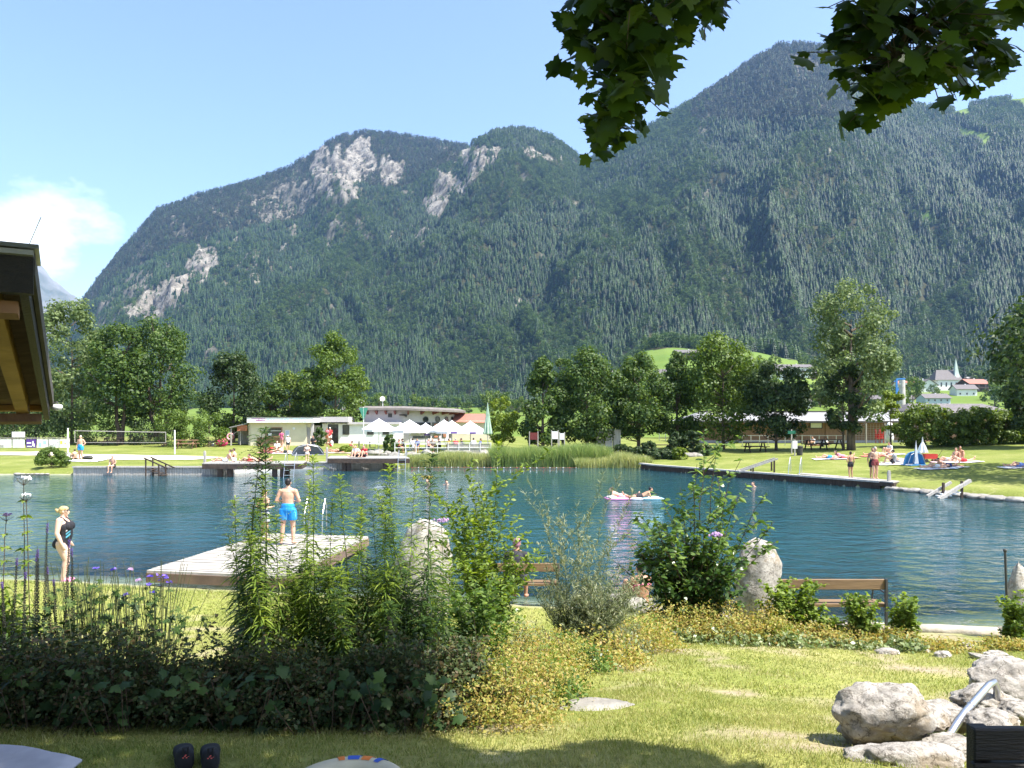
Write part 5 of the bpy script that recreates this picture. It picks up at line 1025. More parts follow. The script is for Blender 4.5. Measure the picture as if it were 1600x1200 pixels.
def fingers(mb, w_, h, side, across):
    d = h.normalized(); up = across.cross(d).normalized(); a = across.normalized()
    mb.ell(w_+d*.045, (.040, .016, .05), 10, 6, M=Matrix((a, up, d)).transposed())
    for k, ln in enumerate((.062, .072, .068, .052)):
        o = w_+d*.082+a*(-.028+.019*k); kn1 = o+d*ln*.5-up*side*.0+up*.004; tip = o+d*ln*.92+up*.018; limb(mb, [o-d*.02, kn1, tip], [.0092, .0088, .0075], 6)
    o = w_+d*.02-a*.03; limb(mb, [o, o+d*.03-a*.028+up*.01, o+d*.062-a*.034+up*.016], [.012, .0105, .009], 6)
def body_parts(p, bulk=1., fem=False, near=False, belly=0):
    P = {k: (Vector(v) if isinstance(v, tuple) else v) for k, v in p.items()}; x = Vector((1, 0, 0))
    sh = p['sh'] or [(-p['sho'], P['nck'].y*.9+P['chs'].y*.1, p['shz']), (p['sho'], P['nck'].y*.9+P['chs'].y*.1, p['shz'])]; sh = [Vector(s) for s in sh]
    hips = [P['pel']+Vector((s*.095*bulk, 0, -.02)) for s in (-1, 1)]
    if p['pel'][2] < .5: hips = [P['pel']+Vector((s*.095*bulk, .0, -.01)) for s in (-1, 1)]
    fwd = frame(P['pel'], P['wst'], x); fw = fwd @ Vector((0, 1, 0)); 
    if fw.y*0+1 and p['rot'] is None: pass
    def torso(mb, g=0., top=1., lo=0.):
        seq = [(P['pel'], .168 if fem else .155, .115, .10), (P['pel'].lerp(P['wst'], .55), .150, .105, .09), (P['wst'], .138 if fem else .142, .098, .09), (P['wst'].lerp(P['chs'], .5), .150, .104, .09), (P['chs'], .165, .112, .10), (P['chs'].lerp(P['nck'], .45), .155, .098, .08)]
        m_ = len(seq); K = 4
        for k in range((m_-1)*K+1):
            j = min(k//K, m_-2); f = k/K-j; u_ = k/((m_-1)*K)
            if u_ < lo-1e-6 or u_ > top+1e-6: continue
            fs = f*f*(3-2*f); c = seq[j][0].lerp(seq[j+1][0], f); A, B_, H_r = [seq[j][q_]*(1-fs)+seq[j+1][q_]*fs for q_ in (1, 2, 3)]
            M = frame(seq[max(j-1, 0)][0] if f < .3 else seq[j][0], seq[j+1][0], x); bb = bulk*(1+belly*math.exp(-((u_-.42)/.22)**2))
            mb.ell(c, (A*bulk+g, B_*bb+g, H_r+g), 14, 9, M=M)
    def build_body():
        mb = MB(); torso(mb)
        M = frame(P['chs'], P['nck'], x); fwv = M @ Vector((0, 1, 0))
        limb(mb, [P['chs'].lerp(P['nck'], .6), sh[0]], [.085, .058*bulk]); limb(mb, [P['chs'].lerp(P['nck'], .6), sh[1]], [.085, .058*bulk])
        for s_ in (0, 1): limb(mb, [P['nck']+(P['hed']-P['nck'])*.12, sh[s_].lerp(P['nck'], .42)+(P['nck']-P['chs'])*.02, sh[s_]], [.050, .050, .050])
        limb(mb, [P['nck']-(P['nck']-P['chs'])*.2, P['hed']-(P['hed']-P['nck'])*.35], [.062, .052])
        hd = frame(P['nck'], P['hed'], x) if p.get('headup', 0) else Matrix.Identity(3)
        if p['pel'][2] < .2 and abs(P['hed'].y-P['nck'].y) > .12: hd = frame(P['nck'], P['hed'], x)
        Hc = P['hed']; f = lambda v: Hc+hd @ Vector(v)
        mb.ell(f((0, -.012, .03)), (.074, .092, .085), 14, 10, M=hd); mb.ell(f((0, .022, -.025)), (.056, .066, .085), 12, 8, M=hd); mb.ell(f((0, .038, -.082)), (.036, .038, .034), 10, 6, M=hd)
        limb(mb, [f((0, .088, .012)), f((0, .108, -.022))], [.010, .014], 6); mb.ell(f((0, .092, -.056)), (.024, .012, .010), 8, 5, M=hd)
        for s in (-1, 1): mb.ell(f((s*.075, -.005, -.01)), (.010, .019, .030), 8, 6, M=hd); mb.ell(f((s*.031, .082, .022)), (.016, .012, .012), 8, 5, M=hd); mb.ell(f((s*.035, .06, -.02)), (.026, .028, .024), 8, 5, M=hd)
        if fem:
            for s in (-1, 1): mb.ell(P['chs']+M @ Vector((s*.072*bulk, .070*bulk+.012, -.02)), (.064*bulk, .052*bulk, .068*bulk), 10, 7, M=M)
        for s in (0, 1):
            e, w_ = Vector(p['el'][s]), Vector(p['wr'][s]); limb(mb, [sh[s], sh[s].lerp(e, .35), e, e.lerp(w_, .35), w_], [.056*bulk, .052*bulk, .040*bulk, .042*bulk, .027*bulk])
            h = (w_-e).normalized()
            if near: fingers(mb, w_, h, 1 if s else -1, Vector((0, 1, 0)) if abs(h.y) < .7 else x)
            else: mb.ell(w_+h*.07, (.036, .02, .085), 8, 6, M=frame(w_, w_+h, (0, 1, .1) if abs(h.y) < .9 else x))
            k, a, t_ = Vector(p['kn'][s]), Vector(p['an'][s]), Vector(p['toe'][s]); limb(mb, [hips[s], hips[s].lerp(k, .4), k, k.lerp(a, .3), a], [.098*bulk, .084*bulk, .056*bulk, .058*bulk, .036*bulk], 12)
            limb(mb, [a-Vector((0, .02, .02)), t_], [.040, .026]); mb.ell(a.lerp(t_, .6), (.045, .07, .03), 8, 6)
        if fem or belly:
            for s in (-1, 1): mb.ell(P['pel']+fwd @ Vector((s*.07*bulk, -.045*bulk, -.045)), (.085*bulk, .078*bulk, .10*bulk), 10, 7)
        return mb
    def clothes(kind):
        mb = MB(); g = .021 if near else .02
        if kind in ('trunks', 'shorts'):
            torso(mb, g+.004, .22); mb.ell(P['pel'], (.172*bulk+g, .122*bulk+g, .12), 14, 9, M=fwd)
            ln = .62 if kind == 'shorts' else .42
            for s in (0, 1): k = Vector(p['kn'][s]); e = hips[s].lerp(k, ln); mb.tube([hips[s]+(hips[s]-k).normalized()*.03, hips[s].lerp(k, ln*.5), e], [.098*bulk+g, .098*bulk+g, .092*bulk+g], 12)
        if kind in ('briefs', 'bikini'):
            torso(mb, g, .0); [mb.ell(P['pel']+fwd @ Vector((s*.07*bulk, -.045*bulk, -.045)), (.085*bulk+g, .078*bulk+g, .095*bulk), 10, 7) for s in (-1, 1)] if fem else None
        if kind in ('bikini',):
            M = frame(P['chs'], P['nck'], x); c = P['chs']; mb.ell(c, (.165*bulk+g, .112*bulk+g, .03), 14, 7, M=M); [mb.ell(c+M @ Vector((s*.075*bulk, .085*bulk+.02, 0)), (.072*bulk+g, .07*bulk+g, .06*bulk), 10, 7, M=M) for s in (-1, 1)]
        if kind == 'swimsuit':
            torso(mb, g, .82); M = frame(P['chs'], P['nck'], x); [mb.ell(P['chs']+M @ Vector((s*.072*bulk, .070*bulk+.012, -.02)), (.064*bulk+g, .052*bulk+g, .068*bulk+g), 10, 7, M=M) for s in (-1, 1)]; [mb.ell(P['pel']+fwd @ Vector((s*.07*bulk, -.045*bulk, -.045)), (.085*bulk+g, .078*bulk+g, .095*bulk), 10, 7) for s in (-1, 1)]
            for s in (0, 1): a = sh[s].lerp(P['nck'], .35)+Vector((0, 0, .045)); limb(mb, [P['chs']+Vector(((-.09, .09)[s], .10*bulk, .06)), a+Vector((0, .02, .012)), P['chs']+Vector(((-.08, .08)[s], -.10*bulk, .05))], [.03, .024, .03], 6)
        if kind == 'shirt':
            torso(mb, g+.01); limb(mb, [P['chs'].lerp(P['nck'], .6), sh[0]], [.10, .075]); limb(mb, [P['chs'].lerp(P['nck'], .6), sh[1]], [.10, .075])
            for s in (0, 1): e = Vector(p['el'][s]); mb.tube([sh[s], sh[s].lerp(e, .65)], [.072, .066], 10)
        return mb
    def hair(kind):
        mb = MB(); Hc = P['hed']; hd = Matrix.Identity(3)
        if p['pel'][2] < .2 and abs(P['hed'].y-P['nck'].y) > .12: hd = frame(P['nck'], P['hed'], x)
        f = lambda v: Hc+hd @ Vector(v)
        mb.ell(f((0, -.026, .046)), (.082, .092, .080), 14, 9, M=hd); mb.ell(f((0, -.05, .0)), (.074, .062, .075), 12, 8, M=hd)
        if kind == 'long': mb.ell(f((0, -.07, -.07)), (.085, .05, .12), 12, 8, M=hd)
        if kind == 'bun': mb.ell(f((0, -.135, .015)), (.042, .045, .045), 10, 7, M=hd); mb.ell(f((.01, -.165, .04)), (.026, .03, .03), 8, 5, M=hd); mb.ell(f((0, .0, .062)), (.078, .088, .06), 12, 8, M=hd)
        if kind == 'cap': mb.ell(f((0, -.004, .055)), (.088, .102, .065), 14, 9, M=hd); mb.ell(f((0, .11, .045)), (.06, .06, .012), 10, 5, M=hd)
        if kind == 'hat': mb.ell(f((0, -.004, .06)), (.09, .10, .075), 14, 9, M=hd); mb.ell(f((0, 0, .035)), (.17, .18, .012), 16, 5, M=hd)
        return mb
    return build_body, clothes, hair
_pc = {}
def person(loc, rz, pose_, h=1.72, skin=0, clothes=('trunks', (.1, .1, .12)), hair=('short', 'brown'), label='', bulk=1., fem=False, near=False, belly=0, group=None, tilt=0, name='person'):
    key = (pose_, bulk, fem, near, belly); p = POSES[pose_]; vx = .0095 if near else .024
    rt = empty(name, loc, rz, label, 'person', group); s = h/1.75; rt.scale = (s, s, s)
    if tilt: rt.rotation_euler = (tilt, 0, rz)
    if key+('b',) not in _pc: _pc[key+('b',)] = body_parts(p, bulk, fem, near, belly)
    fb, fc, fh = _pc[key+('b',)]
    def get(part, fn):
        k = key+(part,)
        if k not in _pc: _pc[k] = solidify(fn(), vx*(1 if part == 'body' else .9), 3, part if isinstance(part, str) else 'clothing')
        me = _pc[k]
        if not me.materials: me.materials.append(None)
        return me
    def put(nm, me, m):
        o = bpy.data.objects.new(nm, me); COL.objects.link(o); o.parent = rt; o.material_slots[0].link = 'OBJECT'; o.material_slots[0].material = m; return o
    put('body', get('body', fb), M_skin[skin])
    for kind, col in (clothes if isinstance(clothes, list) else [clothes]):
        if kind: put({'trunks': 'swim_trunks', 'shorts': 'shorts', 'briefs': 'swim_briefs', 'bikini': 'bikini', 'swimsuit': 'swimsuit', 'shirt': 'shirt'}[kind], get('c_'+kind, lambda: fc(kind)), col if isinstance(col, bpy.types.Material) else cloth(col))
    if hair: hk, hc = hair; put('cap' if hk == 'cap' else 'sun_hat' if hk == 'hat' else 'hair', get('h_'+hk, lambda: fh(hk)), M_hair[hc] if isinstance(hc, str) else cloth(hc))
    return rt
# --- woman at the near shore, facing right
M_suit = cloth((.012, .012, .016), (.02, .02, .026))
pz = ground(X(99, 16.55), 16.55)
pose('woman', pel=(0, -.02, .90), wst=(0, .03, 1.07), chs=(0, .03, 1.26), nck=(0, -.03, 1.44), hed=(0, .02, 1.60), el=[(-.24, -.07, 1.13), (.25, -.05, 1.13)], wr=[(-.22, .06, .90), (.24, .05, .88)], kn=[(-.09, .03, .50), (.10, .10, .50)], an=[(-.09, -.03, .09), (.10, .02, .09)], toe=[(-.10, .14, .03), (.11, .19, .03)])
wo = person((X(99, 16.6), 16.6, max(0, pz)-.01), R(-78), 'woman', 1.66, 2, ('swimsuit', M_suit), ('bun', 'blond'), 'blond woman in a black swimsuit with turquoise stripes standing at the near shore', 1.24, True, True, .16)
q = MB(); 
for i, (z, c) in enumerate(((1.20, 0), (1.13, 1), (1.055, 1), (1.27, 2))): pass
def suit_patch(z, y0, y1, h, m_, nm):
    # slanted printed stripes: strips that hug the side and front of the belly
    q = MB(); V = []; F = []; n = 10
    for i in range(n+1):
        a = y0+(y1-y0)*i/n; rx, ry = .202, .168
        for dz in (-h/2, h/2): V.append((rx*math.cos(a), .03+ry*math.sin(a), z+.07*(i/n)+dz))
    q.add(V, [(2*i, 2*i+2, 2*i+3, 2*i+1) for i in range(n)]); return q.build(nm, m_, wo)
M_turq = cloth((.08, .32, .42)); suit_patch(1.03, R(28), R(62), .045, M_turq, 'turquoise_stripe'); suit_patch(1.10, R(28), R(62), .035, M_turq, 'turquoise_stripe'); suit_patch(1.17, R(28), R(62), .03, cloth((.45, .45, .45)), 'grey_stripe')
q = MB()
for s in (-1, 1): q.ell((.035+s*.0, .10, 1.625), (.001, .001, .001), 4, 3)
q = MB(); q.box((0, .105, 1.625), (.13, .012, .032)); q.box((-.068, .05, 1.628), (.008, .10, .01)); q.box((.068, .05, 1.628), (.008, .10, .01)); q.build('sunglasses', M_dark, wo)
q = MB()
for (a, t_) in (((-.09, -.03), (-.10, .14)), ((.10, .02), (.11, .19))): q.ell(((a[0]+t_[0])/2, (a[1]+t_[1])/2+.02, .035), (.058, .145, .045), 12, 7)
q.build('pink_shoes', cloth((.75, .25, .45)), wo, True)
# --- man and boy on the bathing platform, backs to us
pose('man', el=[(-.30, -.03, 1.16), (.30, -.03, 1.16)], wr=[(-.17, .17, 1.13), (.17, .17, 1.13)], sho=.195, kn=[(-.13, .0, .50), (.12, .04, .50)], an=[(-.17, -.02, .09), (.13, .02, .09)], toe=[(-.20, .13, .03), (.16, .17, .03)], hed=(.0, .02, 1.63))
mn = person((X(450, 19.2), 19.2, .365), R(3), 'man', 1.66, 0, ('shorts', cloth((.01, .20, .62), (.02, .30, .72))), ('short', 'dark'), 'man with bare back in bright blue swim shorts standing on the bathing platform', 1.06, False, True)
q = MB(); q.tube([(.18+.02, -.08, .86), (.2, -.03, .72), (.18, -.02, .62)], [.012, .02, .008], 6); q.tube([(.0, -.15, .98), (.0, -.155, .80), (.0, -.13, .68)], .005, 5); q.build('shorts_print', cloth((.20, .55, .80)), mn)
bo = person((X(413, 19.8), 19.8, .365), R(-30), 'arms_bent', 1.34, 0, ('shorts', cloth((.50, .52, .55), (.35, .37, .42))), ('short', 'brown'), 'boy in pale grey shorts with navy waistband on the bathing platform', .92, False, True)
q = MB(); q.lathe([(.166, -.04), (.17, .03)], 18, (0, 0, 1.0)); b_ = q.build('navy_waistband', cloth((.03, .03, .10)), bo); b_.scale = (.95, .75, 1)
q = MB(); q.lathe([(.0862, -.008), (.088, .02)], 16, (0, -.01, 1.665)); q.build('sunglasses_strap', M_dark, bo)
# --- far and middle people
def gz(px, Y): return ground(X(px, Y), Y)
def pp(px, py, rz, pose_, *a, lift=0, Y=None, **k):
    p = gp(px, py, 15, 100) if Y is None else Vector((X(px, Y), Y, lift if lift else gz(px, Y)))
    if Y is None and lift: p.z += lift
    return person(p, R(rz), pose_, *a, **k)
W = (.75, .75, .75); K = (.02, .02, .025); RD = (.55, .04, .05); PK = (.70, .25, .32); BL = (.02, .30, .65)
pp(126, 717.5, 175, 'stand_hip', 1.78, 0, ('shorts', BL), ('short', 'grey'), label='man in bright blue shorts standing beside the left net post', bulk=1.1)
pp(117, 718, 60, 'sit_knees', 1.5, 0, ('briefs', K), ('short', 'brown'), label='child sitting on the white towel at the feet of the man in blue shorts')
person((X(178, 48.0), 47.9, .52), R(180), 'sit_edge', 1.5, 0, ('trunks', K), ('cap', (.25, .25, .3)), label='boy sitting on the edge of the plank wall with his feet at the water')
AT = 'people at the kiosk'
pp(431, 696, 10, 'stand', 1.72, 0, [('shirt', (.30, .33, .38)), ('shorts', (.04, .06, .2))], ('short', 'brown'), label='person in a grey shirt standing at the serving hatch', group=AT)
pp(440, 697, -10, 'arms_bent', 1.5, 0, [('shirt', (.6, .12, .25)), ('shorts', PK)], ('short', 'brown'), label='person in a pink-red top waiting at the serving hatch', group=AT)
pp(450, 704, 200, 'stand', 1.38, 0, [('shirt', W), ('shorts', K)], ('cap', W), label='child in white shirt, white cap and black shorts on the lawn by the kiosk', group=AT)
pp(511, 694, 150, 'stand', 1.7, 1, [('shirt', PK), ('shorts', (.5, .2, .1))], ('long', 'brown'), label='person in a pinkish top in the gap beside the kiosk', group=AT)
pp(515.5, 694, 190, 'arms_bent', 1.72, 0, [('shirt', RD), ('shorts', W)], ('cap', W), label='person in a red shirt and white cap in the dark doorway', group=AT)
pp(518, 698, 90, 'sit_knees', 1.6, 0, [('shirt', W), ('shorts', RD)], ('short', 'brown'), label='person in red shorts crouching below the dark doorway', group=AT)
LT = 'sunbathers on the left far lawn'
def towel(px, py, w_, d_, rz, col, label, lift=0, Y=None, z=None, group='towels spread on the lawns'):
    p = gp(px, py, 15, 100) if Y is None else Vector((X(px, Y), Y, z)); q = MB(); n = 6; V = []; r2 = random.Random(int(px*7+py)); c, s = math.cos(R(rz)), math.sin(R(rz))
    for j in range(n+1):
        for i in range(n+1):
            u, v = (i/n-.5)*w_, (j/n-.5)*d_; xx, yy = u*c-v*s, u*s+v*c; g = (ground(p.x+xx, p.y+yy) if Y is None else z); V.append((xx+r2.uniform(-.03, .03), yy+r2.uniform(-.03, .03), g-p.z+.035+r2.uniform(0, .03)))
    q.add(V, [(j*(n+1)+i, j*(n+1)+i+1, (j+1)*(n+1)+i+1, (j+1)*(n+1)+i) for j in range(n) for i in range(n)]); o = q.build('towel', cloth(col), None, True); o.location = p; return tag(o, label, 'towel', group)
towel(131, 720.5, 2.6, 1.6, 3, W, 'big white blanket at the feet of the man in blue shorts')
def sunb(px, py, rz, ps, label, sk=0, cl=('trunks', K), hr=('short', 'brown'), tw=W, h=1.7, fem=False, group=LT, tl=None, tr_=None):
    if tw: p_ = towel(px, py, 1.0, 2.1, rz if tr_ is None else tr_, tw, tl or ('towel under the '+label))
    return pp(px, py-.3, rz, ps, h, sk, cl, hr, label=label, fem=fem, group=group, lift=.05)
sunb(425, 703.5, 80, 'lie_back', 'person in red lying on the lawn below the kiosk hatch', 1, ('trunks', RD), tw=RD, tl='reddish towel below the kiosk hatch')
sunb(421, 708, 70, 'lie_front', 'person lying on a pink towel left of the white group', 1, ('bikini', PK), fem=True, tw=PK, tl='pink towel below the reddish towel')
sunb(433, 705.5, 200, 'sit_knees', 'person in white sitting on a white towel in front of the hatch', 2, ('shirt', W), tl='white towel in front of the kiosk hatch')
sunb(439, 706.5, 150, 'sit_back', 'person leaning back on the lawn next to the one in white', 0, ('trunks', W), tl='white towel shared by the person leaning back')
sunb(446, 709, 100, 'lie_front', 'person lying face down to the left of the grey beach shelter', 0, ('trunks', K), tl='white towel to the left of the grey beach shelter')
sunb(523, 707.5, 90, 'lie_back', 'person lying on their back left above the second pier', 1, ('bikini', PK), fem=True, tw=(.6, .5, .35), tl='sand-coloured towel above the second pier')
sunb(533, 708, 95, 'lie_back', 'person with knee up lying above the second pier', 0, ('trunks', K), tw=(.7, .55, .45), tl='peach towel above the second pier')
sunb(545, 704, 110, 'sit_back', 'person sitting far back near the yellow-green bush', 0, ('bikini', RD), fem=True, tl='white towel near the yellow-green bush')
pp(489, 708, 170, 'arms_bent', 1.5, 1, [('shirt', K), ('shorts', K)], ('long', 'dark'), label='dark-haired child in black standing beside the grey beach shelter')
PD = 'sunbathers on the far piers'
for (px, Y, rz, ps, lb, cl, fm) in ((353, 47.4, 95, 'sit_back', 'pale sunbather sitting at the left end of the left far pier', W, False), (366, 47.6, 90, 'sit_knees', 'sunbather in white hugging knees on the left far pier', W, False), (392, 47.5, 80, 'lie_back', 'sunbather in red lying on the left far pier', RD, False), (404, 47.7, 100, 'lie_front', 'sunbather with pink bikini lying on the left far pier', PK, True)):
    person((X(px, Y), Y, .86), R(rz), ps, 1.65, 0, ('bikini' if fm else 'trunks', cl), ('short', 'brown'), label=lb, fem=fm, group=PD)
for (px, Y, rz, ps, lb, cl, fm) in ((556, 52.4, 170, 'sit_knees', 'person in white sitting on the right far pier', W, False), (563, 52.7, 120, 'sit_back', 'person in black leaning back on the right far pier', K, False), (569, 52.5, 160, 'sit_knees', 'person in a red top sitting on the right far pier', RD, False)):
    person((X(px, Y), Y, .92), R(rz), ps, 1.6, 0, [('shirt', cl), ('trunks', K)], ('short', 'dark'), label=lb, group=PD)
pp(480, 726, 200, 'arms_bent', 1.45, 2, ('bikini', W), ('short', 'blond'), label='small pale child standing behind the white wall between the piers', fem=True)
# swimmers
SW = 'swimmers in the lake'
for (px, py, rz, hr, lb) in ((669, 752, 150, 'brown', 'left of two heads swimming in the middle of the lake'), (697, 754, 200, 'dark', 'right of two heads swimming in the middle of the lake'), (1178, 757, 120, 'brown', 'swimmer just left of the boardwalk ladder')):
    Y = 3.4*1200/(py-655); person((X(px, Y), Y, -1.42), R(rz), 'swim', 1.7, 0, ('trunks', K), ('short', hr), label=lb, group=SW)
# two people on a long air mattress
def mattress():
    Y = 3.4*1200/(776-655); x = X(989, Y); rt = empty('air_mattress', (x, Y, 0), R(4), 'long inflatable float, magenta on the left and turquoise on the right, carrying two people', 'inflatable float')
    for (x0, x1, m_, nm) in ((-1.2, -.15, cloth((.68, .28, .50)), 'magenta_end'), (-.15, .35, cloth((.75, .72, .78)), 'white_middle'), (.35, 1.25, cloth((.36, .60, .68)), 'turquoise_end')):
        q = MB(); 
        for k in range(6): q.ell(((x0+x1)/2, -.38+.15*k, .035), ((x1-x0)/2+.06, .095, .055), 12, 7)
        q.build(nm, m_, rt, True)
    q = MB(); q.ell((-.95, 0, .09), (.22, .42, .06), 12, 7); q.build('pillow', M_wpaint, rt, True)
    person((x-.45, Y+.1, .03), R(70), 'lie_front', 1.5, 0, ('trunks', W), ('short', 'brown'), label='person lying on the magenta half of the float', group='people on the float')
    person((x+.25, Y-.05, .03), R(-80), 'lie_front', 1.6, 1, ('trunks', K), ('short', 'dark'), label='dark-haired person propped up on the turquoise half of the float', group='people on the float')
mattress()
# right lawn
RT = 'bathers on the right lawn'
pp(1329, 747, 15, 'stand_hip', 1.42, 1, ('trunks', K), ('short', 'brown'), label='boy in dark trunks with a hand on his hip at the boardwalk', group=RT)
pp(1363.5, 748, 170, 'stand', 1.62, 1, ('shorts', K), ('short', 'brown'), label='left one of the two bathers standing close together on the right lawn', group=RT)
pp(1367.5, 749, 190, 'arms_bent', 1.70, 0, ('trunks', (.25, .05, .05)), ('short', 'grey'), label='right one of the two bathers standing close together on the right lawn', group=RT)
sunb(1296, 718, 85, 'lie_back', 'person lying on the long white towel in front of the tallest tree', 0, ('trunks', BL), group=RT, tl='long white towel in front of the tallest tree')
sunb(1318, 717, 95, 'lie_front', 'person in pink lying with dark hair in front of the tallest tree', 0, [('shirt', PK)], ('long', 'dark'), tw=(.7, .3, .25), group=RT, tl='salmon towel in front of the tallest tree')
sunb(1370, 713, 90, 'lie_back', 'person on a red-edged towel behind the two standing bathers', 0, ('trunks', W), tw=(.62, .2, .15), group=RT, tl='red towel behind the two standing bathers')
sunb(1390, 711, 100, 'sit_knees', 'person in a white shirt sitting right of the red towel', 0, ('shirt', W), ('short', 'dark'), group=RT, tl='white towel right of the red towel')
sunb(1396, 726, 60, 'sit_knees', 'grey-dressed person sitting left of the blue beach tent', 0, [('shirt', (.3, .3, .32)), ('trunks', K)], ('short', 'dark'), group=RT, tl='white towel left of the blue beach tent')
sunb(1406, 723, 95, 'lie_back', 'person lying between the seated one and the blue beach tent', 2, ('trunks', W), group=RT, tl='pale towel touching the blue beach tent')
for (px, py, rz, ps, lb, sk, cl, tw_) in ((1480, 722, 95, 'lie_back', 'leftmost of the group on the lawn right of the red cart', 0, W, (.7, .5, .5)), (1490, 721, 120, 'sit_back', 'person in the middle of the group right of the red cart', 0, PK, W), (1500, 720, 160, 'sit_knees', 'person in white sitting at the right of the group by the red cart', 1, W, None), (1504, 723, 90, 'lie_front', 'rightmost person lying in the group by the red cart', 0, RD, W),
        (1463, 733, 90, 'lie_back', 'person lying on a white towel at the edge of the shade', 0, W, W), (1480, 731, 95, 'lie_front', 'person in dark blue lying at the edge of the shade', 1, (.03, .04, .15), W), (1594, 731, 90, 'lie_back', 'person lying in the shade at the right edge of the photo', 0, (.2, .3, .7), W)):
    sunb(px, py, rz, ps, lb, sk, ('trunks', cl), tw=tw_, group=RT, tl='towel under the '+lb)
# beach tent, umbrella, cart, shelter
def tent(px, py, w_, h, m_, label, name='beach_tent', spike=True):
    p = gp(px, py, 20, 90); rt = empty(name, p, R(20), label, 'beach tent'); q = MB(); n = 12; V = []; rows = 6
    for j in range(rows+1):
        t_ = j/rows*PI/2
        for k in range(n+1): a = PI*k/n-.15; V.append((w_/2*math.cos(a)*math.cos(t_)**.7, w_*.4*math.sin(a)*math.cos(t_)**.7, h*math.sin(t_)*(1+.06*math.sin(k*2.1))))
    q.add(V, [(j*(n+1)+k, j*(n+1)+k+1, (j+1)*(n+1)+k+1, (j+1)*(n+1)+k) for j in range(rows) for k in range(n)]); q.build('canopy', m_, rt, True)
    q = MB(); q.tube([(w_/2, -.1, 0), (w_*.3, -.1, h*.8), (0, -.05, h), (-w_*.3, -.1, h*.8), (-w_/2, -.1, 0)], .02, 6); q.build('frame_rod', M_steel, rt)
    q = MB(); q.box((0, .1, .02), (w_*.95, w_*.6, .02)); q.build('groundsheet', m_, rt)
    if spike: q = MB(); q.add([(-.22, -.15, .1), (.12, -.15, .1), (-.04, -.1, h+.75), (-.1, .1, .1)], [(0, 1, 2), (1, 3, 2), (3, 0, 2)]); q.build('folded_flap', cloth((.42, .46, .55)), rt)
    return rt
tent(1430, 727, 1.45, .80, cloth((.08, .30, .58)), 'blue domed beach tent on the right lawn')
tent(481, 711, 2.6, .85, cloth((.28, .30, .32)), 'low grey beach shelter on the lawn behind the left far pier', spike=False)
p = gp(1441, 722, 20, 90); furled_ = furled(1441.5, p.y, 684, 17, 'half-closed white sunshade on a thin pole behind the blue beach tent', M_canvas)
def cart():
    p = gp(1453, 722, 20, 90); rt = empty('handcart', p, R(-5), 'red folding handcart with small dark wheels right of the blue tent', 'cart'); rt.scale = (.75, .75, .75)
    q = MB()
    for c, d in (((0, -.27, .48), (1.0, .03, .4)), ((0, .27, .48), (1.0, .03, .4)), ((-.5, 0, .48), (.03, .54, .4)), ((.5, 0, .48), (.03, .54, .4)), ((0, 0, .3), (1.0, .54, .03))): q.box(c, d)
    q.build('basket', M_red, rt); q = MB(); q.tube([(.5, 0, .35), (.75, 0, .6), (.95, 0, .95)], .015, 6); q.bar((.95, -.1, .95), (.95, .1, .95), .03); q.build('pull_handle', M_dark, rt)
    for x in (-.38, .38):
        for y in (-.3, .3): q = MB(); q.lathe([(.02, -.03), (.13, -.03), (.14, 0), (.13, .03), (.02, .03)], 12); o = q.build('wheel', M_dark, rt); o.rotation_euler = (R(90), 0, 0); o.location = (x, y, .14)
cart()
# terrace guests behind the railing
TR = 'guests at the cafe terrace tables'; r_ = random.Random(14)
cols = [RD, K, W, (.1, .15, .4), PK, (.3, .25, .2), K, (.5, .3, .05)]
for i, (px, adj) in enumerate([(622, 'leftmost seated guest under the second parasol'), (630, 'guest beside the leftmost guest on the terrace'), (645, 'guest in front of the first cafe window'), (652, 'guest right of the second parasol pole'), (668, 'guest below the first round window'), (676, 'guest facing left under the middle parasols'), (687, 'guest under the last round window'), (700, 'guest behind the grey slatted part of the railing'), (712, 'guest under the purple-marked parasol'), (722, 'guest left of the rightmost open parasol pole'), (740, 'dark-clothed guest under the rightmost open parasol'), (750, 'last guest beside the furled green parasol')]):
    Y = 67.0+r_.uniform(-.6, 1.2); z = gz(px, Y)+.42; person((X(px, Y), Y, z), R(r_.choice([90, -90, 180, 10])), 'sit_edge', 1.65, r_.choice([0, 1]), [('shirt', cols[i % 8]), ('shorts', K)], ('short', r_.choice(['brown', 'dark', 'grey'])), label=adj+', in '+['red', 'black', 'white', 'dark blue', 'pink', 'brown', 'black', 'ochre'][i % 8], group=TR)
def table_set(px, Y, label):
    rt = empty('cafe_table', (X(px, Y), Y, gz(px, Y)), R(8), label, 'table', 'cafe tables on the terrace'); q = MB(); q.box((0, 0, .73), (1.0, .75, .04)); q.build('table_top', M_wpaint, rt)
    for a in (-.4, .4): q = MB(); q.bar((a, -.3, 0), (a, .3, .7), .03); q.bar((a, .3, 0), (a, -.3, .7), .03); q.build('leg', M_steel, rt)
    for s in (-1, 1):
        c = empty('cafe_chair', (X(px, Y)+s*.85, Y, gz(px, Y)), R(90*s), 'chair %s of the %s' % ('left' if s < 0 else 'right', label), 'chair', 'chairs at the cafe tables'); q = MB(); q.box((0, 0, .45), (.45, .45, .04)); q.build('seat', M_dark, c); q = MB(); q.box((0, -.22, .72), (.45, .03, .45)); q.build('backrest', M_dark, c)
        for x in (-.2, .2):
            for y in (-.2, .2): q = MB(); q.bar((x, y, 0), (x, y, .45), .03); q.build('leg', M_steel, c)
for px, lb in ((580, 'cafe table left of the leafy bush at the railing end'), (597, 'cafe table directly behind the leafy bush'), (636, 'cafe table near the second parasol'), (662, 'cafe table below the first round window'), (690, 'cafe table below the last round window'), (716, 'cafe table by the slatted railing'), (744, 'cafe table at the furled green parasol')): table_set(px, 67.3, lb)
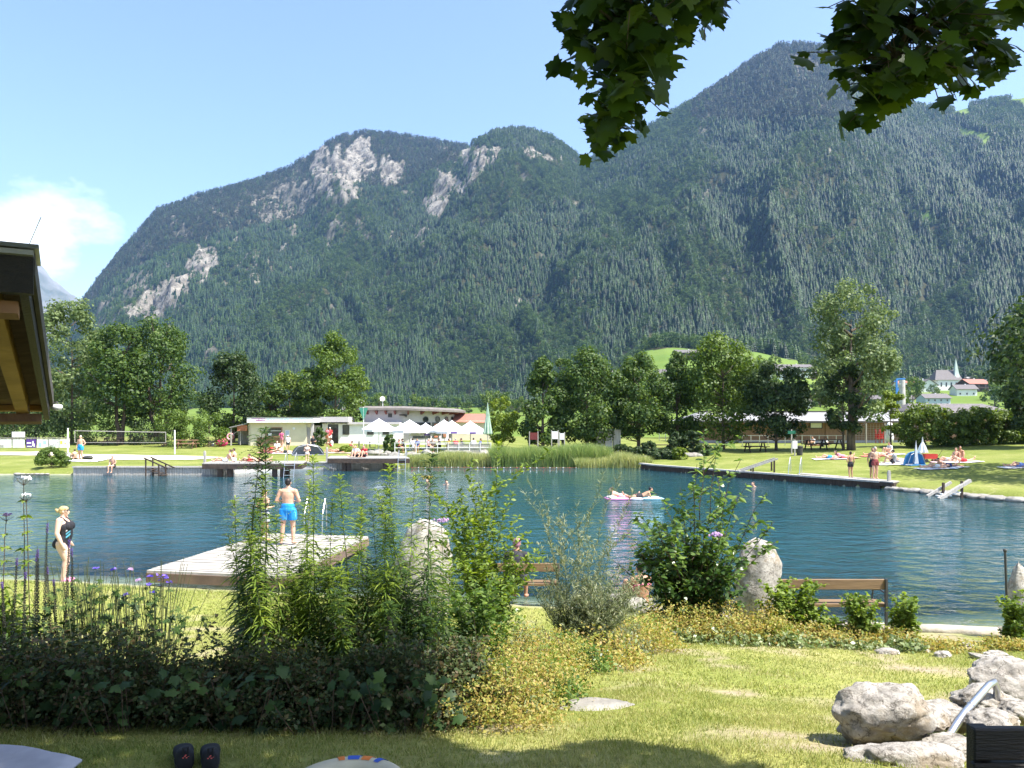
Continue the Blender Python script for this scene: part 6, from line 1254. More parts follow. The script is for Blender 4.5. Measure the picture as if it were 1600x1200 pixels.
# picnic tables and small things under the trees
def picnic(px, Y, label, m_=M_woodd, s=1.):
    rt = empty('picnic_table', (X(px, Y), Y, gz(px, Y)), R(5), label, 'picnic table', 'picnic tables by the lake'); rt.scale = (s, s, s); q = MB(); q.box((0, 0, .74), (1.8, .75, .05)); q.build('table_top', m_, rt)
    for y in (-.65, .65): q = MB(); q.box((0, y, .44), (1.8, .26, .05)); q.build('bench_seat', m_, rt)
    for x in (-.65, .65): q = MB(); q.bar((x, -.6, 0), (x, -.2, .72), .08); q.bar((x, .6, 0), (x, .2, .72), .08); q.bar((x, -.7, .4), (x, .7, .4), .08); q.build('leg', m_, rt)
picnic(176, 74, 'picnic table under the trees behind the volleyball net, left'); picnic(292, 70, 'reddish picnic table beside the right net post', M_wood); picnic(1275, 62, 'dark picnic table in the shade left of the tallest tree'); picnic(1299, 62, 'dark picnic table right next to the tallest tree trunk'); picnic(1180, 62, 'dark picnic table under the low round tree'); picnic(930, 63, 'dark picnic table below the largest rounded tree'); picnic(1035, 63, 'dark picnic table right of the locker cabinets')
pp(222, 692, 100, 'sit_knees', 1.6, 0, ('shirt', RD), ('short', 'brown'), label='person in red sitting in the shade behind the net')
pp(265, 697, 90, 'lie_back', 1.7, 1, ('trunks', RD), ('short', 'brown'), label='person lying under the right end of the net')
pp(333, 697, 120, 'sit_back', 1.6, 0, ('trunks', W), ('short', 'blond'), label='person sitting beside the crimson beach cushion')
pp(958, 692, 90, 'arms_bent', 1.7, 0, [('shirt', RD), ('shorts', K)], ('cap', RD), label='person in a red shirt and cap by the locker cabinets')
pp(1270, 697, 120, 'sit_knees', 1.7, 0, [('shirt', W), ('trunks', K)], ('short', 'dark'), label='person in white sitting left under the tallest tree')
pp(1286, 698, 60, 'sit_back', 1.7, 1, [('shirt', W), ('trunks', K)], ('short', 'dark'), label='person in white leaning back beside the dark picnic tables')
pp(1069, 699, 160, 'sit_knees', 1.6, 1, [('shirt', (.6, .2, .1)), ('trunks', K)], ('short', 'dark'), label='person in orange between the two dark rounded bushes')
def blob(name, px, py, s, m_, label, cat):
    p = gp(px, py, 20, 100); q = MB(); q.ell((0, 0, s[2]*.9), s, 14, 8); q.ell((s[0]*.4, 0, s[2]*1.5), (s[0]*.5, s[1]*.6, s[2]*.5), 10, 6); o = q.build(name, m_, None, True); o.location = p; return tag(o, label, cat)
blob('beanbag', 346, 697.5, (.62, .45, .38), cloth((.70, .05, .20)), 'crimson beach cushion on the lawn left of the kiosk', 'cushion')
blob('bag', 137, 718, (.4, .2, .15), M_dark, 'dark bag lying behind the white blanket', 'bag')
q = MB(); q.lathe([(.26, -.08), (.36, -.08), (.40, 0), (.36, .08), (.26, .08), (.22, 0), (.26, -.08)], 20); o = q.build('life_ring', cloth((.75, .08, .12), (.8, .7, .7)), None, True); p = gp(360, 694, 30, 100); o.location = (p.x, p.y, p.z+.75); o.rotation_euler = (R(80), 0, 0); tag(o, 'red and white ring-shaped float leaning on a stand left of the kiosk', 'life ring')
def boards():
    def sign(px, Y, wpx, top, bot, m_, label, name='notice_board', cat='board', n=2):
        s = Y/1200; z0 = gz(px, Y); rt = empty(name, (X(px, Y), Y, z0), 0, label, cat); h0, h1 = Z(bot, Y)-z0, Z(top, Y)-z0; q = MB(); q.box((0, 0, (h0+h1)/2), (wpx*s, .06, h1-h0)); q.build('panel', m_, rt)
        for x in ((-1, 1) if n == 2 else (0,)): q = MB(); q.box((x*(wpx*s/2+.03), .02, (h1+.1)/2), (.08, .08, h1+.1)); q.build('post', M_greywood, rt)
        return rt
    sign(834, 64, 12, 676, 687, cloth((.16, .03, .03)), 'dark red notice board on two pale posts under the pointed tree')
    sign(867, 64, 9, 674, 686, M_wpaint, 'white notice board in front of the slim dark tree'); sign(878, 64, 7, 677, 687, M_wpaint, 'smaller white notice board right beside the other one')
    sign(1237, 58.5, 12, 673, 678, cloth((.02, .15, .09)), 'small green sign on a white pole on the right lawn', 'sign', 'sign', 1)
    sign(1242, 56.5, 7.5, 689, 701, M_wpaint, 'white notice box on a post at the shade edge of the right lawn', 'notice_box', 'sign', 1)
    q = MB(); q.lathe([(.2, 0), (.24, .6), (.26, .62), (.26, .66), (.05, .72)], 14); o = q.build('litter_bin', M_dark, None); o.location = (X(1249.5, 56.8), 56.8, gz(1249.5, 56.8)); tag(o, 'dark litter bin beside the white notice box', 'litter bin')
    rt = empty('locker', (X(951, 66), 66, gz(951, 66)), 0, 'row of three pale changing lockers under the tree row', 'lockers')
    for i in range(3): q = MB(); q.box((-.75+.72*i, 0, 1.0), (.62, .6, 1.95)); q.box((-.75+.72*i, 0, 2.0), (.7, .7, .06)); c = q.build('cabinet', M_greywood if i == 2 else M_grey, rt); q = MB(); q.box((-.55+.72*i, -.31, 1.0), (.04, .04, .2)); q.build('handle', M_dark, c)
    for px, lb in ((1371, 'left red and white playground chair behind the wire fence'), (1378, 'right red playground chair behind the wire fence')):
        Y = 69; rt = empty('playground_seat', (X(px, Y), Y, gz(px, Y)), 0, lb, 'playground seat', 'red playground seats'); q = MB(); q.tube([(-.15, 0, 0), (-.12, 0, .8), (-.18, 0, 1.25)], .05, 8); q.tube([(.15, 0, 0), (.12, 0, .8), (.18, 0, 1.25)], .05, 8); q.build('frame', M_red, rt); q = MB(); q.box((0, -.05, .45), (.32, .4, .08)); q.box((0, .12, .65), (.3, .06, .4)); q.build('seat', M_red, rt)
    q = MB(); q.lathe([(.0, 0), (.28, 0), (.34, .5), (.26, 1.1), (.30, 1.4), (.2, 1.75), (0, 1.85)], 14); o = q.build('wrapped_figure', M_canvas, None, True); o.location = (X(1390, 68), 68, gz(1390, 68)); tag(o, 'tall white rounded shape standing behind the wire fence', 'statue')
    for (px, Y, h, lb) in ((1418-90, 66.5, 1.3, 'white post directly right of the tallest trunk'), (1333, 66, 1.2, 'short white post by the wire fence')): q = MB(); q.tube([(0, 0, 0), (0, 0, h)], .08, 10); o = q.build('white_post', M_wpaint, None); o.location = (X(px, Y), Y, gz(px, Y)); tag(o, lb, 'post')
boards()
# ------------------------------------------------------------------ foreground planting
def strips(P, D, Lg, W, droop, r, rows=((0, .25), (.35, 1), (.7, .7)), roll=.5, cup=0.):
    """curved leaf blades: V rows of pairs plus a tip"""
    n = len(P); D = D/np.linalg.norm(D, axis=1)[:, None]; up = np.tile((0, 0, 1.), (n, 1))+r.normal(size=(n, 3))*roll
    S = np.cross(D, up); S /= np.linalg.norm(S, axis=1)[:, None]+1e-9; out = []; g = np.array((0, 0, -1.))
    Lg = np.broadcast_to(Lg, n); W = np.broadcast_to(W, n); droop = np.broadcast_to(droop, n)
    for s, wf in rows:
        c = P+D*(Lg*s)[:, None]+g*(droop*Lg*s*s)[:, None]; out += [c-S*(W*wf*.5)[:, None], c+S*(W*wf*.5)[:, None]]
    out.append(P+D*Lg[:, None]*.98+g*(droop*Lg)[:, None]); k = len(out); V = np.stack(out, 1).reshape(-1, 3); b = np.arange(n)*k; F = []
    for j in range(len(rows)-1): F += [np.stack([b+2*j, b+2*j+1, b+2*j+3], 1), np.stack([b+2*j, b+2*j+3, b+2*j+2], 1)]
    j = 2*(len(rows)-1); F.append(np.stack([b+j, b+j+1, b+k-1], 1)); return V, np.concatenate(F)
def join_vf(parts):
    V = []; F = []; n = 0
    for v, f in parts: V.append(v); F.append(f+n); n += len(v)
    return np.concatenate(V), np.concatenate(F)
def stem_path(h, lean, r, wob=.03, n=9):
    a = r.uniform(0, 2*PI); d = np.array((math.cos(a), math.sin(a))); t_ = np.linspace(0, 1, n); p = np.zeros((n, 3)); p[:, 2] = h*t_; p[:, :2] = d*(lean*h*t_**2)[:, None]; p[1:, :2] += np.cumsum(r.normal(size=(n-1, 2))*wob*h/n, 0); return p
def at_path(p, t_):
    k = np.clip(t_, 0, .9999)*(len(p)-1); i = k.astype(int); f = (k-i)[:, None]; return p[i]*(1-f)+p[i+1]*f
M_gold = leaf_mat('goldenrod_leaves', [(.08, .14, .02), (.16, .24, .035), (.28, .36, .06)], transl=.5, noise=.3, nscale=2)
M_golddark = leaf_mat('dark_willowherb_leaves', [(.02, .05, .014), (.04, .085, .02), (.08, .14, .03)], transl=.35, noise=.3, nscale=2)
M_stem = mat('green_stem', (.10, .13, .05), (.07, .08, .04), scale=20, rough=.7)
M_stemb = mat('brown_stem', (.10, .06, .035), (.06, .04, .025), scale=20, rough=.8)
def goldenrod_mesh(seed, h=1.85):
    r = np.random.default_rng(seed); p = stem_path(h, r.uniform(.02, .12), r); n = 270; t_ = np.sort(r.uniform(.04, .99, n)); a = np.arange(n)*2.4+r.normal(size=n)*.2
    el = .15+.75*t_**3+r.normal(size=n)*.12; D = np.stack([np.cos(a)*np.cos(el), np.sin(a)*np.cos(el), np.sin(el)], 1); Lg = (.115+.06*np.sin(PI*np.clip(t_, 0, 1)))*(1-.4*t_**4)*r.uniform(.75, 1.25, n)
    parts = [strips(at_path(p, t_), D, Lg, .018*(1-.35*t_), .5+.3*(1-t_), r, roll=.35)]
    # flower-bud sprays near the tip arch outward
    m_ = 13; tt = np.linspace(.84, .985, m_); 
    for k in range(m_):
        aa = k*2.4; L_ = .16*(1-(tt[k]-.84)*4.2)+.02; o = at_path(p, np.array([tt[k]]))[0]; q = 16; s = np.linspace(.15, 1, q); pts = o+np.stack([np.cos(aa)*L_*s, np.sin(aa)*L_*s, L_*.55*s-L_*.55*s**2.5], 1)
        b = np.where(np.arange(q) % 2 == 0, 1, -1)*1.1+aa; D2 = np.stack([np.cos(b), np.sin(b), .5+0*b], 1); parts.append(strips(pts, D2, .034*(1-.5*s), .009, .3, r)); parts.append(strips(o[None], np.array([[math.cos(aa), math.sin(aa), .5]]), np.array([L_]), np.array([.006]), np.array([.5]), r))
    V, F = join_vf(parts); mb = MB(); mb.tube([Vector(x) for x in p], list(np.linspace(.0055, .002, len(p))), 5); return mesh_np('leaves', V, F), mb.mesh('stem')
gv = [goldenrod_mesh(500+i) for i in range(7)]
for l_, s_ in gv: s_.materials.append(M_stem); l_.materials.append(None)
def put_goldenrod(px, Y, top, label, dark=False, k=None, wide=1.):
    x = X(px, Y); z = ground(x, Y); H = Z(top, Y)-z; k = random.randrange(7) if k is None else k; rt = empty('goldenrod', (x, Y, z-.02), random.uniform(0, 6), label, 'plant', 'tall goldenrod stems in the foreground bed'); s = H/1.85; rt.scale = (max(s, .8)*wide, max(s, .8)*wide, s)
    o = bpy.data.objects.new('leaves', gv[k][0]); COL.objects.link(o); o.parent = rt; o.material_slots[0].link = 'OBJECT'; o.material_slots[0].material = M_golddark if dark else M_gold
    o = bpy.data.objects.new('stem', gv[k][1]); COL.objects.link(o); o.parent = rt
GR = [(381, 668, 1, 'tall dark stem left of the boy, reaching up to the kiosk'), (415, 662, 1, 'tallest dark stem crossing between boy and man'), (398, 735, 0, 'stem just right of the leftmost tall dark one'), (374, 770, 0, 'thin pale green stem at the left edge of the clump'), (437, 800, 0, 'short leafy stem in front of the man on the platform'),
 (491, 703, 0, 'bright yellow-green plume right of the man'), (478, 745, 0, 'pale stem rising beside the platform ladder'), (513, 776, 0, 'drooping bright stem over the right end of the platform'), (547, 733, 0, 'broad feathery pale plume above the platform corner'), (560, 790, 0, 'lower pale stem under the broad feathery plume'),
 (586, 752, 1, 'dark stem between the platform and the standing stone'), (600, 800, 0, 'bright stem left of the standing stone'), (623, 722, 0, 'bright plume at the left edge of the standing stone'), (636, 735, 0, 'second bright plume at the standing stone'), (665, 696, 1, 'dark blue-green stem leaning right over the standing stone'), (646, 800, 1, 'dark stem across the face of the standing stone'),
 (520, 850, 0, 'short stem at the front of the clump below the platform'), (460, 860, 0, 'short bushy stem below the ladder'), (575, 870, 1, 'short dark stem in the middle of the clump'), (610, 880, 1, 'short dark stem below the standing stone'), (545, 880, 1, 'short dark stem left of the middle'), (490, 890, 1, 'low dark stem near the left gap'), (640, 870, 1, 'low dark stem in front of the standing stone'), (680, 850, 0, 'bright stem at the right edge of the standing stone'), (700, 880, 0, 'bright low stem right of the standing stone'), (395, 850, 1, 'low dark stem at the left end of the clump'), (425, 880, 1, 'low dark stem below the boy'), (660, 905, 1, 'low dark stem close to the yellow froth'), (592, 930, 1, 'lowest dark stem in the middle'), (530, 930, 1, 'lowest dark stem left of the middle')]
rg_ = random.Random(71)
ORD = ['leftmost', 'second', 'third', 'fourth', 'fifth', 'sixth', 'seventh', 'eighth', 'ninth', 'tenth', 'eleventh', 'twelfth', 'thirteenth', 'fourteenth', 'fifteenth', 'sixteenth', 'seventeenth', 'eighteenth', 'nineteenth', 'twentieth', 'twenty-first', 'twenty-second', 'twenty-third', 'rightmost']
for k in range(0, 24, 2 if 0 else 1): GR.append((392+k*13+rg_.uniform(-5, 5) if k > 2 else 388+k*14, rg_.uniform(860, 960) if 452 < 392+k*13 < 500 else rg_.uniform(880, 970), rg_.random() < .65, ORD[k]+' in the front row of shorter goldenrod stems'))
for k in range(20): GR.append((386+k*16.5+rg_.uniform(-6, 6), rg_.uniform(775, 870) if 386+k*16.5 < 440 else rg_.uniform(865, 940), rg_.random() < .2, ORD[k]+' in the back row of middle-height goldenrod stems'))
for i, (px, top, dk, lb) in enumerate(GR):
    Y = 5.35+.10*((i*37) % 7)+(.15 if top < 780 else 0); put_goldenrod(px, Y, top, lb, bool(dk), i % 7, 1.12 if top > 790 else 1.0)
    if 700 < top < 800 and i % 2 == 0: put_goldenrod(px+9, Y+.12, top+35, 'companion of: '+lb if False else lb+', with a smaller one behind', bool(dk), (i+3) % 7, 1.1)
# leafy shoots: generic shrub with explicit shoots
M_ov = leaf_mat('oval_leaves', [(.05, .10, .018), (.10, .17, .035), (.20, .28, .08)], transl=.45, rough=.28, noise=.3, nscale=2)
M_lime = leaf_mat('light_green_leaves', [(.09, .15, .02), (.15, .22, .035), (.24, .31, .06)], transl=.45, noise=.3, nscale=2)
M_will = leaf_mat('grey_willow_leaves', [(.10, .13, .055), (.18, .21, .10), (.30, .31, .19)], transl=.35, noise=.3, nscale=3)
M_shade = leaf_mat('dull_shrub_leaves', [(.030, .055, .016), (.055, .085, .026), (.085, .11, .035), (.12, .085, .04)], transl=.3, noise=.35, nscale=3)
M_froth = leaf_mat('yellow_froth', [(.09, .14, .03), (.24, .27, .05), (.38, .34, .08), (.36, .25, .08), (.20, .24, .05)], transl=.35, noise=.55, nscale=3.5)
M_rose = leaf_mat('green_patch_leaves', [(.07, .11, .03), (.14, .19, .06), (.34, .38, .20)], transl=.3, rough=.35, noise=.35, nscale=4)
def shoots(name, loc, sh, leafL, leafW, per_m, m_, label, cat='shrub', group=None, seed=1, stemm=None, droop=.3, rad=.006, el0=.5, side=0, ov=True, flowers=None):
    """sh: list of (x, y, z) shoot tips relative to the base"""
    r = np.random.default_rng(seed); rt = empty(name, loc, 0, label, cat, group); mb = MB(); parts = []
    rows = ((0, .2), (.25, .85), (.55, 1), (.82, .6)) if ov else ((0, .3), (.35, 1), (.7, .7))
    def leaves(p, L_, t0=.15):
        n = max(3, int(L_*per_m)); t_ = np.sort(r.uniform(t0, 1, n)); o = at_path(p, t_); a = r.uniform(0, 2*PI, n); el = el0+r.normal(size=n)*.35; D = np.stack([np.cos(a)*np.cos(el), np.sin(a)*np.cos(el), np.sin(el)], 1)
        parts.append(strips(o+D*.01, D, leafL*r.uniform(.6, 1.25, n), leafW*r.uniform(.7, 1.2, n), droop, r, rows))
    for tip in sh:
        tip = np.array(tip, float); n = 9; t_ = np.linspace(0, 1, n)[:, None]; b = r.normal(size=3)*(.06, .06, 0); p = b+(tip-b)*t_; p[:, :2] -= (tip-b)[None, :2]*(t_*(1-t_))*.35; p += r.normal(size=(n, 3))*.012*np.linalg.norm(tip)*t_; L_ = np.linalg.norm(tip)
        mb.tube([Vector(q) for q in p], list(np.linspace(rad, rad*.3, n)), 5); leaves(p, L_)
        for k in range(side):
            u_ = r.uniform(.25, .85); o = at_path(p, np.array([u_]))[0]; a = r.uniform(0, 2*PI); l2 = L_*r.uniform(.12, .28); d = np.array((math.cos(a), math.sin(a), .8))*l2; pp_ = o+d*np.linspace(0, 1, 5)[:, None]; mb.tube([Vector(q) for q in pp_], [rad*.5, rad*.4, rad*.35, rad*.3, rad*.2], 4); leaves(pp_, l2*1.0, .2)
    V, F = join_vf(parts); link('leaves', mesh_np('leaves', V, F), m_, rt); mb.build('stems', stemm or M_stemb, rt)
    return rt
def base_at(px, Y): x = X(px, Y); return (x, Y, ground(x, Y)-.02)
def tips(px, Y, lst):
    b = base_at(px, Y); return [(X(a, Y)-b[0], d, Z(c, Y)-b[2]) for a, c, d in lst]
# dogwood-like big bush right of centre
r_ = random.Random(33); Yb = 11.4
lst = [(1105, 672, .1), (1083, 722, -.2), (1130, 690, .2), (1150, 720, 0), (1060, 760, -.1), (1020, 800, .1), (1000, 815, -.1), (1195, 775, .1), (1210, 815, 0), (1170, 760, .2), (1040, 780, .2), (985, 850, 0), (975, 890, .1), (1215, 840, -.1)]
lst += [(r_.uniform(990, 1175), r_.uniform(800, 900), r_.uniform(-.6, .6)) for _ in range(26)]
shoots('dogwood_bush', base_at(1090, Yb), tips(1090, Yb, lst), .115, .055, 34, M_ov, 'large loose bush with oval glossy leaves right of centre, taller than the standing stone', 'bush', seed=41, side=4, droop=.35, rad=.012, el0=.3)
lst = [(r_.uniform(1000, 1160), r_.uniform(860, 950), r_.uniform(-.5, .5)) for _ in range(44)]
shoots('dogwood_bush', base_at(1075, 11.2), tips(1075, 11.2, lst), .105, .055, 60, leaf_mat('deep_green_leaves', [(.02, .05, .012), (.045, .09, .02), (.09, .15, .035)], transl=.3, rough=.35), 'dense dark green lower bush in front of the large loose one', 'bush', seed=42, side=3, droop=.3, rad=.01, el0=.2)
# hemp agrimony style pinkish heads in the bush
# bright leafy stems right of the goldenrod clump
Yb = 6.9
lst = [(738, 706, 0), (772, 690, .1), (752, 745, -.1), (795, 770, .1), (725, 760, 0), (705, 800, .1), (812, 820, -.1), (760, 780, .2)]+[(r_.uniform(690, 820), r_.uniform(790, 930), r_.uniform(-.35, .35)) for _ in range(24)]
shoots('leafy_shrub', base_at(760, Yb), tips(760, Yb, lst), .062, .024, 90, M_lime, 'bright yellow-green leafy shrub with upright shoots between the goldenrod and the left bench', 'shrub', seed=43, side=5, droop=.25, rad=.006, stemm=M_stem)
lst = [(r_.uniform(690, 800), r_.uniform(900, 1010), r_.uniform(-.3, .3)) for _ in range(34)]
shoots('leafy_shrub', base_at(735, 6.0), tips(735, 6.0, lst), .055, .022, 110, M_ov, 'darker leafy shrub filling the gap below the bright one', 'shrub', seed=44, side=4, rad=.005, stemm=M_stem)
# willow shoots
Yb = 8.3
lst = [(845, 765, 0), (868, 780, .1), (828, 745, .1), (948, 742, .3), (975, 735, .3), (905, 790, .1), (1002, 775, .4), (985, 800, .3), (960, 830, .2), (925, 800, 0), (880, 850, 0), (1010, 905, .3), (1025, 925, .2), (1040, 945, .3), (990, 880, .2), (850, 870, .1), (940, 880, 0), (905, 900, 0), (1000, 960, .1)]+[(r_.uniform(830, 1010), r_.uniform(900, 980), r_.uniform(-.3, .4)) for _ in range(80)]
shoots('willow_shrub', base_at(895, Yb), tips(895, Yb, lst), .062, .010, 95, M_will, 'thin willow shoots with narrow grey-green leaves fanning to the right in front of the water', 'shrub', seed=45, side=3, droop=.1, rad=.005, el0=.75, ov=False, stemm=M_will)
# small birch-leaved saplings along the bed
for i, (px, Y, top, n, wd, lb) in enumerate([(1235, 11.2, 905, 62, 105, 'widest light green sapling thicket in front of the right bench'), (1345, 11.0, 925, 28, 46, 'light green sapling before the middle of the right bench'), (1412, 11.0, 928, 28, 36, 'light green sapling at the right end of the right bench'), (1583, 11.2, 925, 22, 30, 'slim sapling in front of the stone at the right edge'), (1290, 11.1, 940, 30, 60, 'low sapling between the two taller ones in front of the right bench')]):
    l_ = [(px+r_.uniform(-wd/2, wd/2), top+r_.uniform(0, 55), r_.uniform(-.25, .25)) for _ in range(n)]
    shoots('sapling', base_at(px, Y), tips(px, Y, l_), .064, .046, 100, M_lime, lb, 'sapling', 'light green saplings along the bed', seed=50+i, side=2, rad=.005, droop=.4)
# low frothy yellow-orange mounds
def mound(name, px, Y, wpx, hh, dp, n, size, m_, label, group, seed, cat='plant', stem=True, flat=.45):
    r = np.random.default_rng(seed); x0 = X(px, Y); z0 = ground(x0, Y); w_ = wpx/1200*Y/2; ns = int(70+w_*dp*500); a = r.uniform(0, 2*PI, ns); q = r.uniform(0, 1, ns)**.5; bx = np.cos(a)*q*w_; by = np.sin(a)*q*dp
    hs = hh*np.sqrt(np.clip(1.02-q**2, 0, 1))*(.45+.8*fbm((bx+x0)*3.5, (by+Y)*3.5, 3))*r.uniform(.6, 1.3, ns); lx = bx*.18+r.normal(size=ns)*.05; ly = by*.18+r.normal(size=ns)*.05
    i = r.integers(0, ns, n); f = 1-r.uniform(0, 1, n)**1.6*.95; sp_ = .035+.05*(1-f); P = np.stack([bx[i]+lx[i]*f+r.normal(size=n)*sp_, by[i]+ly[i]*f+r.normal(size=n)*sp_, hs[i]*f+r.normal(size=n)*.015], 1); P[:, 2] = np.abs(P[:, 2])+near_h(x0+P[:, 0], Y+P[:, 1])-z0+.005
    V, F = cards(P, np.stack([r.normal(size=n)*.5, r.normal(size=n)*.5-.2, np.full(n, .8)], 1), size*r.uniform(.4, 1.5, n), r, .6)
    rt = empty(name, (x0, Y, z0), 0, label, cat, group); link('foliage', mesh_np('foliage', V, F), m_, rt); mb = MB()
    for k in range(26): a_ = random.uniform(0, 6.28); q_ = random.random()**.5*.8; mb.tube([(math.cos(a_)*q_*w_*.8, math.sin(a_)*q_*dp*.8, -.02), (math.cos(a_)*q_*w_*.9, math.sin(a_)*q_*dp*.6, hh*.4), (math.cos(a_)*q_*w_, math.sin(a_)*q_*dp, hh*.8*math.sqrt(1-q_**2.2))], .003, 4)
    mb.build('stems', M_stemb, rt); return rt
FG = 'low frothy yellow and orange plants edging the bed'
for i, (px, Y, wp, hh, dp, lb) in enumerate([(775, 4.95, 170, .40, .36, 'orange-yellow frothy plant nearest the camera, right of the dark shrubs'), (800, 5.7, 170, .48, .45, 'orange-yellow frothy plant behind the nearest one'), (835, 6.7, 170, .50, .55, 'rusty yellow plant below the left bench'), (900, 7.9, 190, .42, .6, 'tawny plant around the foot of the willow shoots'), (975, 9.3, 150, .42, .6, 'tawny plant left of the dark green bush'),
        (1055, 10.8, 140, .50, .5, 'yellow plant at the foot of the dark green bush'), (1125, 10.8, 130, .62, .5, 'brightest yellow mound below the large bush'), (1190, 10.9, 110, .50, .5, 'orange-tinged mound left of the sapling thicket'), (1260, 10.9, 120, .30, .45, 'low yellow plant below the sapling thicket'), (1330, 10.9, 110, .28, .4, 'low yellow plant between the saplings'), (1395, 10.9, 90, .30, .4, 'low orange plant at the last sapling'), (1470, 10.7, 110, .16, .35, 'sparse reddish plants right of the saplings'), (1575, 10.9, 60, .16, .3, 'sparse reddish plant by the slim sapling')]):
    mound('lady_mantle', px, Y, wp, hh, dp, int(5600*min(1, hh*2+.1)*(1.6 if Y < 7 else 1)), .020 if Y < 7 else .034, M_froth, lb, FG, 70+i)
PG = 'variegated leafy patches at the lawn edge'
for i, (px, Y, wp, hh, lb) in enumerate([(820, 5.35, 80, .26, 'green leafy patch right in front of the rusty plants'), (960, 8.3, 80, .24, 'pale variegated leaf patch left of the yellow mounds'), (1060, 10.35, 90, .26, 'pale variegated leaves below the first yellow mound'), (1140, 10.3, 120, .26, 'pale variegated leaves below the brightest yellow mound'), (1240, 10.4, 110, .2, 'low pale leaves below the sapling thicket'), (1330, 10.5, 120, .16, 'low pale leaves along the middle of the bed'), (1410, 10.5, 70, .2, 'low pale leaves below the last sapling')]):
    mound('ground_cover', px, Y, wp*.8, hh*.85, .24, 520, .06 if Y > 7 else .045, M_rose, lb, PG, 95+i)
GP = 'green leafy tufts among the yellow plants'
for i, (px, Y, wp, hh, m_, lb) in enumerate([(845, 6.0, 70, .34, M_lime, 'bright green tuft in front of the rusty yellow plants'), (770, 5.3, 60, .36, M_lime, 'bright green tuft nearest the dark shrubs'), (905, 7.3, 90, .34, M_ov, 'green leafy tuft at the foot of the willow shoots'), (815, 6.9, 80, .5, M_will, 'grey-green tuft left of the willow shoots'), (965, 8.8, 80, .32, M_will, 'grey-green tuft right of the willow shoots'), (870, 5.75, 50, .2, M_ov, 'low green tuft beside the stepping stone'), (1010, 10.3, 70, .34, M_lime, 'green tuft before the dense dark bush'), (1215, 10.7, 60, .34, M_lime, 'green tuft between two yellow mounds by the sapling thicket')]):
    mound('leafy_tuft', px, Y, wp, hh, .26, 1500, .036, m_, lb, GP, 170+i)
# shaded shrubs on the left
SG2 = 'dark bushy plants in the shaded foreground bed'
for i, (px, Y, wp, hh, lb) in enumerate([(-20, 4.95, 240, .66, 'dark shrub at the far left below the dark flower spikes'), (70, 5.1, 220, .68, 'dark shrub under the flower spikes'), (150, 4.9, 230, .66, 'dark shrub below the purple geraniums'), (235, 5.1, 220, .62, 'dark brownish shrub right of the geraniums'), (320, 4.95, 220, .60, 'dark brownish shrub left of the goldenrod clump'), (400, 5.0, 210, .56, 'dark shrub in front of the leftmost goldenrod'), (480, 4.9, 220, .58, 'dark shrub in front of the middle goldenrod'), (570, 5.0, 220, .66, 'tall dark shrub in front of the thick goldenrod'), (650, 4.9, 190, .66, 'dark shrub at the right end of the shade'), (720, 5.05, 110, .5, 'dark shrub touching the orange frothy plants')]):
    mound('shade_shrub', px, Y+.1, wp, hh*((.74 if 215 < px < 640 else .95)+.12*math.sin(i*2.3)), .40, 7500, .030, M_shade, lb, SG2, 120+i, 'shrub')
    l_ = [(px+random.uniform(-wp*.4, wp*.4), random.uniform(965, 1060), random.uniform(-.25, .2)) for _ in range(12)]
    shoots('shade_sprigs', base_at(px, Y), tips(px, Y, l_), .045, .02, 70, M_shade, 'twigs above the '+lb, 'plant', 'twiggy sprigs above the dark shrubs', seed=140+i, side=3, rad=.003, stemm=M_stemb)
# big palmate leaves low in the shade
def lobed(nl=5, notch=.45, pts=None):
    out_ = [(0, 0)]; angs = np.linspace(-2.2, 2.2, nl)
    for i, a in enumerate(angs):
        ln = 1-.12*abs(a)
        if i: m_ = (a+angs[i-1])/2; out_.append((math.sin(m_)*notch, math.cos(m_)*notch))
        out_ += [(math.sin(a-.17)*ln*.72, math.cos(a-.17)*ln*.72), (math.sin(a)*ln, math.cos(a)*ln), (math.sin(a+.17)*ln*.72, math.cos(a+.17)*ln*.72)]
    return np.array(out_)
def maple_outline():
    h = [(0, 0), (.14, -.02), (.36, -.10), (.36, .06), (.56, .08), (.50, .24), (.66, .40), (.86, .56), (.70, .60), (.62, .76), (.44, .70), (.34, .66), (.32, .86), (.16, .92), (0, 1.15)]
    return np.array(h+[(-x, y) for x, y in h[-2:0:-1]])
def leaf_polys(name, outline, P, N_, S, r, m_, parent=None, fold=.18):
    """one fan per leaf, slightly folded along the midrib"""
    k = len(outline); n = len(P); N_ = N_/np.linalg.norm(N_, axis=1)[:, None]; t_ = np.cross(N_, r.normal(size=(n, 3))); t_ /= np.linalg.norm(t_, axis=1)[:, None]; b = np.cross(N_, t_)
    ox = outline[:, 0]; oy = outline[:, 1]; oz = -np.abs(ox)*fold-.25*oy*oy*.5; c = np.array([0, .38, 0.])
    Q = np.concatenate([np.stack([ox, oy, oz], 1), c[None]]); V = P[:, None, :]+(Q[None, :, 0:1]*t_[:, None, :]+Q[None, :, 1:2]*b[:, None, :]+Q[None, :, 2:3]*N_[:, None, :])*S[:, None, None]; V = V.reshape(-1, 3)
    i = np.arange(k); tri = np.stack([i, (i+1) % k, np.full(k, k)], 1); F = (tri[None]+(np.arange(n)*(k+1))[:, None, None]).reshape(-1, 3); return link(name, mesh_np(name, V, F), m_, parent), t_, b
r = np.random.default_rng(77)
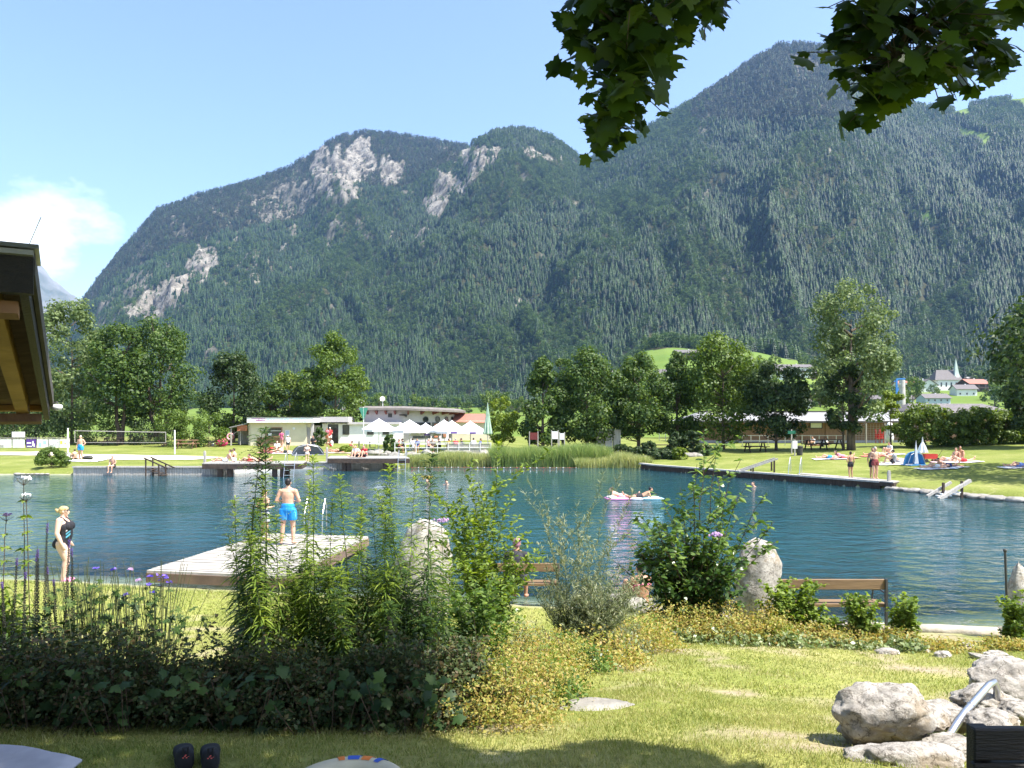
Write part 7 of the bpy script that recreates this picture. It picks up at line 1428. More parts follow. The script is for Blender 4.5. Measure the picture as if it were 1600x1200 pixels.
for i, (px, lb) in enumerate([(60, 'large-leaved plant at the foot of the leftmost dark shrub'), (210, 'large-leaved plant at the foot of the brownish shrub'), (380, 'large-leaved plant near the shoes'), (520, 'large-leaved plant left of the middle shade'), (640, 'large-leaved plant at the right of the shade')]):
    Y = 4.62; b = base_at(px, Y); n = 46; P = np.stack([r.uniform(-.35, .35, n), r.uniform(-.12, .15, n), r.uniform(.04, .38, n)], 1); Nn = np.stack([r.normal(size=n)*.4, -.5+r.normal(size=n)*.3, np.full(n, .8)], 1)
    rt = empty('sycamore_seedling', b, 0, lb, 'plant', 'large-leaved plants at the foot of the shade shrubs'); leaf_polys('leaves', maple_outline(), P, Nn, r.uniform(.035, .07, n), r, M_golddark, rt); mb = MB(); [mb.tube([(P[k][0]*.5, P[k][1], -.02), tuple(P[k])], .0025, 4) for k in range(0, n, 3)]; mb.build('stems', M_stemb, rt)
# geraniums
M_ger = leaf_mat('geranium_leaves', [(.03, .07, .015), (.06, .11, .025), (.11, .16, .04)], transl=.35, noise=.3, nscale=3)
M_viol = leaf_mat('violet_petals', [(.12, .08, .45), (.18, .12, .60), (.28, .18, .68)], transl=.3, noise=.2)
M_pinkp = leaf_mat('pink_petals', [(.45, .30, .55), (.60, .42, .62)], transl=.3, noise=.2)
def geranium(px, Y, lb, seed, fl, n=70):
    r = np.random.default_rng(seed); b = base_at(px, Y); rt = empty('geranium', b, 0, lb, 'flower', 'purple cranesbills in the foreground bed'); P = np.stack([r.normal(size=n)*.17, r.normal(size=n)*.08, r.uniform(.45, .92, n)], 1); P[:, 2] -= np.abs(P[:, 0])*.6
    leaf_polys('leaves', lobed(7, .3), P, np.stack([r.normal(size=n)*.5, -.3+r.normal(size=n)*.4, np.full(n, .8)], 1), r.uniform(.03, .06, n), r, M_ger, rt)
    mb = MB(); [mb.tube([(p[0]*.2, p[1]*.3, 0), (p[0]*.8, p[1], p[2]*.7), tuple(p)], .0028, 4) for p in P[::2]]
    C = [np.array((X(a, Y)-b[0], r.uniform(-.04, .04), Z(c, Y)-b[2])) for a, c, k in fl]; [mb.tube([(c[0]*.4, 0, .3), (c[0]*.9, c[1], c[2]*.85), tuple(c)], .0022, 4) for c in C]
    for _ in range(26): a_ = r.normal()*.16; mb.tube([(a_*.4, 0, .4), (a_, r.normal()*.05, r.uniform(.85, 1.08))], .0018, 4)
    mb.build('stems', M_stem, rt)
    for c, (a, q_, k) in zip(C, fl):
        petals = 5*(3 if k > 1 else 1); ang = np.arange(petals)*2*PI/5+r.uniform(0, 1); cc = c+r.normal(size=(petals, 3))*(.018 if k > 1 else .0); D = np.stack([np.cos(ang), np.sin(ang)*.6-.2, .35+0*ang], 1); V, F = strips(cc, D, .026, .022, .2, r, ((0, .2), (.4, .9), (.8, 1))); link('flower', mesh_np('flower', V, F), M_pinkp if k == 0 else M_viol, rt)
geranium(150, 5.45, 'cranesbill with a violet flower at its top, right of the dark spikes', 1, [(150, 888, 1), (152, 915, 1), (178, 890, 1)])
geranium(200, 5.4, 'cranesbill with a pale pink flower, in the middle of the row', 2, [(203, 890, 0), (195, 930, 1)])
geranium(245, 5.45, 'cranesbill with the largest violet flower cluster, left of the platform corner', 3, [(234, 901, 1), (236, 912, 1), (255, 902, 3), (221, 905, 0), (262, 911, 1), (239, 925, 1)])
geranium(115, 5.6, 'leafy cranesbill without open flowers beside the woman', 4, [])
# dark veronica spikes
M_spk = mat('dark_seed_spike', (.03, .025, .03), (.015, .012, .016), scale=40, rough=.9); M_spv = mat('violet_spike_tip', (.16, .08, .40), (.10, .05, .28), scale=30)
for i, (px, top, lb) in enumerate([(68, 812, 'tallest dark flower spike with a violet tip'), (59, 852, 'dark spike just left of the tallest one'), (53, 862, 'thin dark spike second to the left of the tallest one'), (20, 868, 'dark spike near the left edge below the white flower'), (35, 890, 'short dark spike between the edge spike and the tall group'), (101, 838, 'dark spike in front of the woman'), (113, 850, 'dark spike on the right side of the woman'), (80, 880, 'short dark spike right of the tallest one'), (7, 905, 'low dark spike at the very left edge'), (90, 900, 'lowest dark spike left of the woman')]):
    Y = 5.5+.06*(i % 4); b = base_at(px, Y); H = Z(top, Y)-b[2]; rt = empty('veronica', b, 0, lb, 'flower', 'dark flower spikes at the left'); r = np.random.default_rng(600+i); p = stem_path(H, .03, r, .015); mb = MB(); mb.tube([Vector(q) for q in p], list(np.linspace(.005, .002, 9)), 5); mb.build('stem', M_stem, rt)
    mb = MB(); n = 90
    n = 120
    for k in range(n): t_ = .45+.51*k/n; o = at_path(p, np.array([t_]))[0]; a = k*2.4; rr = .011*(1-.6*(t_-.5)/.5); mb.ell(o+np.array((math.cos(a)*rr, math.sin(a)*rr, 0)), (.0062*(1.2-t_*.5),)*3, 5, 3)
    mb.build('seed_spike', M_spk, rt); mb = MB()
    for k in range(14): o = at_path(p, np.array([.93+.05*k/14]))[0]; mb.ell(o+np.array((math.cos(k*2.4)*.006, math.sin(k*2.4)*.006, 0)), (.0042,)*3, 5, 3)
    mb.build('violet_tip', M_spv, rt)
    n = 46; t_ = np.repeat(np.linspace(.08, .52, 12), 4)[:n]; a = np.arange(n)*PI/2+np.repeat(np.arange(12), 4)[:n]*.6; D = np.stack([np.cos(a), np.sin(a), .7+0*a], 1); V, F = strips(at_path(p, t_), D, .10*r.uniform(.7, 1.2, n), .024, .25, r); link('leaves', mesh_np('leaves', V, F), M_golddark if i % 2 == 0 else M_ger, rt)
# white umbel plants at the left edge
for i, (px, top, hd, lb) in enumerate([(40, 748, 1, 'tall plant topped by a flat white flower head at the left'), (3, 806, 0, 'plant with small pinkish buds cut by the left edge'), (52, 773, 0, 'side shoot with white buds right of the white flower head')]):
    Y = 5.75; b = base_at(px-6, Y); H = Z(top, Y)-b[2]; rt = empty('hemp_agrimony', b, 0, lb, 'flower', 'pale-flowered tall plants at the left edge'); r = np.random.default_rng(650+i); p = stem_path(H, .02, r, .02); p[:, 0] += (X(px, Y)-b[0])*np.linspace(0, 1, 9); mb = MB(); mb.tube([Vector(q) for q in p], list(np.linspace(.005, .0025, 9)), 5)
    for k in range(8): t_ = .968; o = at_path(p, np.array([t_]))[0]; a = k*.8; mb.tube([Vector(o), Vector(p[-1]+np.array((math.cos(a)*.045, math.sin(a)*.045, -.012)))], .0015, 4)
    mb.build('stem', M_stemb, rt); mb = MB(); hm2 = M_wpaint if hd or i == 2 else M_pinkp
    for k in range(70 if hd else 26): a = r.uniform(0, 6.28); q_ = r.uniform(0, 1)**.5*(.055 if hd else .03); mb.ell(p[-1]+np.array((math.cos(a)*q_, math.sin(a)*q_, .006*r.normal()+.012*(1-q_/.05))), (.0075, .0075, .006), 5, 3)
    mb.build('flower_head', hm2, rt); n = 40; t_ = np.repeat(np.linspace(.25, .9, 10), 4); a = np.arange(n)*PI/2+.3; D = np.stack([np.cos(a), np.sin(a), .35+0*a], 1); V, F = strips(at_path(p, t_), D, .11*r.uniform(.6, 1.1, n)*(1.1-t_*.5), .026, .7, r); link('leaves', mesh_np('leaves', V, F), M_lime, rt)
l_ = [(r_.uniform(-15, 60), r_.uniform(910, 1010), r_.uniform(-.2, .2)) for _ in range(16)]
shoots('phlox_clump', base_at(20, 5.9), tips(20, 5.9, l_), .09, .022, 60, M_lime, 'light green leafy clump in the sun at the left edge', 'plant', seed=66, side=2, stemm=M_stem)
# pink flower heads standing above the bushes
for i, (px, top, Y, lb) in enumerate([(690, 815, 6.0, 'single pink flower head right of the standing stone'), (1122, 838, 11.0, 'pink flower head in the middle of the large bush'), (670, 748, 6.2, 'thin stalk with a small yellow seed head before the standing stone')]):
    b = base_at(px, Y); H = Z(top, Y)-b[2]; rt = empty('flower_stalk', b, 0, lb, 'flower'); mb = MB(); mb.tube([(0, 0, 0), (.02, 0, H*.5), (0, 0, H)], .003, 5); mb.build('stem', M_stem, rt); mb = MB(); rr = np.random.default_rng(i); s = .05 if Y < 8 else .11
    for k in range(30): mb.ell((rr.normal()*s*.5, rr.normal()*s*.4, H+rr.uniform(0, s*.4)), (s*.16,)*3, 5, 3)
    mb.build('flower_head', M_pinkp if i < 2 else M_froth, rt)
# ------------------------------------------------------------------ grass blades on the near lawn
def grass(name, n, x0, x1, y0, y1, h, wd, label, cond=None):
    x = rng.uniform(x0, x1, n); y = rng.uniform(y0**2, y1**2, n)**.5 if False else rng.uniform(y0, y1, n); k = np.abs(x) < .70*y+.3; x, y = x[k], y[k]
    if cond is not None: k = cond(x, y); x, y = x[k], y[k]
    k = lake_sd(x, y) > .35; x, y = x[k], y[k]; pt = fbm(x*2.2, y*2.2, 3); k = rng.random(len(x)) < (.35+1.1*pt)*(1-.85*bare_h(x, y)); x, y, pt = x[k], y[k], pt[k]
    z = near_h(x, y)-.004; o = blades(name, np.stack([x, y, z], 1), h*(.5+pt)*rng.uniform(.5, 1.3, len(x)), np.full(len(x), wd), rng.uniform(.2, .9, len(x)), rng, M_blade, seg=2); return tag(o, label, 'grass', kind='stuff')
M_blade = leaf_mat('grass_blades', [(.13, .185, .04), (.23, .27, .065), (.35, .345, .12), (.46, .42, .20)], transl=.3, noise=.6, nscale=1.2, rough=.6)
grass('grass', 150000, -4, 4.2, 3.3, 6.2, .030, .0042, 'short mown grass blades nearest the camera')
grass('grass', 90000, -5.5, 7.5, 6.2, 11.5, .036, .008, 'short mown grass blades on the lawn in front of the lake')
grass('grass', 45000, -11, 4, 11.5, 16.8, .05, .014, 'short mown grass blades on the lawn near the bathing platform')
# ------------------------------------------------------------------ near stones, benches, hut eave, maple, small things
M_rock = nodes_of('lichen_rock')
def rock_material():
    m, t, b = M_rock; Lk = t.links.new; tc = N(t, 'ShaderNodeTexCoord')
    def nz(sc, det=8, ro=.65):
        n = N(t, 'ShaderNodeTexNoise'); n.inputs['Scale'].default_value = sc; n.inputs['Detail'].default_value = det; n.inputs['Roughness'].default_value = ro; Lk(tc.outputs['Object'], n.inputs['Vector']); return n
    a = nz(5); c = nz(22, 8, .75); d = nz(2.2, 4)
    r1 = ramp(t, [(.28, (.20, .185, .165)), (.45, (.40, .375, .34)), (.62, (.54, .51, .47))]); Lk(a.outputs['Fac'], r1.inputs[0])
    r2 = ramp(t, [(.34, (.45, .43, .40)), (.48, (.92, .90, .88)), (.70, (1.12, 1.10, 1.07))]); Lk(c.outputs['Fac'], r2.inputs[0])
    mu = N(t, 'ShaderNodeMix', data_type='RGBA', blend_type='MULTIPLY'); mu.inputs[0].default_value = 1; Lk(r1.outputs[0], mu.inputs[6]); Lk(r2.outputs[0], mu.inputs[7]); 
    r3 = ramp(t, [(.55, (0, 0, 0)), (.62, (1, 1, 1))]); Lk(d.outputs['Fac'], r3.inputs[0]); mv = N(t, 'ShaderNodeMix', data_type='RGBA'); Lk(r3.outputs[0], mv.inputs[0]); Lk(mu.outputs[2], mv.inputs[6]); mv.inputs[7].default_value = (.30, .25, .19, 1)
    ds = N(t, 'ShaderNodeMix', data_type='VECTOR') if False else N(t, 'ShaderNodeVectorMath', operation='ADD'); sc_ = N(t, 'ShaderNodeVectorMath', operation='SCALE'); sc_.inputs['Scale'].default_value = .35; Lk(a.outputs['Color'], sc_.inputs[0]); Lk(tc.outputs['Object'], ds.inputs[0]); Lk(sc_.outputs[0], ds.inputs[1])
    vo = N(t, 'ShaderNodeTexVoronoi', feature='DISTANCE_TO_EDGE'); vo.inputs['Scale'].default_value = 4.2; Lk(ds.outputs[0], vo.inputs['Vector']); rc = ramp(t, [(0, (.30, .28, .26)), (.022, (1, 1, 1))]); Lk(vo.outputs['Distance'], rc.inputs[0])
    mc = N(t, 'ShaderNodeMix', data_type='RGBA', blend_type='MULTIPLY'); mc.inputs[0].default_value = 1; Lk(mv.outputs[2], mc.inputs[6]); Lk(rc.outputs[0], mc.inputs[7]); mv = mc
    Lk(mv.outputs[2], b.inputs['Base Color']); b.inputs['Roughness'].default_value = .95; b.inputs['Specular IOR Level'].default_value = .15
    bp = N(t, 'ShaderNodeBump'); bp.inputs['Strength'].default_value = .9; bp.inputs['Distance'].default_value = .03; Lk(c.outputs['Fac'], bp.inputs['Height']); Lk(bp.outputs[0], b.inputs['Normal']); return m
M_rock = rock_material()
def rock(name, px, Y, pyc, w_, h_, d_, label, seed, rz=0, group=None, zc=None, tilt=(0, 0)):
    me = rock_mesh(name, seed, (w_/2, d_/2, h_/2), .20, 5); o = link(name, me, M_rock); z = Z(pyc, Y) if zc is None else zc; o.location = (X(px, Y), Y, z); o.rotation_euler = (tilt[0], tilt[1], rz); return tag(o, label, 'rock', group)
RG = 'boulders at the lower right'
rock('boulder', 1370, 4.45, 1112, .60, .45, .5, 'big rounded grey boulder standing alone on the lawn at the lower right', 11, .3, RG)
rock('boulder', 1415, 4.0, 1188, .62, .20, .34, 'flat-topped boulder at the bottom edge in front of the handrail foot', 12, 0, RG)
rock('boulder', 1572, 5.3, 1068, .62, .34, .5, 'smooth grey boulder behind the bend of the handrail', 13, .5, RG)
rock('boulder', 1535, 4.9, 1092, .40, .18, .35, 'pale knobbly rock under the bend of the handrail', 14, .2, RG)
rock('boulder', 1460, 4.85, 1112, .46, .13, .30, 'long low slab behind the big rounded boulder', 15, -.3, RG)
rock('boulder', 1500, 4.55, 1125, .36, .12, .28, 'low beige slab between boulder and handrail', 16, .1, RG)
rock('boulder', 1452, 4.45, 1118, .32, .12, .26, 'beige slab tight against the big rounded boulder', 17, .6, RG)
rock('boulder', 1590, 4.7, 1112, .34, .14, .3, 'white stone at the right edge above the dark bench back', 18, 0, RG)
rock('boulder', 1490, 4.2, 1165, .34, .10, .26, 'beige slab at the foot of the handrail', 19, .2, RG)
rock('boulder', 1550, 4.35, 1130, .36, .12, .3, 'grey stone beside the upper corner of the dark bench back', 20, .9, RG)
for i, (px, py, lb) in enumerate([(1387, 1022, 'small white stone at the right end of the flower bed'), (1473, 1027, 'pair-forming small white stone on the lawn edge'), (1532, 1030, 'small pale stone left of the grey boulder'), (1555, 1026, 'small pale stone above the grey boulder'), (1510, 1014, 'small brown stone in the bed'), (1440, 1018, 'tiny grey stone between the white ones'), (852, 1060, 'small grey stone at the edge of the rusty plants'), (800, 1065, 'small stone half hidden in the frothy plants'), (845, 1042, 'small pale stone by the willow shoots')]):
    p = gp(px, py, 4, 14); rock('stone', px, p.y, 0, .22 if py > 1035 else .3, .12, .2, lb, 30+i, i, 'small stones along the bed', p.z+.02)
p = gp(925, 1107, 4, 9); o = rock('stepping_stone', 925, p.y, 0, .55, .06, .34, 'flat pale stepping stone sunk in the lawn', 41, .1, None, p.z-.0); o.active_material = M_stone
def menhir(px, Y, top, bot, wd, label, seed, lean=0, shape=((0, 1), (.35, 1.02), (.65, .85), (.85, .62), (1, .25))):
    z0 = Z(bot, Y)-.25; H = Z(top, Y)-z0; r = random.Random(seed); bm = bmesh.new(); n = 28; rows = 40; from mathutils import noise as nq; vs_ = []
    for j in range(rows+1):
        f = j/rows; s = np.interp(f, [a for a, _ in shape], [b for _, b in shape]); s *= math.sqrt(max(0, 1-max(0, (f-.93)/.07)**2))+.02 if f > .93 else 1; rw = []
        for k in range(n):
            a = 2*PI*k/n; q = Vector((math.cos(a), math.sin(a)*.6, 0)); sq = 1/max(abs(math.cos(a))**.8+abs(math.sin(a))**.8, .9)**.35; d = q*wd/2*s*sq*1.1; p = Vector((d.x+lean*f*H, d.y, f*H)); nn = nq.fractal(Vector((p.x*2.5+seed, p.y*2.5, p.z*1.2)), .9, 2, 5); p += q*nn*.10*wd+Vector((0, 0, nq.noise(Vector((k*.3, seed, 0)))*.08*f)); rw.append(bm.verts.new(p))
        vs_.append(rw)
    for j in range(rows):
        for k in range(n): bm.faces.new((vs_[j][k], vs_[j][(k+1) % n], vs_[j+1][(k+1) % n], vs_[j+1][k]))
    bm.faces.new(vs_[-1]); me = bpy.data.meshes.new('standing_stone'); bm.to_mesh(me); bm.free(); o = link('standing_stone', me, M_rock, None, True); o.location = (X(px, Y), Y, z0); return tag(o, label, 'standing stone', 'upright stones by the shore')
menhir(655, 13.3, 812, 938, .98, 'tall blunt standing stone behind the goldenrod, its left face in shade', 3, .05, ((0, 1), (.4, 1), (.7, .86), (.9, .62), (1, .35)))
menhir(1184, 12.4, 843, 955, .74, 'pale standing stone to the left of the right bench', 7, -.0, ((0, 1.1), (.4, 1.0), (.75, .88), (.93, .6), (1, .35)))
menhir(1600, 12.0, 880, 985, .52, 'dark pointed standing stone cut by the right edge', 9, -.06, ((0, 1), (.4, .95), (.7, .7), (.9, .42), (1, .2)))
q = MB(); q.tube([(0, 0, 0), (0, 0, 1.02)], .018, 8); q.ell((0, 0, 1.04), (.03, .03, .03), 8, 5); o = q.build('iron_rod', M_dark); o.location = (X(1574, 11.9), 11.9, Z(965, 11.9)); o.rotation_euler = (0, R(-2), 0); tag(o, 'thin black iron rod with knob beside the right-edge standing stone', 'rod')
# shore logs
M_log = mat('pale_log', (.50, .45, .37), (.32, .28, .22), scale=5, rough=.9, bump=.5, stretch=(1, 1, 1))
sh_ = [(2.1, 13.95), (4.4, 13.1), (6.5, 12.55), (7.85, 12.4), (10, 12.5)]
for i, (a, b) in enumerate(zip(sh_[:-1], sh_[1:])):
    q = MB(); a = Vector((*a, .05)); b = Vector((*b, .05)); q.tube([a-a, (b-a)*.33+Vector((0, .02, .01)), (b-a)*.66, (b-a)*.99], [.10, .095, .10, .09], 10); o = q.build('shore_log', M_log, None, True); o.location = a
    tag(o, ['pale log at the water edge left of the large bush', 'pale log at the water edge behind the right bench', 'pale log at the water edge right of the right bench', 'pale log at the water edge below the right-edge standing stone'][i], 'log', 'pale logs along the near shoreline')
r_ = random.Random(9)
for i in range(9):
    px = 960+i*6+r_.uniform(-3, 3); Y = 13.75+r_.uniform(-.15, .25); o = bpy.data.objects.new('shore_rock', rms[i % 4]); COL.objects.link(o); o.location = (X(px, Y), Y, .12+r_.uniform(0, .15)); o.scale = (.45,)*3; o.rotation_euler = (0, 0, r_.uniform(0, 6)); tag(o, 'grey stone in the little pile at the water left of the large bush', 'stone', 'stone pile at the near shore')
# benches (seen from behind)
M_bench = mat('bench_timber', (.23, .145, .075), (.14, .085, .045), scale=3, rough=.7, stretch=(.6, 8, 8), bump=.3)
def bench(pxa, pxb, Y, top, label, rz=0):
    xa, xb = X(pxa, Y), X(pxb, Y); z0 = ground((xa+xb)/2, Y); H = Z(top, Y)-z0; rt = empty('park_bench', ((xa+xb)/2, Y, z0), rz, label, 'bench', 'wooden benches facing the lake'); L_ = xb-xa; s = H/.85
    def part(nm, c, d, m_=M_bench): q = MB(); q.box((c[0], c[1], c[2]*s), (d[0], d[1], d[2]*s)); return q.build(nm, m_, rt, bevel=.008)
    part('backrest', (0, 0, .765), (L_, .045, .17)); part('seat', (0, .12, .42), (L_, .11, .045)); part('seat', (0, .26, .42), (L_, .11, .045)); part('lower_rail', (0, .03, .41), (L_*.98, .05, .06))
    for x in (-L_/2+.03, L_/2-.03):
        q = MB(); q.bar((x, -.035, 0), (x, -.03, .86*s), .035, .05); q.bar((x, .02, .40*s), (x, .48, .40*s), .035); q.bar((x, .46, 0), (x, .44, .40*s), .035); q.tube([(x, .0, .62*s), (x, .2, .64*s), (x, .42, .58*s), (x, .46, .42*s)], .014, 6); q.build('leg', M_dark, rt)
    return rt
bench(1178, 1386, 12.45, 905, 'brown wooden bench on the right between the pale standing stone and the last sapling')
bench(742, 874, 14.35, 880, 'brown wooden bench on the left with a person in a mauve cap on it')
person((X(806, 14.55), 14.6, .36+ground(X(806, 14.55), 14.4)), R(-12), 'sit_edge', 1.68, 1, [('shirt', (.03, .03, .04)), ('shorts', (.05, .05, .07))], ('cap', (.32, .16, .22)), label='person in dark clothes and a mauve cap sitting on the left bench', near=True)
person((X(1001, 13.8), 13.8, .10), R(20), 'sit_knees', 1.6, 1, ('bikini', (.75, .2, .35)), ('short', 'dark'), label='dark-haired person in a pink bikini sitting by the stone pile, left of the large bush', fem=True, near=True)
# steel handrail, lower right
q = MB(); a = Vector((X(1458, 4.15), 4.15, Z(1170, 4.15))); b = Vector((X(1547, 4.75), 4.75, Z(1068, 4.75))); q.tube([a-a-Vector((.0, .0, .06)), (b-a)*.5, (b-a)*.97, (b-a)+Vector((.03, .01, .006)), (b-a)+Vector((.06, .03, -.05)), (b-a)+Vector((.07, .05, -.45))], .021, 14); q.tube([(b-a)*.62, (b-a)*.635], .0235, 14); o = q.build('handrail', M_steel, None, True); o.location = a; tag(o, 'brushed steel handrail rising from the boulders at the lower right', 'handrail')
# dark bench back, bottom right
rt = empty('dark_bench', (2.35, 2.75, 1.75), 0, 'black stained plank bench back cut by the lower right corner', 'bench'); Yd = 2.75; x0 = X(1518, Yd)-2.35; zt = Z(1137, Yd)-1.75
M_blackwood = mat('black_stained_wood', (.022, .016, .012), (.012, .010, .009), scale=5, rough=.6, stretch=(1, 8, 8), bump=.4)
for k in range(4): q = MB(); q.box((x0+.75, 0, zt-.055-k*.125), (1.5, .035, .115)); q.build('plank', M_blackwood, rt, bevel=.006)
for xx in (x0+.05, x0+1.4): q = MB(); q.box((xx, .04, (zt)/2-.01), (.06, .05, zt)); q.build('leg', M_blackwood, rt)
q = MB(); q.box((x0+.75, -.25, .42), (1.5, .45, .04)); q.build('seat', M_blackwood, rt)
# shoes
def shoe(px, rz, label):
    Y = 3.80; x = X(px, Y); rt = empty('shoe', (x, Y, ground(x, Y)), rz, label, 'shoe', 'pair of black sports shoes on the grass'); M_sh = cloth((.010, .010, .013), (.02, .02, .025)); bm = bmesh.new(); n = 20; rows = []
    prof = [(-.005, .030, .095), (.01, .041, .105), (.05, .043, .100), (.09, .043, .085), (.13, .046, .075), (.18, .050, .065), (.23, .047, .052), (.265, .034, .04), (.285, .012, .028)]
    for (y, wd, h) in prof: rows.append([bm.verts.new((wd*math.copysign(abs(math.cos(a))**.7, math.cos(a)), y, .012+h*.5+h*.5*math.copysign(abs(math.sin(a))**.8, math.sin(a)))) for a in [2*PI*k/n for k in range(n)]])
    for i in range(len(rows)-1):
        for k in range(n): bm.faces.new((rows[i][k], rows[i][(k+1) % n], rows[i+1][(k+1) % n], rows[i+1][k]))
    bm.faces.new(rows[0]); bm.faces.new(rows[-1]); bmesh.ops.recalc_face_normals(bm, faces=bm.faces); me = bpy.data.meshes.new('upper'); bm.to_mesh(me); bm.free(); link('upper', me, M_sh, rt, True)
    q = MB(); q.prism([(.046*math.cos(a)*(1 if math.sin(a) > -.3 else .9), .135+.155*math.sin(a)) for a in [2*PI*k/24 for k in range(24)]], 0, .022); q.build('sole', M_dark, rt)
    q = MB(); q.tube([(-.012, -.006, .09), (-.010, -.012, .135), (.010, -.012, .135), (.012, -.006, .09)], .006, 6); q.build('heel_loop', M_sh, rt)
    q = MB(); [q.ell((dx, -.0085, .085+dz), (.0045, .003, .003), 6, 4) for dx, dz in ((-.012, 0), (-.004, .006), (.004, -.002), (.012, .004), (0, .011))]; q.build('coral_mark', cloth((.85, .16, .14)), rt)
    q = MB(); q.ell((0, .045, .108), (.030, .035, .008), 12, 6); q.build('opening', M_blackwood, rt)
shoe(290, .46, 'left black shoe of the pair, coral mark on the heel'); shoe(329, .38, 'right black shoe of the pair, with its heel loop standing up')
# towel, bottom left
q = MB(); V = []; nx_, ny_ = 14, 12; r_ = random.Random(5); pl = [(-3.4, 4.07), (-2.56, 4.05), (-2.44, 3.97), (-2.2, 3.86)]
for j in range(ny_):
    for i in range(nx_):
        x = -3.5+1.35*i/(nx_-1); yt = np.interp(x, [-3.5, -2.60, -2.42, -2.1], [4.08, 4.05, 3.96, 3.82]); y = yt-1.0*j/(ny_-1); V.append((x+2.9, y-3.6, .012+.012*math.sin(x*9+y*4)+.008*r_.random()+(0.01 if j == 0 else 0)))
q.add(V, [(j*nx_+i, j*nx_+i+1, (j+1)*nx_+i+1, (j+1)*nx_+i) for j in range(ny_-1) for i in range(nx_-1)]); o = q.build('towel', cloth((.52, .50, .52), (.44, .42, .45)), None, True); o.location = (-2.9, 3.6, 1.755); sm_ = o.modifiers.new('thick', 'SOLIDIFY'); sm_.thickness = .012; tag(o, 'pale grey towel on the shaded grass in the lower left corner', 'towel')
# inflatable ring, bottom centre
rt = empty('swim_ring', (X(541, 3.42), 3.42, 1.75), 0, 'cream swim ring with orange and blue print, cut by the bottom edge', 'swim ring'); V = []; F = []; n, m_ = 40, 14; Rm, rm = .215, .075
for i in range(n):
    for k in range(m_): a, b = 2*PI*i/n, 2*PI*k/m_; V.append(((Rm+rm*math.cos(b))*math.cos(a), (Rm+rm*math.cos(b))*math.sin(a), rm+rm*math.sin(b)))
for i in range(n):
    for k in range(m_): F.append((i*m_+k, ((i+1) % n)*m_+k, ((i+1) % n)*m_+(k+1) % m_, i*m_+(k+1) % m_))
q = MB(); q.add(V, F); q.build('tube', cloth((.68, .60, .42)), rt, True)
for (a0, a1, c, nm) in ((R(85), R(100), (.05, .12, .5), 'blue_print'), (R(70), R(82), (.8, .22, .04), 'orange_print'), (R(104), R(112), (.8, .22, .04), 'orange_print'), (R(55), R(63), (.05, .12, .5), 'blue_print')):
    q = MB(); V = []; kk = 6
    for i in range(7):
        for k in range(kk+1): a = a0+(a1-a0)*i/6; b = R(35)+R(70)*k/kk; V.append(((Rm+(rm+.002)*math.cos(b))*math.cos(a), (Rm+(rm+.002)*math.cos(b))*math.sin(a), rm+(rm+.002)*math.sin(b)))
    q.add(V, [(i*(kk+1)+k, (i+1)*(kk+1)+k, (i+1)*(kk+1)+k+1, i*(kk+1)+k+1) for i in range(6) for k in range(kk)]); q.build(nm, cloth(c), rt, True)
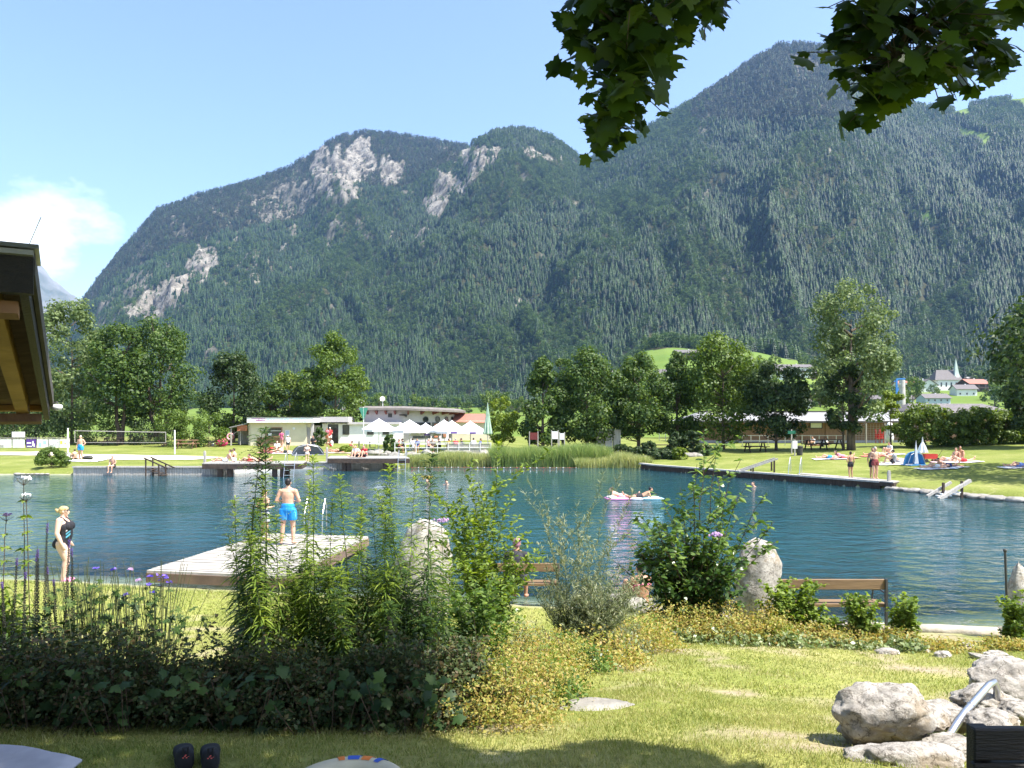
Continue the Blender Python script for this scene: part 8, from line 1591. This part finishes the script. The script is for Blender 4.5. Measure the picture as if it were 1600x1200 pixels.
# ------------------------------------------------------------------ hut eave, top left
def hut():
    Nn = Vector((-2.14, 3.4, 4.16)); Ff = Vector((-3.37, 5.6, 3.60)); rk = Ff-Nn; u = Vector((-2.2, -1.23, 0)).normalized(); nrm = rk.cross(u).normalized()
    if nrm.z < 0: nrm = -nrm
    rt = empty('hut', (-4.6, 3.6, 1.75), 0, 'dark wooden hut of which only the open-raftered eave shows, upper left', 'hut'); O = Vector((-4.6, 3.6, 1.75)); rd = rk.normalized()
    def slab(q, a, b, w_, t0, t1, off=0.):
        A = a+u*off-O; B = b+u*off-O; V = [A+nrm*t0, B+nrm*t0, B+u*w_+nrm*t0, A+u*w_+nrm*t0, A+nrm*t1, B+nrm*t1, B+u*w_+nrm*t1, A+u*w_+nrm*t1]; q.add(V, [(0, 1, 2, 3), (4, 7, 6, 5), (0, 4, 5, 1), (1, 5, 6, 2), (2, 6, 7, 3), (3, 7, 4, 0)])
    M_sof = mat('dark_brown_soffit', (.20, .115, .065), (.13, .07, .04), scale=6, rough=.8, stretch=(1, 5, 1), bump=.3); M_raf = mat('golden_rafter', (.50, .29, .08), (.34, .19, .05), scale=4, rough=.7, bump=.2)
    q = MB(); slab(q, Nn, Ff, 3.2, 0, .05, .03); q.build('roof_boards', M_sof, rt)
    q = MB(); slab(q, Nn, Ff, .035, -.11, .07); q.build('verge_board', M_blackwood, rt); q = MB(); slab(q, Nn-rd*.0, Ff, .02, -.02, .10, -.024); q.build('verge_trim', mat('grey_verge', (.10, .09, .08), (.06, .055, .05), scale=9), rt)
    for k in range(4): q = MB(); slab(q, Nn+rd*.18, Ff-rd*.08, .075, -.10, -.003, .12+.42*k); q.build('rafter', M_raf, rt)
    for f, nm in ((.05, 'purlin'), (.93, 'purlin')): q = MB(); c = Nn+rk*f; slab(q, c, c+rd*.09, 3.0, -.16, -.102, .045); q.build(nm, mat('purlin_timber', (.30, .15, .08), (.20, .10, .05), scale=4), rt) if f < .1 else q.build(nm, M_sof, rt)
    q = MB(); c = Nn-rd*.03; slab(q, c, c+rd*.03, 3.2, -.12, .08, -.02); q.build('fascia', M_blackwood, rt); q = MB(); c = Nn-rd*.06; slab(q, c, c+rd*.2, 3.25, .08, .10, -.04); q.build('metal_flashing', M_steel, rt)
    q = MB(); c = Ff; slab(q, c, c+rd*.03, 3.2, -.04, .06, 0); q.build('eave_board', M_raf, rt)
    q = MB(); slab(q, Nn-rd*.05, Ff+rd*.05, 3.24, .052, .075, -.02); q.build('roofing', M_greyroof, rt)
    # wall under the roof, outside the frame
    W0 = Nn+u*.95+rd*.5; W1 = Ff+u*.95-rd*.7; q = MB(); A, B = W0-O, W1-O; q.add([Vector((A.x, A.y, 0)), Vector((B.x, B.y, 0)), B+Vector((0, 0, -.1)), A+Vector((0, 0, -.1))]+[Vector((A.x, A.y, 0))+u*.15, Vector((B.x, B.y, 0))+u*.15, B+u*.15+Vector((0, 0, -.1)), A+u*.15+Vector((0, 0, -.1))], [(0, 1, 2, 3), (4, 7, 6, 5), (0, 4, 5, 1), (2, 6, 7, 3)]); q.build('wall', M_woodd, rt)
    P0 = Nn+rd*.02-u*(-.01)+nrm*.10-O; q = MB(); q.tube([P0, P0+Vector((.065, 0, .15))], .0022, 5); q.ell(P0, (.022, .022, .016), 8, 5); q.build('antenna', M_steel, rt)
    e = empty('eave_lamp', Ff+Vector((.02, -.03, .02)), 0, 'small white bulkhead lamp hanging at the corner of the hut eave', 'lamp'); q = MB(); q.tube([(0, 0, .0), (.02, 0, -.005), (.05, 0, .005), (.055, 0, -.01)], .006, 6); q.build('arm', M_dark, e); q = MB(); q.lathe([(0, .0), (.032, -.006), (.038, -.022), (.028, -.042), (0, -.05)], 14, (.05, 0, -.01)); q.build('shade', M_wpaint, e, True)
hut()
# ------------------------------------------------------------------ maple over the camera
M_mapleaf = leaf_mat('maple_leaves', [(.024, .050, .009), (.046, .085, .014), (.085, .13, .02)], transl=.38, rough=.45, noise=.4, nscale=2)
def big_maple():
    base = Vector((5.6, -2.6, 1.7)); rt = empty('maple', base, 0, 'large maple whose leafy branches hang into the top of the picture', 'tree'); r = np.random.default_rng(5)
    # the crown's outer edge as it falls on the ground along the sunlight
    n = 170000; x = r.uniform(-10, 6.8, n); y = r.uniform(-8, 4.2, n); z = r.uniform(6.9, 9.6, n); kx, ky = SD.x/SD.z, SD.y/SD.z; gx = x-(z-1.75)*kx; gy = y-(z-1.75)*ky
    bnd = np.interp(gx, [-9, -.75, -.45, -.2, .0, .25, .45, .65, .85, 1.0, 1.2, 1.45, 1.7], [5.35, 5.3, 4.6, 4.25, 4.2, 4.22, 4.38, 4.42, 4.34, 4.1, 3.95, 3.6, .5]); k = (gy < bnd-.10+(fbm(x*3, y*3, 3)-.5)*.35) & (r.random(n) < .70+.6*fbm(x*.9, y*.9, 2)); x, y, z = x[k], y[k], z[k]; P = np.stack([x, y, z], 1)-np.array(base); m_ = len(P)
    V, F = cards(P, np.stack([r.normal(size=m_)*.5, r.normal(size=m_)*.5, np.ones(m_)], 1), r.uniform(.10, .19, m_), r, .8); link('crown', mesh_np('crown', V, F), M_mapleaf, rt)
    mb = MB(); mb.tube([(0, 0, -.2), (-.1, .1, 2), (-.4, .4, 4.2), (-1.2, .9, 6.4), (-2, 1.2, 8.5)], [.42, .34, .30, .2, .08], 12)
    for tx, ty, tz in ((-5, 3, 6.2), (-4.4, 4.4, 5.6), (-8, 2, 7), (-3, -2, 7.5), (-9, -1, 7.5), (-6, 4.6, 6.2), (0, 2, 7), (-12, 3, 7.2)): mb.tube([(-.4, .4, 4), (tx*.4, ty*.4, 4.6+tz*.1), (tx, ty, tz)], [.14, .09, .03], 7)
    mb.build('trunk', M_bark, rt, True)
    # hanging sprays seen at the top of the picture
    def spray(name, sweep, attach, pts, n, s0, seed, Y0=2.4):
        r2 = np.random.default_rng(seed); P = []; 
        for _ in range(n):
            k = r2.integers(0, len(pts)); a = pts[k]; P.append((X(a[0]+r2.normal()*a[2]*.85, Y0), Y0+r2.normal()*.13, Z(a[1]-(26 if seed == 3 else 8)+r2.normal()*a[2]*.7, Y0)))
        P = np.array(P)-np.array(base); m_ = len(P); Nn = np.stack([r2.normal(size=m_)*.55, -.75+r2.normal(size=m_)*.35, .55+r2.normal(size=m_)*.3], 1)
        o, t_, b = leaf_polys(name, maple_outline(), P, Nn, s0*r2.uniform(.55, 1.15, m_), r2, M_mapleaf, rt, .12); mb = MB()
        for a, c in zip(sweep[:-1], sweep[1:]): pass
        S = [Vector((X(a, Y0), Y0, Z(c, Y0)))-base for a, c in sweep]; S = [Vector(attach)]+S; mb.tube(S, list(np.linspace(.018, .003, len(S))), 7)
        for i in range(0, m_, 3):
            p = Vector(P[i]); k = min(range(1, len(S)), key=lambda j: (S[j]-p).length); mb.tube([S[k], (S[k]+p)/2+Vector((0, 0, .01)), p], .0018, 4, cap=False)
        mb.build('branch', M_bark, rt)
    spray('hanging_leaves', [(985, -160), (980, -40), (985, 60), (975, 130), (965, 185)], (-4.9, 4.3, 5.8), [(960, 20, 32), (1000, 40, 34), (930, 70, 26), (990, 90, 34), (1030, 100, 22), (945, 120, 28), (1000, 140, 26), (965, 170, 24), (965, 200, 12), (1000, 180, 16), (915, 65, 14), (940, 220, 5), (1060, -5, 34), (985, 60, 34), (970, 110, 30), (985, -70, 42), (960, -110, 48), (1010, -130, 50), (985, -190, 55), (1030, -220, 60), (940, -240, 60), (1000, -290, 70)], 560, .062, 3)
    spray('hanging_leaves', [(1440, -160), (1430, -40), (1425, 30), (1400, 90), (1390, 130)], (-4.2, 4.3, 5.8), [(1350, 15, 26), (1420, 20, 36), (1480, 25, 34), (1540, 10, 34), (1590, 10, 22), (1390, 60, 30), (1450, 65, 32), (1510, 60, 16), (1380, 110, 20), (1435, 110, 24), (1500, 100, 14), (1350, 60, 22), (1545, 115, 6), (1395, 145, 10), (1440, 135, 12), (1370, 160, 6), (1440, -60, 50), (1390, -100, 55), (1490, -110, 55), (1440, -180, 60), (1530, -190, 65), (1360, -220, 65), (1440, -280, 75)], 690, .062, 4)
    spray('hanging_leaves', [(1120, -160), (1110, -60), (1105, -20)], (-4.9, 4.3, 5.8), [(1100, -5, 22), (1070, 0, 16), (1130, -12, 14), (1110, -80, 35), (1130, -140, 45), (1100, -200, 55), (1180, -240, 60)], 190, .062, 6)
big_maple()
# ------------------------------------------------------------------ haze
hz = MB(); hz.box((0, 1700, 785), (9600, 7800, 1592)) 
hm = bpy.data.materials.new('haze'); hm.use_nodes = True; t = hm.node_tree; t.nodes.clear()
o_ = t.nodes.new('ShaderNodeOutputMaterial'); pv = t.nodes.new('ShaderNodeVolumePrincipled'); pv.inputs['Color'].default_value = (.30, .54, 1, 1); pv.inputs['Density'].default_value = .000060
pv.inputs['Anisotropy'].default_value = .2; t.links.new(pv.outputs[0], o_.inputs['Volume'])
tag(hz.build('haze', hm), 'thin blue summer haze filling the valley air', 'haze', kind='stuff')
